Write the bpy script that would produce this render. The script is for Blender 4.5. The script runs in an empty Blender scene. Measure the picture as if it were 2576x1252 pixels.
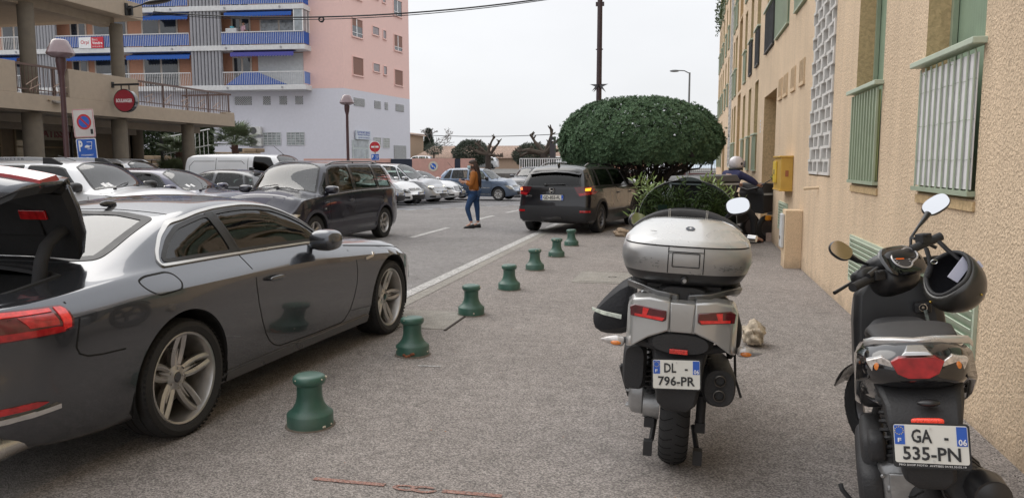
import bpy, bmesh, math, random
import numpy as np
from mathutils import Vector, Matrix, geometry
from mathutils.bvhtree import BVHTree
R=math.radians; PI=math.pi
random.seed(7); np.random.seed(7)
S=bpy.context.scene; COL=S.collection
# ---------------------------------------------------------------- camera
cd=bpy.data.cameras.new('camera'); cam=bpy.data.objects.new('camera',cd); COL.objects.link(cam)
cam.location=(0,0,1.55); cam.rotation_euler=(R(90-6.37),0,R(12.65))
cd.sensor_width=36; cd.sensor_fit='HORIZONTAL'; cd.lens=36*1935/2576; cd.clip_end=4000; cd.clip_start=.05
S.camera=cam
S.render.resolution_x=1024; S.render.resolution_y=497
# ---------------------------------------------------------------- world: bright overcast
SUN_EL,SUN_AZ=48,-62      # azimuth from +Y towards -X
W=bpy.data.worlds.new('World'); S.world=W; W.use_nodes=True
nt=W.node_tree; nt.nodes.clear()
def wn(t,**k):
    n=nt.nodes.new(t)
    for a,b in k.items(): setattr(n,a,b)
    return n
out=wn('ShaderNodeOutputWorld'); bg=wn('ShaderNodeBackground'); sky=wn('ShaderNodeTexSky')
sky.sky_type='NISHITA'; sky.sun_disc=False; sky.sun_elevation=R(SUN_EL); sky.sun_rotation=R(SUN_AZ)
sky.air_density=1.2; sky.dust_density=4
tc=wn('ShaderNodeTexCoord'); sep=wn('ShaderNodeSeparateXYZ'); nt.links.new(tc.outputs['Generated'],sep.inputs[0])
ramp=wn('ShaderNodeValToRGB'); nt.links.new(sep.outputs['Z'],ramp.inputs[0])
cr=ramp.color_ramp; cr.elements[0].position=0; cr.elements[0].color=(7.5,7.65,7.9,1)
cr.elements[1].position=1; cr.elements[1].color=(13.5,13.6,13.9,1)
e=cr.elements.new(.3); e.color=(7.9,7.95,8.15,1)
nz=wn('ShaderNodeTexNoise'); nz.inputs['Scale'].default_value=2.2; nz.inputs['Detail'].default_value=5; nz.inputs['Roughness'].default_value=.5
mp=wn('ShaderNodeMapping'); mp.inputs['Scale'].default_value=(1,1,2.5); nt.links.new(tc.outputs['Generated'],mp.inputs[0]); nt.links.new(mp.outputs[0],nz.inputs['Vector'])
mr=wn('ShaderNodeMapRange'); mr.inputs[1].default_value=.3; mr.inputs[2].default_value=.7; mr.inputs[3].default_value=.93; mr.inputs[4].default_value=1.05
nt.links.new(nz.outputs['Fac'],mr.inputs[0])
mul=wn('ShaderNodeVectorMath',operation='SCALE'); nt.links.new(ramp.outputs[0],mul.inputs[0]); nt.links.new(mr.outputs[0],mul.inputs['Scale'])
mx=wn('ShaderNodeMix',data_type='RGBA'); mx.inputs[0].default_value=.93
nt.links.new(sky.outputs[0],mx.inputs[6]); nt.links.new(mul.outputs[0],mx.inputs[7]); nt.links.new(mx.outputs[2],bg.inputs[0])
bg.inputs[1].default_value=.1; nt.links.new(bg.outputs[0],out.inputs[0])
# ---------------------------------------------------------------- sun through thin cloud
sl=bpy.data.lights.new('sun','SUN'); sl.energy=.9; sl.angle=R(50); sl.color=(1,.96,.9)
so=bpy.data.objects.new('sun',sl); COL.objects.link(so)
a=R(SUN_AZ); d=Vector((math.sin(a)*math.cos(R(SUN_EL)),math.cos(a)*math.cos(R(SUN_EL)),math.sin(R(SUN_EL))))
so.rotation_euler=(-d).to_track_quat('-Z','Y').to_euler(); so.location=(0,0,40)
vs=S.view_settings; vs.view_transform='Standard'; vs.look='None'; vs.exposure=.32; vs.gamma=1; vs.use_curve_mapping=False
S.render.engine='CYCLES'; S.cycles.max_bounces=8; S.cycles.transparent_max_bounces=12; S.cycles.glossy_bounces=4

# ================================================================ materials
M={}
def mat(name,col,rough=.6,metal=0,coat=0,var=.08,vs_=6.,bump=0,bs=60.,spec=.5,dirt=0,emis=0,coat_r=.03):
    if name in M: return M[name]
    m=bpy.data.materials.new(name); m.use_nodes=True; t=m.node_tree; n=t.nodes; l=t.links
    p=n['Principled BSDF']
    co=n.new('ShaderNodeTexCoord'); nz=n.new('ShaderNodeTexNoise'); nz.inputs['Scale'].default_value=vs_; nz.inputs['Detail'].default_value=6
    l.new(co.outputs['Object'],nz.inputs['Vector'])
    r=n.new('ShaderNodeMapRange'); r.inputs[1].default_value=.3; r.inputs[2].default_value=.7; r.inputs[3].default_value=1-var; r.inputs[4].default_value=1+var
    l.new(nz.outputs['Fac'],r.inputs[0])
    v=n.new('ShaderNodeVectorMath'); v.operation='SCALE'; v.inputs[0].default_value=col[:3]; l.new(r.outputs[0],v.inputs['Scale'])
    last=v.outputs[0]
    if dirt:
        n2=n.new('ShaderNodeTexNoise'); n2.inputs['Scale'].default_value=1.3; n2.inputs['Detail'].default_value=8; n2.inputs['Roughness'].default_value=.7
        l.new(co.outputs['Object'],n2.inputs['Vector'])
        r2=n.new('ShaderNodeMapRange'); r2.inputs[1].default_value=.48; r2.inputs[2].default_value=.72; r2.inputs[3].default_value=0; r2.inputs[4].default_value=dirt
        l.new(n2.outputs['Fac'],r2.inputs[0])
        mx=n.new('ShaderNodeMix'); mx.data_type='RGBA'; l.new(r2.outputs[0],mx.inputs[0]); l.new(last,mx.inputs[6]); mx.inputs[7].default_value=(.16,.14,.12,1)
        last=mx.outputs[2]
    l.new(last,p.inputs['Base Color'])
    p.inputs['Metallic'].default_value=metal; p.inputs['Specular IOR Level'].default_value=spec
    rr=n.new('ShaderNodeMapRange'); rr.inputs[1].default_value=.3; rr.inputs[2].default_value=.7; rr.inputs[3].default_value=max(.02,rough*.85); rr.inputs[4].default_value=min(1,rough*1.15)
    l.new(nz.outputs['Fac'],rr.inputs[0]); l.new(rr.outputs[0],p.inputs['Roughness'])
    if coat: p.inputs['Coat Weight'].default_value=coat; p.inputs['Coat Roughness'].default_value=coat_r
    if emis: p.inputs['Emission Color'].default_value=(*col[:3],1); p.inputs['Emission Strength'].default_value=emis
    if bump:
        nb=n.new('ShaderNodeTexNoise'); nb.inputs['Scale'].default_value=bs; nb.inputs['Detail'].default_value=4
        l.new(co.outputs['Object'],nb.inputs['Vector']); b=n.new('ShaderNodeBump'); b.inputs['Strength'].default_value=bump; b.inputs['Distance'].default_value=.01
        l.new(nb.outputs['Fac'],b.inputs['Height']); l.new(b.outputs[0],p.inputs['Normal'])
    M[name]=m; return m
def glass(name,tint=(.75,.85,.8),ior=1.5):
    if name in M: return M[name]
    m=bpy.data.materials.new(name); m.use_nodes=True; t=m.node_tree; n=t.nodes; l=t.links; n.clear()
    o=n.new('ShaderNodeOutputMaterial'); mx=n.new('ShaderNodeMixShader'); tr=n.new('ShaderNodeBsdfTransparent'); gl=n.new('ShaderNodeBsdfGlossy')
    fr=n.new('ShaderNodeFresnel'); fr.inputs[0].default_value=ior; tr.inputs[0].default_value=(*tint,1); gl.inputs['Roughness'].default_value=.015
    co=n.new('ShaderNodeTexCoord'); nz=n.new('ShaderNodeTexNoise'); nz.inputs['Scale'].default_value=3; l.new(co.outputs['Object'],nz.inputs['Vector'])
    r=n.new('ShaderNodeMapRange'); r.inputs[3].default_value=.01; r.inputs[4].default_value=.04; l.new(nz.outputs['Fac'],r.inputs[0]); l.new(r.outputs[0],gl.inputs['Roughness'])
    l.new(fr.outputs[0],mx.inputs[0]); l.new(tr.outputs[0],mx.inputs[1]); l.new(gl.outputs[0],mx.inputs[2]); l.new(mx.outputs[0],o.inputs[0])
    M[name]=m; return m

# ================================================================ mesh builder
class B:
    def __init__(s): s.v=[]; s.f=[]; s.mi=[]; s.m=Matrix(); s.k=0
    def add(s,vs,fs):
        o=len(s.v); m=s.m
        s.v+=[tuple(m@Vector(p)) for p in vs]; s.f+=[tuple(o+i for i in f) for f in fs]; s.mi+=[s.k]*len(fs); return s
    def box(s,c,d,rz=0,rx=0,ry=0,tap=1):
        hx,hy,hz=d[0]/2,d[1]/2,d[2]/2
        r=Matrix.Translation(c)@Matrix.Rotation(rz,4,'Z')@Matrix.Rotation(ry,4,'Y')@Matrix.Rotation(rx,4,'X')
        vs=[tuple(r@Vector((x*hx*(tap if z>0 else 1),y*hy*(tap if z>0 else 1),z*hz))) for z in(-1,1) for y in(-1,1) for x in(-1,1)]
        return s.add(vs,[(0,2,3,1),(4,5,7,6),(0,1,5,4),(2,6,7,3),(0,4,6,2),(1,3,7,5)])
    def bb(s,x0,x1,y0,y1,z0,z1): return s.box(((x0+x1)/2,(y0+y1)/2,(z0+z1)/2),(abs(x1-x0),abs(y1-y0),abs(z1-z0)))
    def tube(s,pts,r,seg=10,cap=True,closed=False,flat=1):
        pts=[Vector(p) for p in pts]; n=len(pts); rs=r if isinstance(r,(list,tuple)) else [r]*n
        vs=[]; up=None
        for i in range(n):
            t=(pts[(i+1)%n]-pts[i-1]) if closed else (pts[min(i+1,n-1)]-pts[max(i-1,0)])
            if t.length<1e-9: t=Vector((0,0,1))
            t.normalize()
            if up is None: up=Vector((0,0,1)) if abs(t.z)<.95 else Vector((1,0,0))
            a=t.cross(up); 
            if a.length<1e-6: a=t.cross(Vector((0,1,0)))
            a.normalize(); b=a.cross(t).normalized(); up=b
            for k in range(seg):
                q=2*PI*k/seg; vs.append(tuple(pts[i]+a*math.cos(q)*rs[i]+b*math.sin(q)*rs[i]*flat))
        fs=[]
        for i in range(n if closed else n-1):
            j=(i+1)%n
            for k in range(seg): fs.append((i*seg+k,j*seg+k,j*seg+(k+1)%seg,i*seg+(k+1)%seg))
        if cap and not closed: fs.append(tuple(range(seg))); fs.append(tuple((n-1)*seg+k for k in reversed(range(seg))))
        return s.add(vs,fs)
    def cyl(s,a,b,r0,r1=None,seg=16): return s.tube([a,b],[r0,r0 if r1 is None else r1],seg)
    def lathe(s,prof,seg=24,m=None,cap=False):
        vs=[];fs=[];n=len(prof)
        for (r,z) in prof:
            for k in range(seg):
                q=2*PI*k/seg; vs.append((r*math.cos(q),r*math.sin(q),z))
        for i in range(n-1):
            for k in range(seg): fs.append((i*seg+k,i*seg+(k+1)%seg,(i+1)*seg+(k+1)%seg,(i+1)*seg+k))
        if cap: fs.append(tuple(reversed(range(seg)))); fs.append(tuple((n-1)*seg+k for k in range(seg)))
        if m is not None: vs=[tuple(m@Vector(p)) for p in vs]
        return s.add(vs,fs)
    def prism(s,poly,a,b,ax='y'):
        # poly in the plane across axis ax: x->(y,z) y->(x,z) z->(x,y)
        def P(u,v,w): return {'x':(w,u,v),'y':(u,w,v),'z':(u,v,w)}[ax]
        n=len(poly); vs=[P(u,v,a) for u,v in poly]+[P(u,v,b) for u,v in poly]
        fs=[tuple(range(n)),tuple(reversed(range(n,2*n)))]+[(i,i+n,(i+1)%n+n,(i+1)%n) for i in range(n)]
        return s.add(vs,fs)
    def loft(s,rings,closed=True,cap=True):
        n=len(rings[0]); vs=[p for r in rings for p in r]; fs=[]
        for i in range(len(rings)-1):
            for k in range(n if closed else n-1): fs.append((i*n+k,i*n+(k+1)%n,(i+1)*n+(k+1)%n,(i+1)*n+k))
        if cap and closed: fs.append(tuple(reversed(range(n)))); fs.append(tuple((len(rings)-1)*n+k for k in range(n)))
        return s.add(vs,fs)
    def ell(s,c,r,p=2.,q=2.,nu=20,nv=12,m=None):
        def sg(a,e): return math.copysign(abs(a)**(2/e),a)
        rings=[]
        for i in range(nv+1):
            t=-PI/2+PI*i/nv; t=max(-PI/2+.01,min(PI/2-.01,t))
            cz,sz=sg(math.cos(t),q),sg(math.sin(t),q)
            rings.append([(c[0]+r[0]*cz*sg(math.cos(2*PI*k/nu),p),c[1]+r[1]*cz*sg(math.sin(2*PI*k/nu),p),c[2]+r[2]*sz) for k in range(nu)])
        if m is not None: rings=[[tuple(m@Vector(x)) for x in r_] for r_ in rings]
        return s.loft(rings)
    def obj(s,name,mt,parent=None,smooth=35,bevel=0,sub=0,shift=None,label=None,cat=None,group=None,kind=None,loc=None,solid=0,rot=None,recalc=True):
        me=bpy.data.meshes.new(name)
        v=s.v if shift is None else [(a+shift[0],b+shift[1],c+shift[2]) for a,b,c in s.v]
        me.from_pydata(v,[],s.f)
        mts=mt if isinstance(mt,(list,tuple)) else [mt]
        for q in mts: me.materials.append(q)
        if len(mts)>1: me.polygons.foreach_set('material_index',s.mi)
        if recalc:
            bm=bmesh.new(); bm.from_mesh(me); bmesh.ops.recalc_face_normals(bm,faces=bm.faces); bm.to_mesh(me); bm.free()
        return link(name,me,parent,smooth,bevel,sub,label,cat,group,kind,loc,solid,rot)
def link(name,me,parent=None,smooth=35,bevel=0,sub=0,label=None,cat=None,group=None,kind=None,loc=None,solid=0,rot=None):
    if smooth:
        me.shade_smooth()
        if smooth<180: me.set_sharp_from_angle(angle=R(smooth))
    o=bpy.data.objects.new(name,me); COL.objects.link(o)
    if parent is not None: o.parent=parent
    if solid: md=o.modifiers.new('s','SOLIDIFY'); md.thickness=solid; md.offset=0
    if bevel: md=o.modifiers.new('b','BEVEL'); md.width=bevel; md.segments=2; md.limit_method='ANGLE'; md.angle_limit=R(40)
    if sub: md=o.modifiers.new('u','SUBSURF'); md.levels=sub; md.render_levels=sub
    if loc: o.location=loc
    if rot: o.rotation_euler=rot
    tag(o,label,cat,group,kind); return o
def tag(o,label=None,cat=None,group=None,kind=None):
    if label: o['label']=label
    if cat: o['category']=cat
    if group: o['group']=group
    if kind: o['kind']=kind
    return o
def thing(name,label,cat,loc=(0,0,0),rz=0,group=None,ry=0,rx=0,sc=1):
    o=bpy.data.objects.new(name,None); COL.objects.link(o); o.location=loc; o.rotation_euler=(rx,ry,rz); o.scale=(sc,sc,sc); o.empty_display_size=.2
    return tag(o,label,cat,group)
def kids(o): return [c for c in bpy.data.objects if c.parent==o]
def copy_tree(o,parent=None):
    c=o.copy(); COL.objects.link(c); c.parent=parent
    for ch in kids(o): copy_tree(ch,c)
    return c
def text(name,body,w,h,mt,parent,m,depth=.002,label=None,bold=0,space=1):
    cu=bpy.data.curves.new(name,'FONT'); cu.body=body; cu.align_x='CENTER'; cu.align_y='CENTER'; cu.extrude=.02; cu.offset=bold; cu.resolution_u=2; cu.space_character=space
    t=bpy.data.objects.new('t',cu); me=bpy.data.meshes.new_from_object(t); bpy.data.objects.remove(t); bpy.data.curves.remove(cu)
    co=np.array([v.co for v in me.vertices]); lo=co.min(0); hi=co.max(0); c=(lo+hi)/2; s=hi-lo
    for v in me.vertices:
        v.co=m@Vector(((v.co.x-c[0])*w/s[0],(v.co.y-c[1])*h/s[1],(v.co.z)*depth/.04))
    me.name=name; me.materials.append(mt)
    return link(name,me,parent,0,label=label)
def face_m(loc,rz=0,rx=PI/2,ry=0):
    # text plane: default facing -Y, x to the right; rz turns it about Z
    return Matrix.Translation(loc)@Matrix.Rotation(rz,4,'Z')@Matrix.Rotation(ry,4,'Y')@Matrix.Rotation(rx,4,'X')
def pchip(P):
    P=np.array(P,float); x,y=P[:,0],P[:,1]; h=np.diff(x); dl=np.diff(y)/h; n=len(x); m=np.zeros(n)
    for i in range(1,n-1):
        if dl[i-1]*dl[i]>0:
            w1=2*h[i]+h[i-1]; w2=h[i]+2*h[i-1]; m[i]=(w1+w2)/(w1/dl[i-1]+w2/dl[i])
    m[0]=dl[0]; m[-1]=dl[-1]
    def f(t):
        t=np.clip(t,x[0],x[-1]); i=int(np.clip(np.searchsorted(x,t)-1,0,n-2)); s=(t-x[i])/h[i]
        return float((1+2*s)*(1-s)**2*y[i]+s*(1-s)**2*h[i]*m[i]+s*s*(3-2*s)*y[i+1]+s*s*(s-1)*h[i]*m[i+1])
    return f
def sst(t): t=min(1,max(0,t)); return t*t*(3-2*t)
def inpoly(x,y,P):
    c=False; n=len(P); j=n-1
    for i in range(n):
        if (P[i][1]>y)!=(P[j][1]>y) and x<(P[j][0]-P[i][0])*(y-P[i][1])/(P[j][1]-P[i][1])+P[i][0]: c=not c
        j=i
    return c
def nearpoly(x,y,P):
    best=(1e9,x,y); n=len(P)
    for i in range(n):
        ax,ay=P[i]; bx,by=P[(i+1)%n]; dx,dy=bx-ax,by-ay; L=dx*dx+dy*dy
        t=0 if L==0 else max(0,min(1,((x-ax)*dx+(y-ay)*dy)/L)); qx,qy=ax+t*dx,ay+t*dy; d=math.hypot(x-qx,y-qy)
        if d<best[0]: best=(d,qx,qy)
    return best
def rnd(poly,r,n=4):
    # round the corners of a polygon
    out=[]; N=len(poly)
    for i in range(N):
        p=Vector(poly[i]); a=Vector(poly[i-1])-p; b=Vector(poly[(i+1)%N])-p; q=min(r,a.length*.45,b.length*.45)
        A=p+a.normalized()*q; C=p+b.normalized()*q
        for k in range(n+1):
            t=k/n; v=A*(1-t)**2+p*2*t*(1-t)+C*t*t; out.append((v.x,v.y))
    return out
def rect(x0,x1,y0,y1): return [(x0,y0),(x1,y0),(x1,y1),(x0,y1)]
# ================================================================ shared materials
blk=mat('black_plastic',(.018,.018,.02),.5,var=.15,bump=.15,bs=300)
blkg=mat('gloss_black',(.008,.008,.01),.12,coat=1)
rubber=mat('tyre_rubber',(.022,.022,.023),.75,var=.2,bump=.3,bs=150,vs_=12)
seal=mat('window_seal',(.012,.012,.013),.4)
innr=mat('cabin_dark',(.02,.02,.022),.8)
seatm=mat('seat_cloth',(.05,.05,.055),.9,bump=.3,bs=200)
chrome=mat('chrome_trim',(.75,.74,.72),.16,metal=1)
chrome2=mat('satin_trim',(.62,.60,.57),.28,metal=1)
alloy=mat('wheel_alloy',(.50,.49,.48),.32,metal=.85,coat=.4,var=.12,vs_=9,dirt=.35)
alloyd=mat('wheel_alloy_dark',(.16,.16,.17),.35,metal=.7,coat=.4,dirt=.3)
steel=mat('brake_steel',(.25,.23,.21),.45,metal=.8)
wellm=mat('wheel_well_dark',(.01,.01,.01),.95)
lampc=mat('lamp_clear',(.55,.57,.58),.12,metal=.6,coat=1,var=.5,vs_=25)
lampd=mat('lamp_dark_inner',(.06,.065,.07),.15,metal=.3,coat=1,var=.6,vs_=25)
lampr=mat('lamp_red',(.42,.012,.015),.18,coat=1,var=.35,vs_=30)
lamprd=mat('lamp_red_dark',(.10,.006,.01),.15,coat=1,var=.3,vs_=30)
lampo=mat('lamp_orange',(.75,.22,.03),.2,coat=1,var=.3,vs_=60)
glc=glass('car_glass',(.62,.72,.68)); glt=glass('car_glass_tinted',(.10,.115,.11)); glw=glass('windscreen_glass',(.5,.58,.57),2.1)
platew=mat('plate_white',(.74,.73,.68),.35,var=.04)
plateb=mat('plate_blue',(.02,.10,.48),.35)
platek=mat('plate_ink',(.02,.02,.022),.4)
whitep=mat('white_marking',(.8,.8,.8),.5)
def paint(name,col,metal=.55,rough=.38,dirt=.05):
    return mat(name,col,rough,metal=metal,coat=1,var=.03,vs_=3,dirt=dirt)
def plate(parent,m,w,h,rows,two=False,dealer=None,name='licence_plate'):
    # m: plane matrix, x right, y up, z towards the viewer
    b=B(); b.m=m; b.prism([(x,y) for x,y in rnd(rect(-w/2-.006,w/2+.006,-h/2-.006,h/2+.006),.012)],-.006,0,'z')
    p=b.obj(name,blk,parent,0)
    b=B(); b.m=m; b.prism(rnd(rect(-w/2,w/2,-h/2+(h*.075 if dealer else 0),h/2),.008),0,.002,'z'); b.obj('plate_face',platew,p,0)
    bw=w*.088 if not two else w*.15; bh=h if not two else h*.5; y0=h/2-bh
    b=B(); b.m=m; b.bb(-w/2+.002,-w/2+bw,y0+.002,h/2-.003,.002,.0035); b.bb(w/2-bw,w/2-.002,y0+.002,h/2-.003,.002,.0035); b.obj('plate_band',plateb,p,0)
    Z=Matrix.Translation((0,0,.0036))
    def T(s,cx,cy,tw,th,mm=platek,bold=.02): return text('lettering',s,tw,th,mm,p,m@Matrix.Translation((cx,cy,.0042)),.0015,bold=bold)
    if two:
        T(rows[0],-.01*w,h*.23,w*.50,h*.33); T(rows[1],.0,-h*(.23 if not dealer else .19),w*.78,h*.33)
        T('F',-w/2+bw/2,y0+h*.12,w*.05,h*.1,whitep); T('06',w/2-bw/2,y0+h*.11,w*.11,h*.15,whitep)
        b=B(); b.m=m
        for k in range(12): b.box((-w/2+bw/2+.022*w/.21*.8*math.cos(k*PI/6)*.7,h/2-h*.15+.012*math.sin(k*PI/6),.004),(.0025,.0025,.001))
        b.obj('star_ring',mat('plate_yellow',(.8,.6,.05),.5),p,0)
        if dealer: T(dealer,0,-h/2+h*.025,w*.9,h*.045,whitep,0)
        b=B(); b.m=m
        for q in ((.0,h*.42),(.03*w,-h*.36)): b.cyl((q[0],q[1],.002),(q[0],q[1],.007),.004,.003,8)
        b.obj('rivet',chrome2,p)
    else:
        T(rows[0],0,0,w*.74,h*.66)
        T('F',-w/2+bw/2,-h*.28,bw*.45,h*.2,whitep,0); T('06',w/2-bw/2,-h*.28,bw*.7,h*.2,whitep,0)
    return p
WC={}
def wheel_meshes(r,w,st):
    key=(r,w,st)
    if key in WC: return WC[key]
    ax=Matrix.Rotation(-PI/2,4,'X')  # z -> y
    rr=r*{'a5':.775,'jazz':.70}.get(st,.66); h=w/2
    t=B(); t.m=ax
    t.lathe([(rr-.004,-h*.8),(rr+.006,-h*.93),(rr+(r-rr)*.45,-h*1.02),(r*.95,-h*.95),(r*.985,-h*.84),(r*.997,-h*.7),(r,-h*.5),(r-.008,-h*.48),(r-.008,-h*.42),(r,-h*.40),(r,-h*.1),(r-.008,-h*.08),(r-.008,h*.0),(r,h*.02),(r,h*.4),(r-.008,h*.42),(r-.008,h*.48),(r,h*.5),(r*.997,h*.7),(r*.985,h*.84),(r*.95,h*.95),(rr+(r-rr)*.45,h*1.02),(rr+.006,h*.93),(rr-.004,h*.8)],48)
    # tread blocks on the shoulders
    n=64
    for k in range(n):
        q=2*PI*k/n
        for sy in (-1,1):
            c=(math.cos(q)*(r*.977),math.sin(q)*(r*.977),sy*h*.86)
            t.box(c,(.0012,2*PI*r/n*.55,h*.26),rz=q,ry=0)
    tm=t.obj('tyre',rubber,None,30); 
    b=B(); b.m=ax
    b.lathe([(rr+.004,h*.86),(rr-.004,h*.90),(rr-.014,h*.86),(rr-.022,h*.7),(rr-.03,h*.3),(rr-.045,-h*.2),(rr-.05,-h*.8)],48)
    b.lathe([(.0,h*.46),(.028,h*.46),(.034,h*.42),(.07,h*.36),(.075,-h*.1)],24)
    def spoke(a0,a1,w0,w1,y0,y1,th=.03,r0=.05,r1=None):
        r1=r1 or rr-.012; rings=[]
        for i in range(6):
            t_=i/5; a=a0+(a1-a0)*t_; rad=r0+(r1-r0)*t_; ww=(w0+(w1-w0)*t_)/2; y=(y0+(y1-y0)*t_)-.004*math.sin(PI*t_)
            ca,sa=math.cos(a),math.sin(a)
            def P(o,yy): return (ca*rad-sa*o,sa*rad+ca*o,yy)
            rings.append([P(-ww,y-th),P(-ww,y-.008),P(-ww*.2,y+.004),P(ww*.2,y+.004),P(ww,y-.008),P(ww,y-th)])
        b.loft(rings)
    if st=='a5':
        for k in range(5):
            a=2*PI*k/5+.3
            spoke(a-.34,a-.075,.030,.042,h*.40,h*.74,.035,.07); spoke(a+.34,a+.075,.030,.042,h*.40,h*.74,.035,.07)
            spoke(a,a,.05,.012,h*.36,h*.45,.03,.05,rr*.62)
    elif st=='cap9':
        for k in range(9): spoke(2*PI*k/9,2*PI*k/9,.03,.075,h*.45,h*.62,.02)
    elif st=='seven':
        for k in range(6): spoke(2*PI*k/6,2*PI*k/6,.05,.075,h*.45,h*.6,.04)
    elif st=='jazz':
        for k in range(5):
            a=2*PI*k/5; spoke(a-.16,a-.2,.03,.035,h*.42,h*.66,.03); spoke(a+.16,a+.2,.03,.035,h*.42,h*.66,.03)
    else:
        for k in range(5): spoke(2*PI*k/5,2*PI*k/5,.055,.07,h*.45,h*.62,.04)
    for k in range(5):
        q=2*PI*k/5+.1; b.cyl((.05*math.cos(q),.05*math.sin(q),h*.36),(.05*math.cos(q),.05*math.sin(q),h*.44),.009,.008,8)
    rm=b.obj('wheel',alloyd if st=='jazz' else alloy,None,30)
    d=B(); d.m=ax; d.lathe([(0,-h*.1),(rr*.62,-h*.1),(rr*.62,-h*.22),(0,-h*.22)],32); dm=d.obj('brake_disc',steel,None,30)
    k=B(); k.m=ax; k.lathe([(0,-h*.45),(rr-.03,-h*.45),(rr-.03,-h*.5),(0,-h*.5)],24); km=k.obj('back_plate',wellm,None,30)
    c=B(); c.m=ax; c.lathe([(0,h*.49),(.024,h*.485),(.03,h*.45)],20); cm=c.obj('hub_cap',blkg,None,30)
    res=[o.data for o in (rm,tm,dm,km,cm)]
    for o in (rm,tm,dm,km,cm): bpy.data.objects.remove(o)
    WC[key]=res; return res
def wheel(parent,x,y,r,w,st,steer=0,spin=0):
    ms=wheel_meshes(r,w,st)
    o=bpy.data.objects.new('wheel',ms[0]); COL.objects.link(o); o.parent=parent; o.location=(x,y,r)
    o.rotation_mode='YXZ'
    o.rotation_euler=(0,spin,(0 if y>0 else PI)+steer)
    for n,me in zip(('tyre','brake_disc','back_plate','hub_cap'),ms[1:]):
        c=bpy.data.objects.new(n,me); COL.objects.link(c); c.parent=o
    return o
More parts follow.
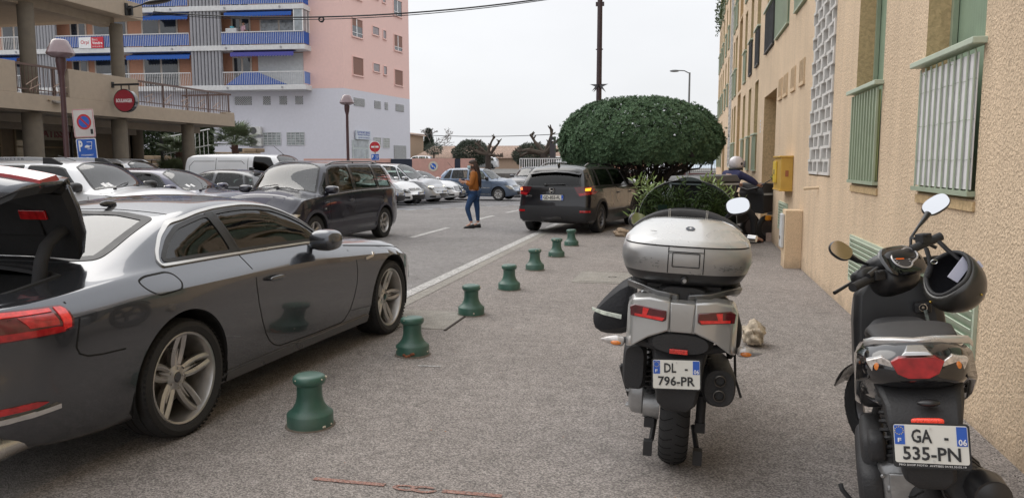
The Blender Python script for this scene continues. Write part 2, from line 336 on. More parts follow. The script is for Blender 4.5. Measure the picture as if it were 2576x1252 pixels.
class Car:
    def __init__(s,name,label,sp,loc,hd,group=None,cat='car',sc=1,pitch=0):
        s.sp=sp; s.L=sp['L']; s.root=thing(name,label,cat,loc,hd,group,sc=sc); s.sh=(-s.L/2,0,0)
        s.f={k:pchip(sp[k]) for k in ('top','belt','rail','hw','railw','zb','rearp','frontp')}
        s.body_mesh()
    def body_mesh(s):
        sp,f,L=s.sp,s.f,s.L; n=sp.get('n',36)
        xs=sorted(set([round(L*i/n,4) for i in range(n+1)]+[.04,.09,.18,L-.04,L-.09,L-.18]))
        wx=sp['wheels']; rings=[]
        for x in xs:
            zt,zb,ze,zr,w,wr=f['top'](x),f['zb'](x),f['belt'](x),f['rail'](x),f['hw'](x),f['railw'](x)
            zr=max(zr,ze+.012); zt=max(zt,zr+.008)
            fl=sum(math.exp(-((x-q)/.33)**2) for q in wx)*sp.get('flare',.016)
            g=min(1,(zr-ze)/.18); mm=sp.get('side',(.965,.995,1.0,.985,.965))
            P=[(0,zb),(.35*w,zb),(.7*w,zb),(.92*w,zb)]
            for t,m_ in zip(sp.get('tz',(.07,.33,.62,.89,1)),mm): P.append((w*m_+fl*(1 if t<.7 else .5 if t<.95 else .1),zb+(ze-zb)*t))
            wb=w*mm[4]
            # shoulder ledge then glass
            p9=(wb-.025-.02*(1-g),ze+.015*g+.006); p12=(min(wr,p9[0]-.02),zr)
            P.append(p9)
            for t in (.33,.67): P.append((p9[0]+(p12[0]-p9[0])*t+.018*g,p9[1]+(p12[1]-p9[1])*t))
            P.append(p12)
            for t in (.78,.42,0): P.append((p12[0]*t,zr+(zt-zr)*(1-t**2.4)))
            ring=[]
            for (y,z) in P:
                xx=x+f['rearp'](z)*(1-sst(x/.55))-f['frontp'](z)*(1-sst((L-x)/.55)); ring.append((xx,y,z))
            rings.append(ring)
        NR=len(rings[0]); V=[];F=[];idx={}
        def vid(p,key):
            if key not in idx: idx[key]=len(V); V.append(p)
            return idx[key]
        def half(sg):
            def g(i,k):
                p=rings[i][k]; cen=k in(0,NR-1)
                return vid((p[0],sg*p[1],p[2]),(i,k,0 if cen else sg))
            for i in range(len(rings)-1):
                for k in range(NR-1):
                    q=(g(i,k),g(i+1,k),g(i+1,k+1),g(i,k+1)); F.append(q if sg<0 else q[::-1])
            for end,i in ((0,0),(1,len(rings)-1)):
                bl=sp.get('bulge',(.09,.16))[end]*(-1 if end==0 else 1); grid=[]
                for k in range(3,13):
                    row=[g(i,k)]; pk=rings[i][k]; u=(k-3)/9
                    for j in (1,2,3):
                        if k==3: row.append(g(i,3-j)); continue
                        if k==12: row.append(g(i,12+j)); continue
                        fb=(1,.7/.92,.35/.92,0)[j]; ft=rings[i][12+j][1]/rings[i][12][1]; ff=fb+(ft-fb)*u
                        dz=(rings[i][12+j][2]-rings[i][12][2])*u**4
                        bw=math.sin(PI*min(1,.12+u*.88))**.5 if end==0 else math.sin(PI*(.08+.84*u))**.5
                        p=(pk[0]+bl*(1-ff**2.5)*bw,sg*pk[1]*ff,pk[2]+dz)
                        row.append(vid(p,('c',end,k,j,0 if j==3 else sg)))
                    grid.append(row)
                for a in range(9):
                    for j in range(3):
                        q=(grid[a][j],grid[a+1][j],grid[a+1][j+1],grid[a][j+1]); F.append(q if (sg<0)==(end==1) else q[::-1])
        half(1); half(-1)
        me=bpy.data.meshes.new('t'); me.from_pydata(V,[],F)
        bm=bmesh.new(); bm.from_mesh(me); bmesh.ops.recalc_face_normals(bm,faces=bm.faces)
        cl=bm.edges.layers.float.new('crease_edge'); belt=set(v for (a,v) in idx.items() if a[0]!='c' and a[1] in (8,9))
        bm.verts.ensure_lookup_table()
        kk={v:a[1] for a,v in idx.items() if a[0]!='c'}
        for e_ in bm.edges:
            a,b_=e_.verts[0].index,e_.verts[1].index
            if kk.get(a)==kk.get(b_)==8: e_[cl]=sp.get('crease',.45)
            if kk.get(a)==kk.get(b_)==3: e_[cl]=.5
            if kk.get(a)==kk.get(b_)==7: e_[cl]=sp.get('crease7',0)
        bm.to_mesh(me); bm.free()
        o=bpy.data.objects.new('t',me); COL.objects.link(o); md=o.modifiers.new('s','SUBSURF'); md.levels=sp.get('sub',2); md.render_levels=md.levels
        dg=bpy.context.evaluated_depsgraph_get(); ev=bpy.data.meshes.new_from_object(o.evaluated_get(dg))
        s.v=[v.co.copy() for v in ev.vertices]; s.fc=[tuple(p.vertices) for p in ev.polygons]
        bpy.data.objects.remove(o); bpy.data.meshes.remove(me)
        s.bvh=BVHTree.FromPolygons(s.v,s.fc); s.cuts=[]; s.me=ev
    def proj(s,view,u,v,sd=1):
        if view=='side': o,d=Vector((u,2*sd,v)),Vector((0,-sd,0))
        elif view=='rear': o,d=Vector((-2,u,v)),Vector((1,0,0))
        elif view=='front': o,d=Vector((s.L+2,u,v)),Vector((-1,0,0))
        else: o,d=Vector((u,v,3)),Vector((0,0,-1))
        lo,n,i,ds=s.bvh.ray_cast(o,d)
        if lo is None: 
            if view=='side': q=Vector((u,.8*sd,v))
            elif view=='rear': q=Vector((.1,u,v))
            elif view=='front': q=Vector((s.L-.1,u,v))
            else: q=Vector((u,v,1))
            lo,n,i,ds=s.bvh.find_nearest(q)
        if n.dot(d)>0: n=-n
        return lo,n
    def cut(s,view,poly,sd=(1,-1),zmin=-1):
        s.cuts.append((view,poly,sd if view=='side' else (1,),zmin))
    def finish(s,pm,name='body'):
        me=s.me; bm=bmesh.new(); bm.from_mesh(me)
        for view,poly,sds,zmin in s.cuts:
            us=[p[0] for p in poly]; vs_=[p[1] for p in poly]; bb=(min(us)-.03,max(us)+.03,min(vs_)-.03,max(vs_)+.03)
            for sd in sds:
                def uv(c):
                    return (c.x,c.z) if view=='side' else (c.y,c.z) if view in('rear','front') else (c.x,c.y)
                kill=[]
                for fce in bm.faces:
                    c=fce.calc_center_median(); u,v=uv(c)
                    if not(bb[0]<u<bb[1] and bb[2]<v<bb[3]) or c.z<zmin: continue
                    if view=='side' and (c.y*sd<.35 or (fce.normal.y*sd<.2 and not(c.z<.33 and c.y*sd>s.f['hw'](min(max(c.x,.3),s.L-.3))-.36))): continue
                    if view=='rear' and (c.x>s.L*.4 or fce.normal.x>-.12): continue
                    if view=='front' and (c.x<s.L*.6 or fce.normal.x<.12): continue
                    if view=='top' and fce.normal.z<.08: continue
                    if inpoly(u,v,poly):
                        if view=='side' and c.z>.75 and (s.proj('side',u,v,sd)[0].y-c.y)*sd>.07: continue
                        kill.append(fce)
                ks=set(kill); bv=set()
                for fce in kill:
                    for e_ in fce.edges:
                        if any(g not in ks for g in e_.link_faces): bv.update(e_.verts)
                bmesh.ops.delete(bm,geom=kill,context='FACES')
                for v_ in bv:
                    if not v_.is_valid: continue
                    u,v=uv(v_.co); d,qu,qv=nearpoly(u,v,poly)
                    if d<.06: v_.co=s.proj(view,qu,qv,sd)[0]
        # drop loose verts
        bmesh.ops.delete(bm,geom=[v for v in bm.verts if not v.link_faces],context='VERTS')
        bm.to_mesh(me); bm.free(); me.name=name
        me.transform(Matrix.Translation(s.sh)); me.materials.append(pm); me.materials.append(innr)
        o=link(name,me,s.root,50); md=o.modifiers.new('s','SOLIDIFY'); md.thickness=.02; md.offset=-1; md.material_offset=1; md.material_offset_rim=1; md=o.modifiers.new('e','EDGE_SPLIT'); md.split_angle=R(38)
        s.body=o; return o
    def panel(s,name,view,poly,mt,off=.004,sd=1,step=None,parent=None,depth=.006,label=None,double=False):
        us=[p[0] for p in poly]; vs_=[p[1] for p in poly]; w,h=max(us)-min(us),max(vs_)-min(vs_)
        step=step or max(.012,min(.05,min(w,h)/6)); pts=[]; n=len(poly)
        for i in range(n):
            a,b_=poly[i],poly[(i+1)%n]; k=max(1,int(math.hypot(a[0]-b_[0],a[1]-b_[1])/step))
            for j in range(k): pts.append(Vector((a[0]+(b_[0]-a[0])*j/k,a[1]+(b_[1]-a[1])*j/k)))
        nb=len(pts); ed=[(i,(i+1)%nb) for i in range(nb)]; loop=[(p.x,p.y) for p in pts]
        u=min(us)+step/2; r_=0
        while u<max(us):
            v=min(vs_)+step/2
            while v<max(vs_):
                if inpoly(u,v,loop) and nearpoly(u,v,loop)[0]>step*.35: pts.append(Vector((u,v)))
                v+=step
            u+=step
        vo,eo,fo,a1,a2,a3=geometry.delaunay_2d_cdt(pts,ed,[],1,1e-6)
        b=B(); top=[];bot=[]
        for p in vo:
            lo,nn=s.proj(view,p.x,p.y,sd); top.append(lo+nn*off); bot.append(lo-nn*depth)
        nv=len(top); vs2=[tuple(p) for p in top]; fs=[tuple(f_) for f_ in fo]
        cnt={}
        for f_ in fs:
            for i in range(len(f_)):
                e_=(f_[i],f_[(i+1)%len(f_)]); k=tuple(sorted(e_)); cnt.setdefault(k,[]).append(e_)
        if not double:
            vs2+=[tuple(p) for p in bot]
            for k,l_ in cnt.items():
                if len(l_)==1: a,b2=l_[0]; fs.append((b2,a,a+nv,b2+nv))
        b.add(vs2,fs)
        o=b.obj(name,mt,parent or s.root,40,shift=s.sh if parent is None or parent is s.root else s.sh,label=label,recalc=False)
        me=o.data
        # orient outward
        ref={'side':Vector((0,sd,0)),'rear':Vector((-1,0,0)),'front':Vector((1,0,0)),'top':Vector((0,0,1))}[view]
        if sum((p.normal.dot(ref)*p.area) for p in me.polygons[:len(fo)])<0: me.flip_normals()
        return o
    def both(s,name,poly,mt,off=.004,**k):
        return [s.panel(name,'side',poly,mt,off,sd,**k) for sd in(-1,1)]
    def ribbon(s,name,view,line,w,mt,off=.004,sd=1,closed=False,parent=None,join=None):
        pts=[]; n=len(line); rng=range(n if closed else n-1)
        for i in rng:
            a,c=line[i],line[(i+1)%n]; k=max(1,int(math.hypot(a[0]-c[0],a[1]-c[1])/.05))
            for j in range(k): pts.append((a[0]+(c[0]-a[0])*j/k,a[1]+(c[1]-a[1])*j/k))
        if not closed: pts.append(line[-1])
        N=len(pts); b=join or B(); L_=[];
        rings=[]
        for i in range(N):
            p0=pts[i-1] if (closed or i>0) else pts[i]; p1=pts[(i+1)%N] if (closed or i<N-1) else pts[i]
            dx,dy=p1[0]-p0[0],p1[1]-p0[1]; l_=math.hypot(dx,dy) or 1; nx,ny=-dy/l_*w/2,dx/l_*w/2
            A,na=s.proj(view,pts[i][0]+nx,pts[i][1]+ny,sd); C,nc=s.proj(view,pts[i][0]-nx,pts[i][1]-ny,sd)
            rings.append([tuple(A-na*.003),tuple(A+na*off),tuple(C+nc*off),tuple(C-nc*.003)])
        if closed: rings.append(rings[0])
        b.loft(rings,cap=not closed)
        if join is None: return b.obj(name,mt,parent or s.root,40,shift=s.sh)
    def pane(s,xb0,xt0,xb1,xt1,dt=.035,db=.03,n=10):
        P=[]
        for i in range(n+1):
            x=xb0+(xb1-xb0)*i/n; P.append((x,s.f['belt'](x)+db))
        for i in range(n+1):
            x=xt1+(xt0-xt1)*i/n; P.append((x,max(s.f['rail'](x)-dt,s.f['belt'](x)+db+.004)))
        return rnd(P,.02,2)
    def side_glass(s,panes,gm,trim=seal,tw=.022,cutit=True):
        for i,p in enumerate(panes):
            g=gm[i] if isinstance(gm,list) else gm
            s.cut('side',p)
            for sd in(-1,1):
                o=s.panel('side_window','side',p,g,-.002,sd,double=True)
                s.ribbon('window_frame','side',p,tw,trim,.004,sd,closed=True,parent=o)
    def glass_panel(s,name,view,poly,gm,trim=seal,tw=.03):
        s.cut(view,poly,zmin=.5)
        o=s.panel(name,view,poly,gm,-.001,double=True,step=.05)
        s.ribbon('glass_seal',view,poly,tw,trim,.003,closed=True,parent=o); return o
    def wheels_(s,st='five',steer=0,spin=.4):
        sp=s.sp; r=sp['wr']; w=sp.get('ww',.205)
        for i,x in enumerate(sp['wheels']):
            hwx=s.f['hw'](x)
            c=[(x+(r+.045)*math.cos(a),r+(r+.045)*math.sin(a)) for a in [R(-60+300*k/28) for k in range(29)]]
            s.cut('side',[(x+(r+.045)*math.cos(R(q)),r+.01+(r+.045)*math.sin(R(q))) for q in range(-90,270,8)])
            for sg in(-1,1):
                wheel(s.root,x-s.L/2,sg*(hwx-w/2-.012),r,w,st,steer if i==1 else 0,spin+i+sg)
            rr_=r+.05
            for sg in(-1,1):
                b=B()
                ring=lambda y:[(x+rr_*math.cos(R(q)),y,r+.01+rr_*math.sin(R(q))) for q in range(-20,201,10)]
                b.loft([ring(sg*(hwx-.03)),ring(sg*(hwx-w-.12))],closed=False,cap=False)
                b.add([(x,sg*(hwx-w-.12),r)]+ring(sg*(hwx-w-.12)),[(0,k,k+1) for k in range(1,23)])
                b.obj('wheel_well',wellm,s.root,0,shift=s.sh)
    def interior(s,x0,x1,zf=.35,seats=((.36,),),zs=.95,y=.36,col=None,hr=.28):
        # x0..x1 cabin floor extent, seats=list of x positions of seat backs
        b=B(); w=s.f['hw']((x0+x1)/2)-.12
        b.bb(x0,x1,-w,w,zf-.05,zf); b.bb(x1-.25,x1+.12,-w,w,zf,zs-.1)
        b.obj('cabin_floor',innr,s.root,20,shift=s.sh,bevel=.02)
        for i,x in enumerate(seats):
            for yy in (-y,y):
                b=B(); b.ell((x+.26,yy,zf+.14),(.27,.24,.11),4,3); 
                b.m=Matrix.Translation((x,yy,zf+.45))@Matrix.Rotation(R(-14),4,'Y'); b.ell((0,0,0),(.08,.24,.36),4,4)
                b.ell((-.02,0,.36+hr*.45),(.05,.13,.09),4,3); b.cyl((0,.05,.3),(-.01,.05,.45),.01); b.cyl((0,-.05,.3),(-.01,-.05,.45),.01)
                b.obj('seat',col or seatm,s.root,50,shift=s.sh)
        b=B(); ring=[(x1-.38+.05*math.sin(R(q)),y+.18*math.cos(R(q)),zs-.02+.18*math.sin(R(q))) for q in range(0,360,15)]
        b.tube(ring,.014,8,closed=True); b.obj('steering_wheel',innr,s.root,60,shift=s.sh)
    def mirror(s,x,z,mt,out=.17,sz=(.09,.12,.075),gls=True):
        for sd in(-1,1):
            lo,n=s.proj('side',x,z,sd); b=B(); c=(lo.x-.02,lo.y+sd*out*.75,lo.z+.05)
            b.ell(c,sz,3.2,2.6,nu=24,nv=14); b.tube([(lo.x,lo.y-sd*.02,lo.z-.01),(lo.x-.01,lo.y+sd*.05,lo.z),(c[0],c[1]-sd*.02,c[2]-.03)],.022,8)
            o=b.obj('door_mirror',mt,s.root,50,shift=s.sh)
            if gls: b=B(); b.ell((c[0]-sz[0]*.86,c[1],c[2]),(.016,sz[1]*.84,sz[2]*.8),4,4); b.obj('mirror_glass',chrome,o,50,shift=s.sh)
    def lines(s,ls,w=.009,extra=()):
        for sd in(-1,1):
            for l_ in ls: s.ribbon('panel_gap','side',l_,w,wellm,.0012,sd)
        for view,l_ in extra: s.ribbon('panel_gap',view,l_,w,wellm,.0012)
    def handle(s,x,z,mt=None,l=.17):
        for sd in(-1,1):
            lo,n=s.proj('side',x,z,sd); b=B()
            b.ell((lo.x,lo.y+sd*.028,lo.z),(l/2,.012,.017),4,2.5); b.cyl((lo.x-l*.4,lo.y-sd*.01,lo.z),(lo.x-l*.4,lo.y+sd*.025,lo.z),.012); b.cyl((lo.x+l*.4,lo.y-sd*.01,lo.z),(lo.x+l*.4,lo.y+sd*.025,lo.z),.012)
            o=b.obj('door_handle',mt or s.pm,s.root,50,shift=s.sh)
    def roof_rails(s,x0,x1,y,mt,h=.05,endm=None):
        for sd in(-1,1):
            pts=[]
            for i in range(17):
                t=i/16; x=x0+(x1-x0)*t; lo,n=s.proj('top',x,sd*y); q=min(t,1-t); k=sst(q/.12); pts.append((x,sd*y,lo.z-.005+h*k))
            b=B(); b.tube(pts,.02,8,flat=.8)
            for t in (.5,):
                x=x0+(x1-x0)*t; lo,n=s.proj('top',x,sd*y); b.cyl((x,sd*y,lo.z-.01),(x,sd*y,lo.z+h),.012)
            b.obj('roof_rail',mt,s.root,50,shift=s.sh)
    def wiper(s,x0,y0,x1,y1,view='top'):
        b=B(); A,n=s.proj(view,x0,y0); C,n2=s.proj(view,x1,y1); m_,n3=s.proj(view,(x0+x1)/2,(y0+y1)/2)
        b.tube([A+n*.015,m_+n3*.03,C+n2*.015],.008,6); b.ell(A+n*.01,(.03,.03,.02)); b.obj('wiper',blk,s.root,50,shift=s.sh)
# ================================================================ dark grey coupe with the boot open (foreground left)
def build_coupe():
    sp=dict(L=4.673,n=60,sub=2,
     top=[(0,.92),(.05,.94),(.3,.97),(.6,.985),(.78,1.0),(1.1,1.10),(1.42,1.205),(1.75,1.275),(2.05,1.298),(2.35,1.285),(2.7,1.18),(2.95,1.05),(3.15,.955),(3.4,.915),(3.9,.865),(4.3,.78),(4.55,.66),(4.673,.55)],
     belt=[(0,.87),(.4,.90),(1.0,.935),(1.8,.925),(2.6,.905),(3.1,.87),(3.9,.80),(4.35,.69),(4.673,.52)],
     rail=[(0,.885),(.5,.925),(.7,.95),(.95,1.025),(1.2,1.12),(1.45,1.19),(1.8,1.245),(2.1,1.255),(2.35,1.235),(2.6,1.165),(2.8,1.06),(2.98,.94),(3.15,.885),(3.9,.82),(4.35,.71),(4.673,.54)],
     hw=[(0,.74),(.08,.80),(.25,.865),(.6,.905),(1.1,.918),(2.3,.895),(3.2,.905),(3.85,.918),(4.2,.88),(4.45,.79),(4.6,.68),(4.673,.58)],
     railw=[(0,.70),(.45,.69),(.75,.655),(1.1,.60),(1.6,.57),(2.1,.56),(2.5,.585),(2.8,.65),(3.1,.72),(3.9,.74),(4.35,.64),(4.673,.4)],
     zb=[(0,.27),(.3,.22),(.7,.2),(3.9,.17),(4.673,.2)],
     rearp=[(.2,.10),(.32,.02),(.48,-.01),(.62,.05),(.75,.045),(.90,.0),(1.0,-.01)],
     frontp=[(.15,.08),(.3,.0),(.5,.02),(.7,.10),(.9,.2)],bulge=(.13,.2),
     side=(.955,.985,1.0,1.0,.882),tz=(.07,.33,.6,.87,1),crease7=.7,wheels=(1.10,3.795),wr=.33,ww=.25,flare=.012,crease=.4)
    c=Car('parked_coupe','dark grey two door coupe with its boot lid raised, in the left foreground',sp,(-3.59,5.07,0),R(87),sc=1.024)
    pm=paint('coupe_paint',(.085,.09,.102),.75,.2,dirt=.05); c.pm=pm
    r=c.f['rail']
    top=[(x,r(x)-.045) for x in (2.68,2.55,2.4,2.25,2.1,1.95,1.8,1.65,1.5)]
    front=[(1.80,.96),(2.2,.955),(2.6,.945),(2.93,.925),(2.89,.955)]+[(x,z) for x,z in top if x>1.7]+[(1.775,1.195)]
    rear=[(1.12,.972),(1.4,.97),(1.73,.963),(1.705,1.185)]+[(x,z) for x,z in top if x<1.7]+[(1.40,1.135),(1.27,1.075),(1.16,1.005)]
    rear=rnd(rear,.03,2); front=rnd(front,.02,2)
    c.side_glass([rear,front],glass('coupe_glass',(.27,.31,.29),1.6),seal,.02)
    outl=[(1.085,.952),(1.4,.95),(2.0,.94),(2.6,.927),(2.97,.905)]+[(2.9,.985)]+[(x,z+.024) for x,z in top]+[(1.38,1.16),(1.24,1.095),(1.13,1.02),(1.085,.975)]
    outl=rnd(outl,.035,3)
    for sd in (-1,1):
        c.ribbon('window_trim','side',outl,.013,mat('trim_bright',(.55,.54,.52),.3,metal=1),.009,sd,closed=True)
        c.panel('window_post','side',[(1.72,.96),(1.81,.957),(1.785,1.21),(1.70,1.20)],seal,.003,sd)
    c.glass_panel('windscreen','top',rnd([(3.14,0),(3.11,.3),(2.95,.60),(2.50,.50),(2.44,.25),(2.43,0),(2.44,-.25),(2.50,-.50),(2.95,-.60),(3.11,-.3)],.03),glw)
    rw=rnd([(.80,0),(.82,.33),(.89,.53),(.98,.52),(1.38,.45),(1.44,.2),(1.44,-.2),(1.38,-.45),(.98,-.52),(.89,-.53),(.82,-.33)],.03)
    c.glass_panel('rear_window','top',rw,glass('rear_glass',(.25,.33,.31),2.1),blk,.06)
    # boot opening
    op=rnd([(-.2,-.53),(.38,-.60),(.62,-.54),(.68,0),(.62,.54),(.38,.60),(-.2,.53)],.03)
    c.cut('top',op,zmin=.8); c.cut('rear',[(-.40,.70),(.40,.70),(.53,.975),(-.53,.975)])
    c.wheels_('a5',0,.3)
    c.finish(pm)
    w=B(); w.bb(.03,.9,-.52,.52,.42,.44); w.bb(.86,.9,-.6,.6,.42,.90)
    for sd in(-1,1):
        w.bb(.10,.9,sd*.52,sd*.60,.42,.90)
        # gutter round the opening
        w.tube([(.02,sd*.50,.74),(.06,sd*.58,.88),(.35,sd*.60,.92),(.62,sd*.56,.95),(.70,sd*.3,.975),(.71,0,.98)],.016,6)
    w.bb(.04,.10,-.5,.5,.42,.69); w.obj('boot_lining',mat('boot_carpet',(.015,.015,.016),.95,bump=.3),c.root,20,shift=c.sh)
    # boot lid: profile along the lid, rotated up about the hinge
    rot=Matrix.Translation((.84,0,1.05))@Matrix.Rotation(R(73),4,'Y')@Matrix.Translation((-.50,0,-1.0))
    prof=[(.50,1.0),(.38,1.0),(.24,.985),(.12,.97),(.065,.98),(.03,.965),(.03,.90),(.01,.82),(.01,.74),(.04,.69)]
    hwid=[.52,.575,.60,.60,.595,.585,.60,.60,.53,.44]
    def skin(off,sh_=0):
        rings=[]
        for (x,z),w_ in zip(prof,hwid):
            ring=[]
            for i in range(17):
                t=-1+2*i/16; y=t*(w_-sh_); cx=.06*t*t if x<.1 else .0
                cz=-.02*t*t if x>.05 else 0
                ring.append((x+cx+off[0],y,z+cz+off[1]))
            rings.append(ring)
        return rings
    b=B(); b.m=rot; b.loft(skin((0,0)),closed=False,cap=False)
    lidp=b.obj('boot_lid',[pm,innr],c.root,40,shift=c.sh,recalc=True)
    md=lidp.modifiers.new('s','SOLIDIFY'); md.thickness=.02; md.offset=0
    b=B(); b.m=rot
    rr_=skin((.035,-.035),.03); rr_[0]=[(x,y,z+.03) for x,y,z in rr_[0]]
    b.loft(rr_,closed=False,cap=False)
    # edge wall between the skins
    outer=skin((0,0)); 
    for s_ in(0,16): b.add([r_[s_] for r_ in outer]+[r_[s_] for r_ in rr_],[(i,i+1,i+11,i+10) for i in range(9)])
    b.add(outer[-1]+rr_[-1],[(i,i+1,i+18,i+17) for i in range(16)]); b.add(outer[0]+rr_[0],[(i,i+1,i+18,i+17) for i in range(16)])
    inn=b.obj('lid_lining',mat('lid_lining',(.014,.014,.015),.7,bump=.15,bs=40,var=.2),lidp,40,shift=c.sh)
    b=B(); b.m=rot; b.box((.28,0,.945),(.22,.7,.012)); b.box((.2,.43,.945),(.12,.14,.012)); b.box((.2,-.43,.945),(.12,.14,.012)); b.obj('lid_recess',mat('lid_recess',(.008,.008,.009),.8),lidp,0,bevel=.005,shift=c.sh)
    b=B(); b.m=rot; b.box((.27,-.33,.932),(.05,.17,.012)); b.obj('warning_reflector',lampr,lidp,0,bevel=.003,shift=c.sh)
    for sd in(-1,1):
        b=B(); b.m=rot; rings=[]
        for t in (.30,.5,.7,.85,.975):
            y=sd*.60*t; x0=.005+.06*t*t; 
            rings.append([(x0-.014,y,.91),(x0+.015,y,.92),(x0+.015,y,.80),(x0-.02,y,.81)])
        b.loft(rings); b.obj('lid_tail_light',mat('lid_lamp',(.42,.04,.05),.2,coat=1,var=.2,vs_=20),lidp,30,shift=c.sh)
    # hinge arms
    for sd in(-1,1):
        b=B(); pts=[]
        for i in range(12):
            t=i/11; a=R(200-95*t); pts.append((.48+.33*math.cos(a)+.10*t,sd*.49,.86+.30*math.sin(a)*1.0+.12*t))
        pts=[(.58,sd*.49,.72),(.565,sd*.49,.82),(.57,sd*.49,.93),(.59,sd*.49,1.03),(.635,sd*.48,1.10),(.70,sd*.48,1.15),(.77,sd*.48,1.18)]
        b.tube(pts,.036,10,flat=.8); b.obj('lid_hinge_arm',innr,c.root,50,shift=c.sh)
    # tail lamps on the body
    tl=rnd([(.50,.735),(.79,.765),(.80,.875),(.66,.885),(.40,.865),(.42,.80)],.02)
    for sd in(-1,1):
        lit=mat('lamp_red_lit',(.75,.035,.03),.15,coat=1,emis=.10,var=.3,vs_=40)
        o=c.panel('tail_light','rear',[(sd*u,v) for u,v in [(.40,.735),(.60,.745),(.70,.75),(.70,.875),(.62,.875),(.47,.86)]],lamprd,.004)
        c.panel('light_bar','rear',[(sd*u,v) for u,v in [(.475,.846),(.69,.862),(.69,.845),(.48,.83)]],lit,.009,parent=o)
        c.panel('light_bar','rear',[(sd*u,v) for u,v in [(.43,.745),(.69,.757),(.69,.78),(.46,.79)]],lampr,.009,parent=o)
        o2=c.panel('tail_light_side','side',rnd([(.075,.745),(.33,.752),(.375,.765),(.385,.845),(.37,.865),(.075,.872)],.012),lamprd,.006,sd)
        c.panel('light_bar','side',[(.08,.752),(.33,.757),(.34,.775),(.30,.785),(.08,.782)],lampr,.011,sd,parent=o2)
        c.panel('light_bar','side',[(.08,.842),(.31,.842),(.31,.856),(.08,.864)],lit,.011,sd,parent=o2)
        c.panel('light_bar','side',[(.19,.795),(.31,.79),(.31,.836),(.17,.836)],lampr,.010,sd,parent=o2)
        c.panel('light_bar','side',[(.325,.765),(.362,.772),(.372,.845),(.36,.856),(.33,.858)],lit,.011,sd,parent=o2)
        # reflector, chrome blade, exhaust
        c.panel('reflector','rear',[(sd*u,v) for u,v in [(.40,.415),(.70,.43),(.80,.45),(.70,.465),(.40,.455)]],lampr,.006)
        c.ribbon('bumper_blade','rear',[(sd*.35,.385),(sd*.6,.39),(sd*.78,.405),(sd*.83,.415)],.022,chrome,.016)
        c.ribbon('bumper_blade','side',[(.02,.405),(.18,.41),(.30,.42)],.022,chrome,.016,sd); c.panel('reflector','side',[(.03,.43),(.20,.435),(.25,.45),(.20,.462),(.03,.458)],lampr,.008,sd)
        b=B(); p0,_=c.proj('rear',sd*.7,.30)
        e=[]; 
        for r0,x in ((.055,.15),(.06,.0),(.062,-.06),(.054,-.06),(.05,.1)): e.append([(p0.x+x+.05,sd*.70+r0*1.35*math.cos(R(q)),.275+r0*math.sin(R(q))) for q in range(0,360,18)])
        b.loft(e,cap=False); b.add(e[-1],[tuple(range(20))]); b.obj('exhaust_tip',chrome2,c.root,50,shift=c.sh)
    c.panel('diffuser','rear',[(-.55,.24),(.55,.24),(.6,.36),(-.6,.36)],blk,.006)
    # front
    c.panel('grille','front',rnd([(-.42,.30),(.42,.30),(.50,.45),(.44,.60),(-.44,.60),(-.50,.45)],.03),blkg,.006)
    for sd in(-1,1): c.panel('headlight','front',[(sd*.50,.60),(sd*.78,.62),(sd*.80,.68),(sd*.52,.665)],lampc,.005)
    fuel=rnd([(.84,.905),(.85,.86),(.90,.825),(1.07,.835),(1.11,.87),(1.10,.91),(1.06,.925),(.90,.922)],.04,4); fuel.append(fuel[0])
    c.lines([[(3.02,.89),(3.09,.82),(3.14,.74),(3.16,.65),(3.15,.55),(3.11,.44),(3.06,.35),(2.99,.29),(2.94,.27)],
             [(1.77,.935),(1.77,.85),(1.78,.74),(1.80,.63),(1.84,.51),(1.89,.41),(1.94,.35),(2.0,.31),(2.07,.285)],[(2.07,.285),(2.5,.27),(2.94,.27)],
             [(.40,.875),(.41,.80),(.395,.72),(.385,.67),(.40,.635),(.44,.615),(.52,.605),(.66,.60)],fuel,
             [(3.1,.86),(3.9,.775),(4.3,.70)]],.008,
            [('top',[(3.16,-.62),(3.24,0),(3.16,.62)]),('top',[(1.49,-.49),(1.52,0),(1.49,.49)])])
    # character line shadow gap is shape; sill strip
    for sd in(-1,1):
        c.ribbon('side_skirt','side',[(1.42,.235),(2.4,.225),(3.38,.225)],.055,mat('coupe_sill',(.05,.052,.056),.3,metal=.5,coat=1),.016,sd)
        c.ribbon('wing_badge','side',[(3.30,.735),(3.42,.745),(3.45,.765)],.02,chrome2,.006,sd)
        c.panel('side_marker','side',[(4.40,.42),(4.425,.42),(4.425,.56),(4.40,.56)],lampc,.005,sd)
    c.handle(1.98,.765)
    c.mirror(2.62,.905,pm,.2,(.10,.11,.078),False)
    for sd in(-1,1): c.ribbon('mirror_base','side',[(2.78,.93),(2.88,.945)],.03,blkg,.02,sd)
    c.interior(1.2,2.85,.2,(1.95,),.86,.36,hr=.2)
    # roof aerial
    b=B(); lo,_=c.proj('top',1.56,0); b.ell((lo.x,0,lo.z+.02),(.07,.012,.02),2,2); b.obj('roof_aerial',pm,c.root,60,shift=c.sh)
    # wing plates: rear number plate stays with the lid
    return c
coupe=build_coupe()
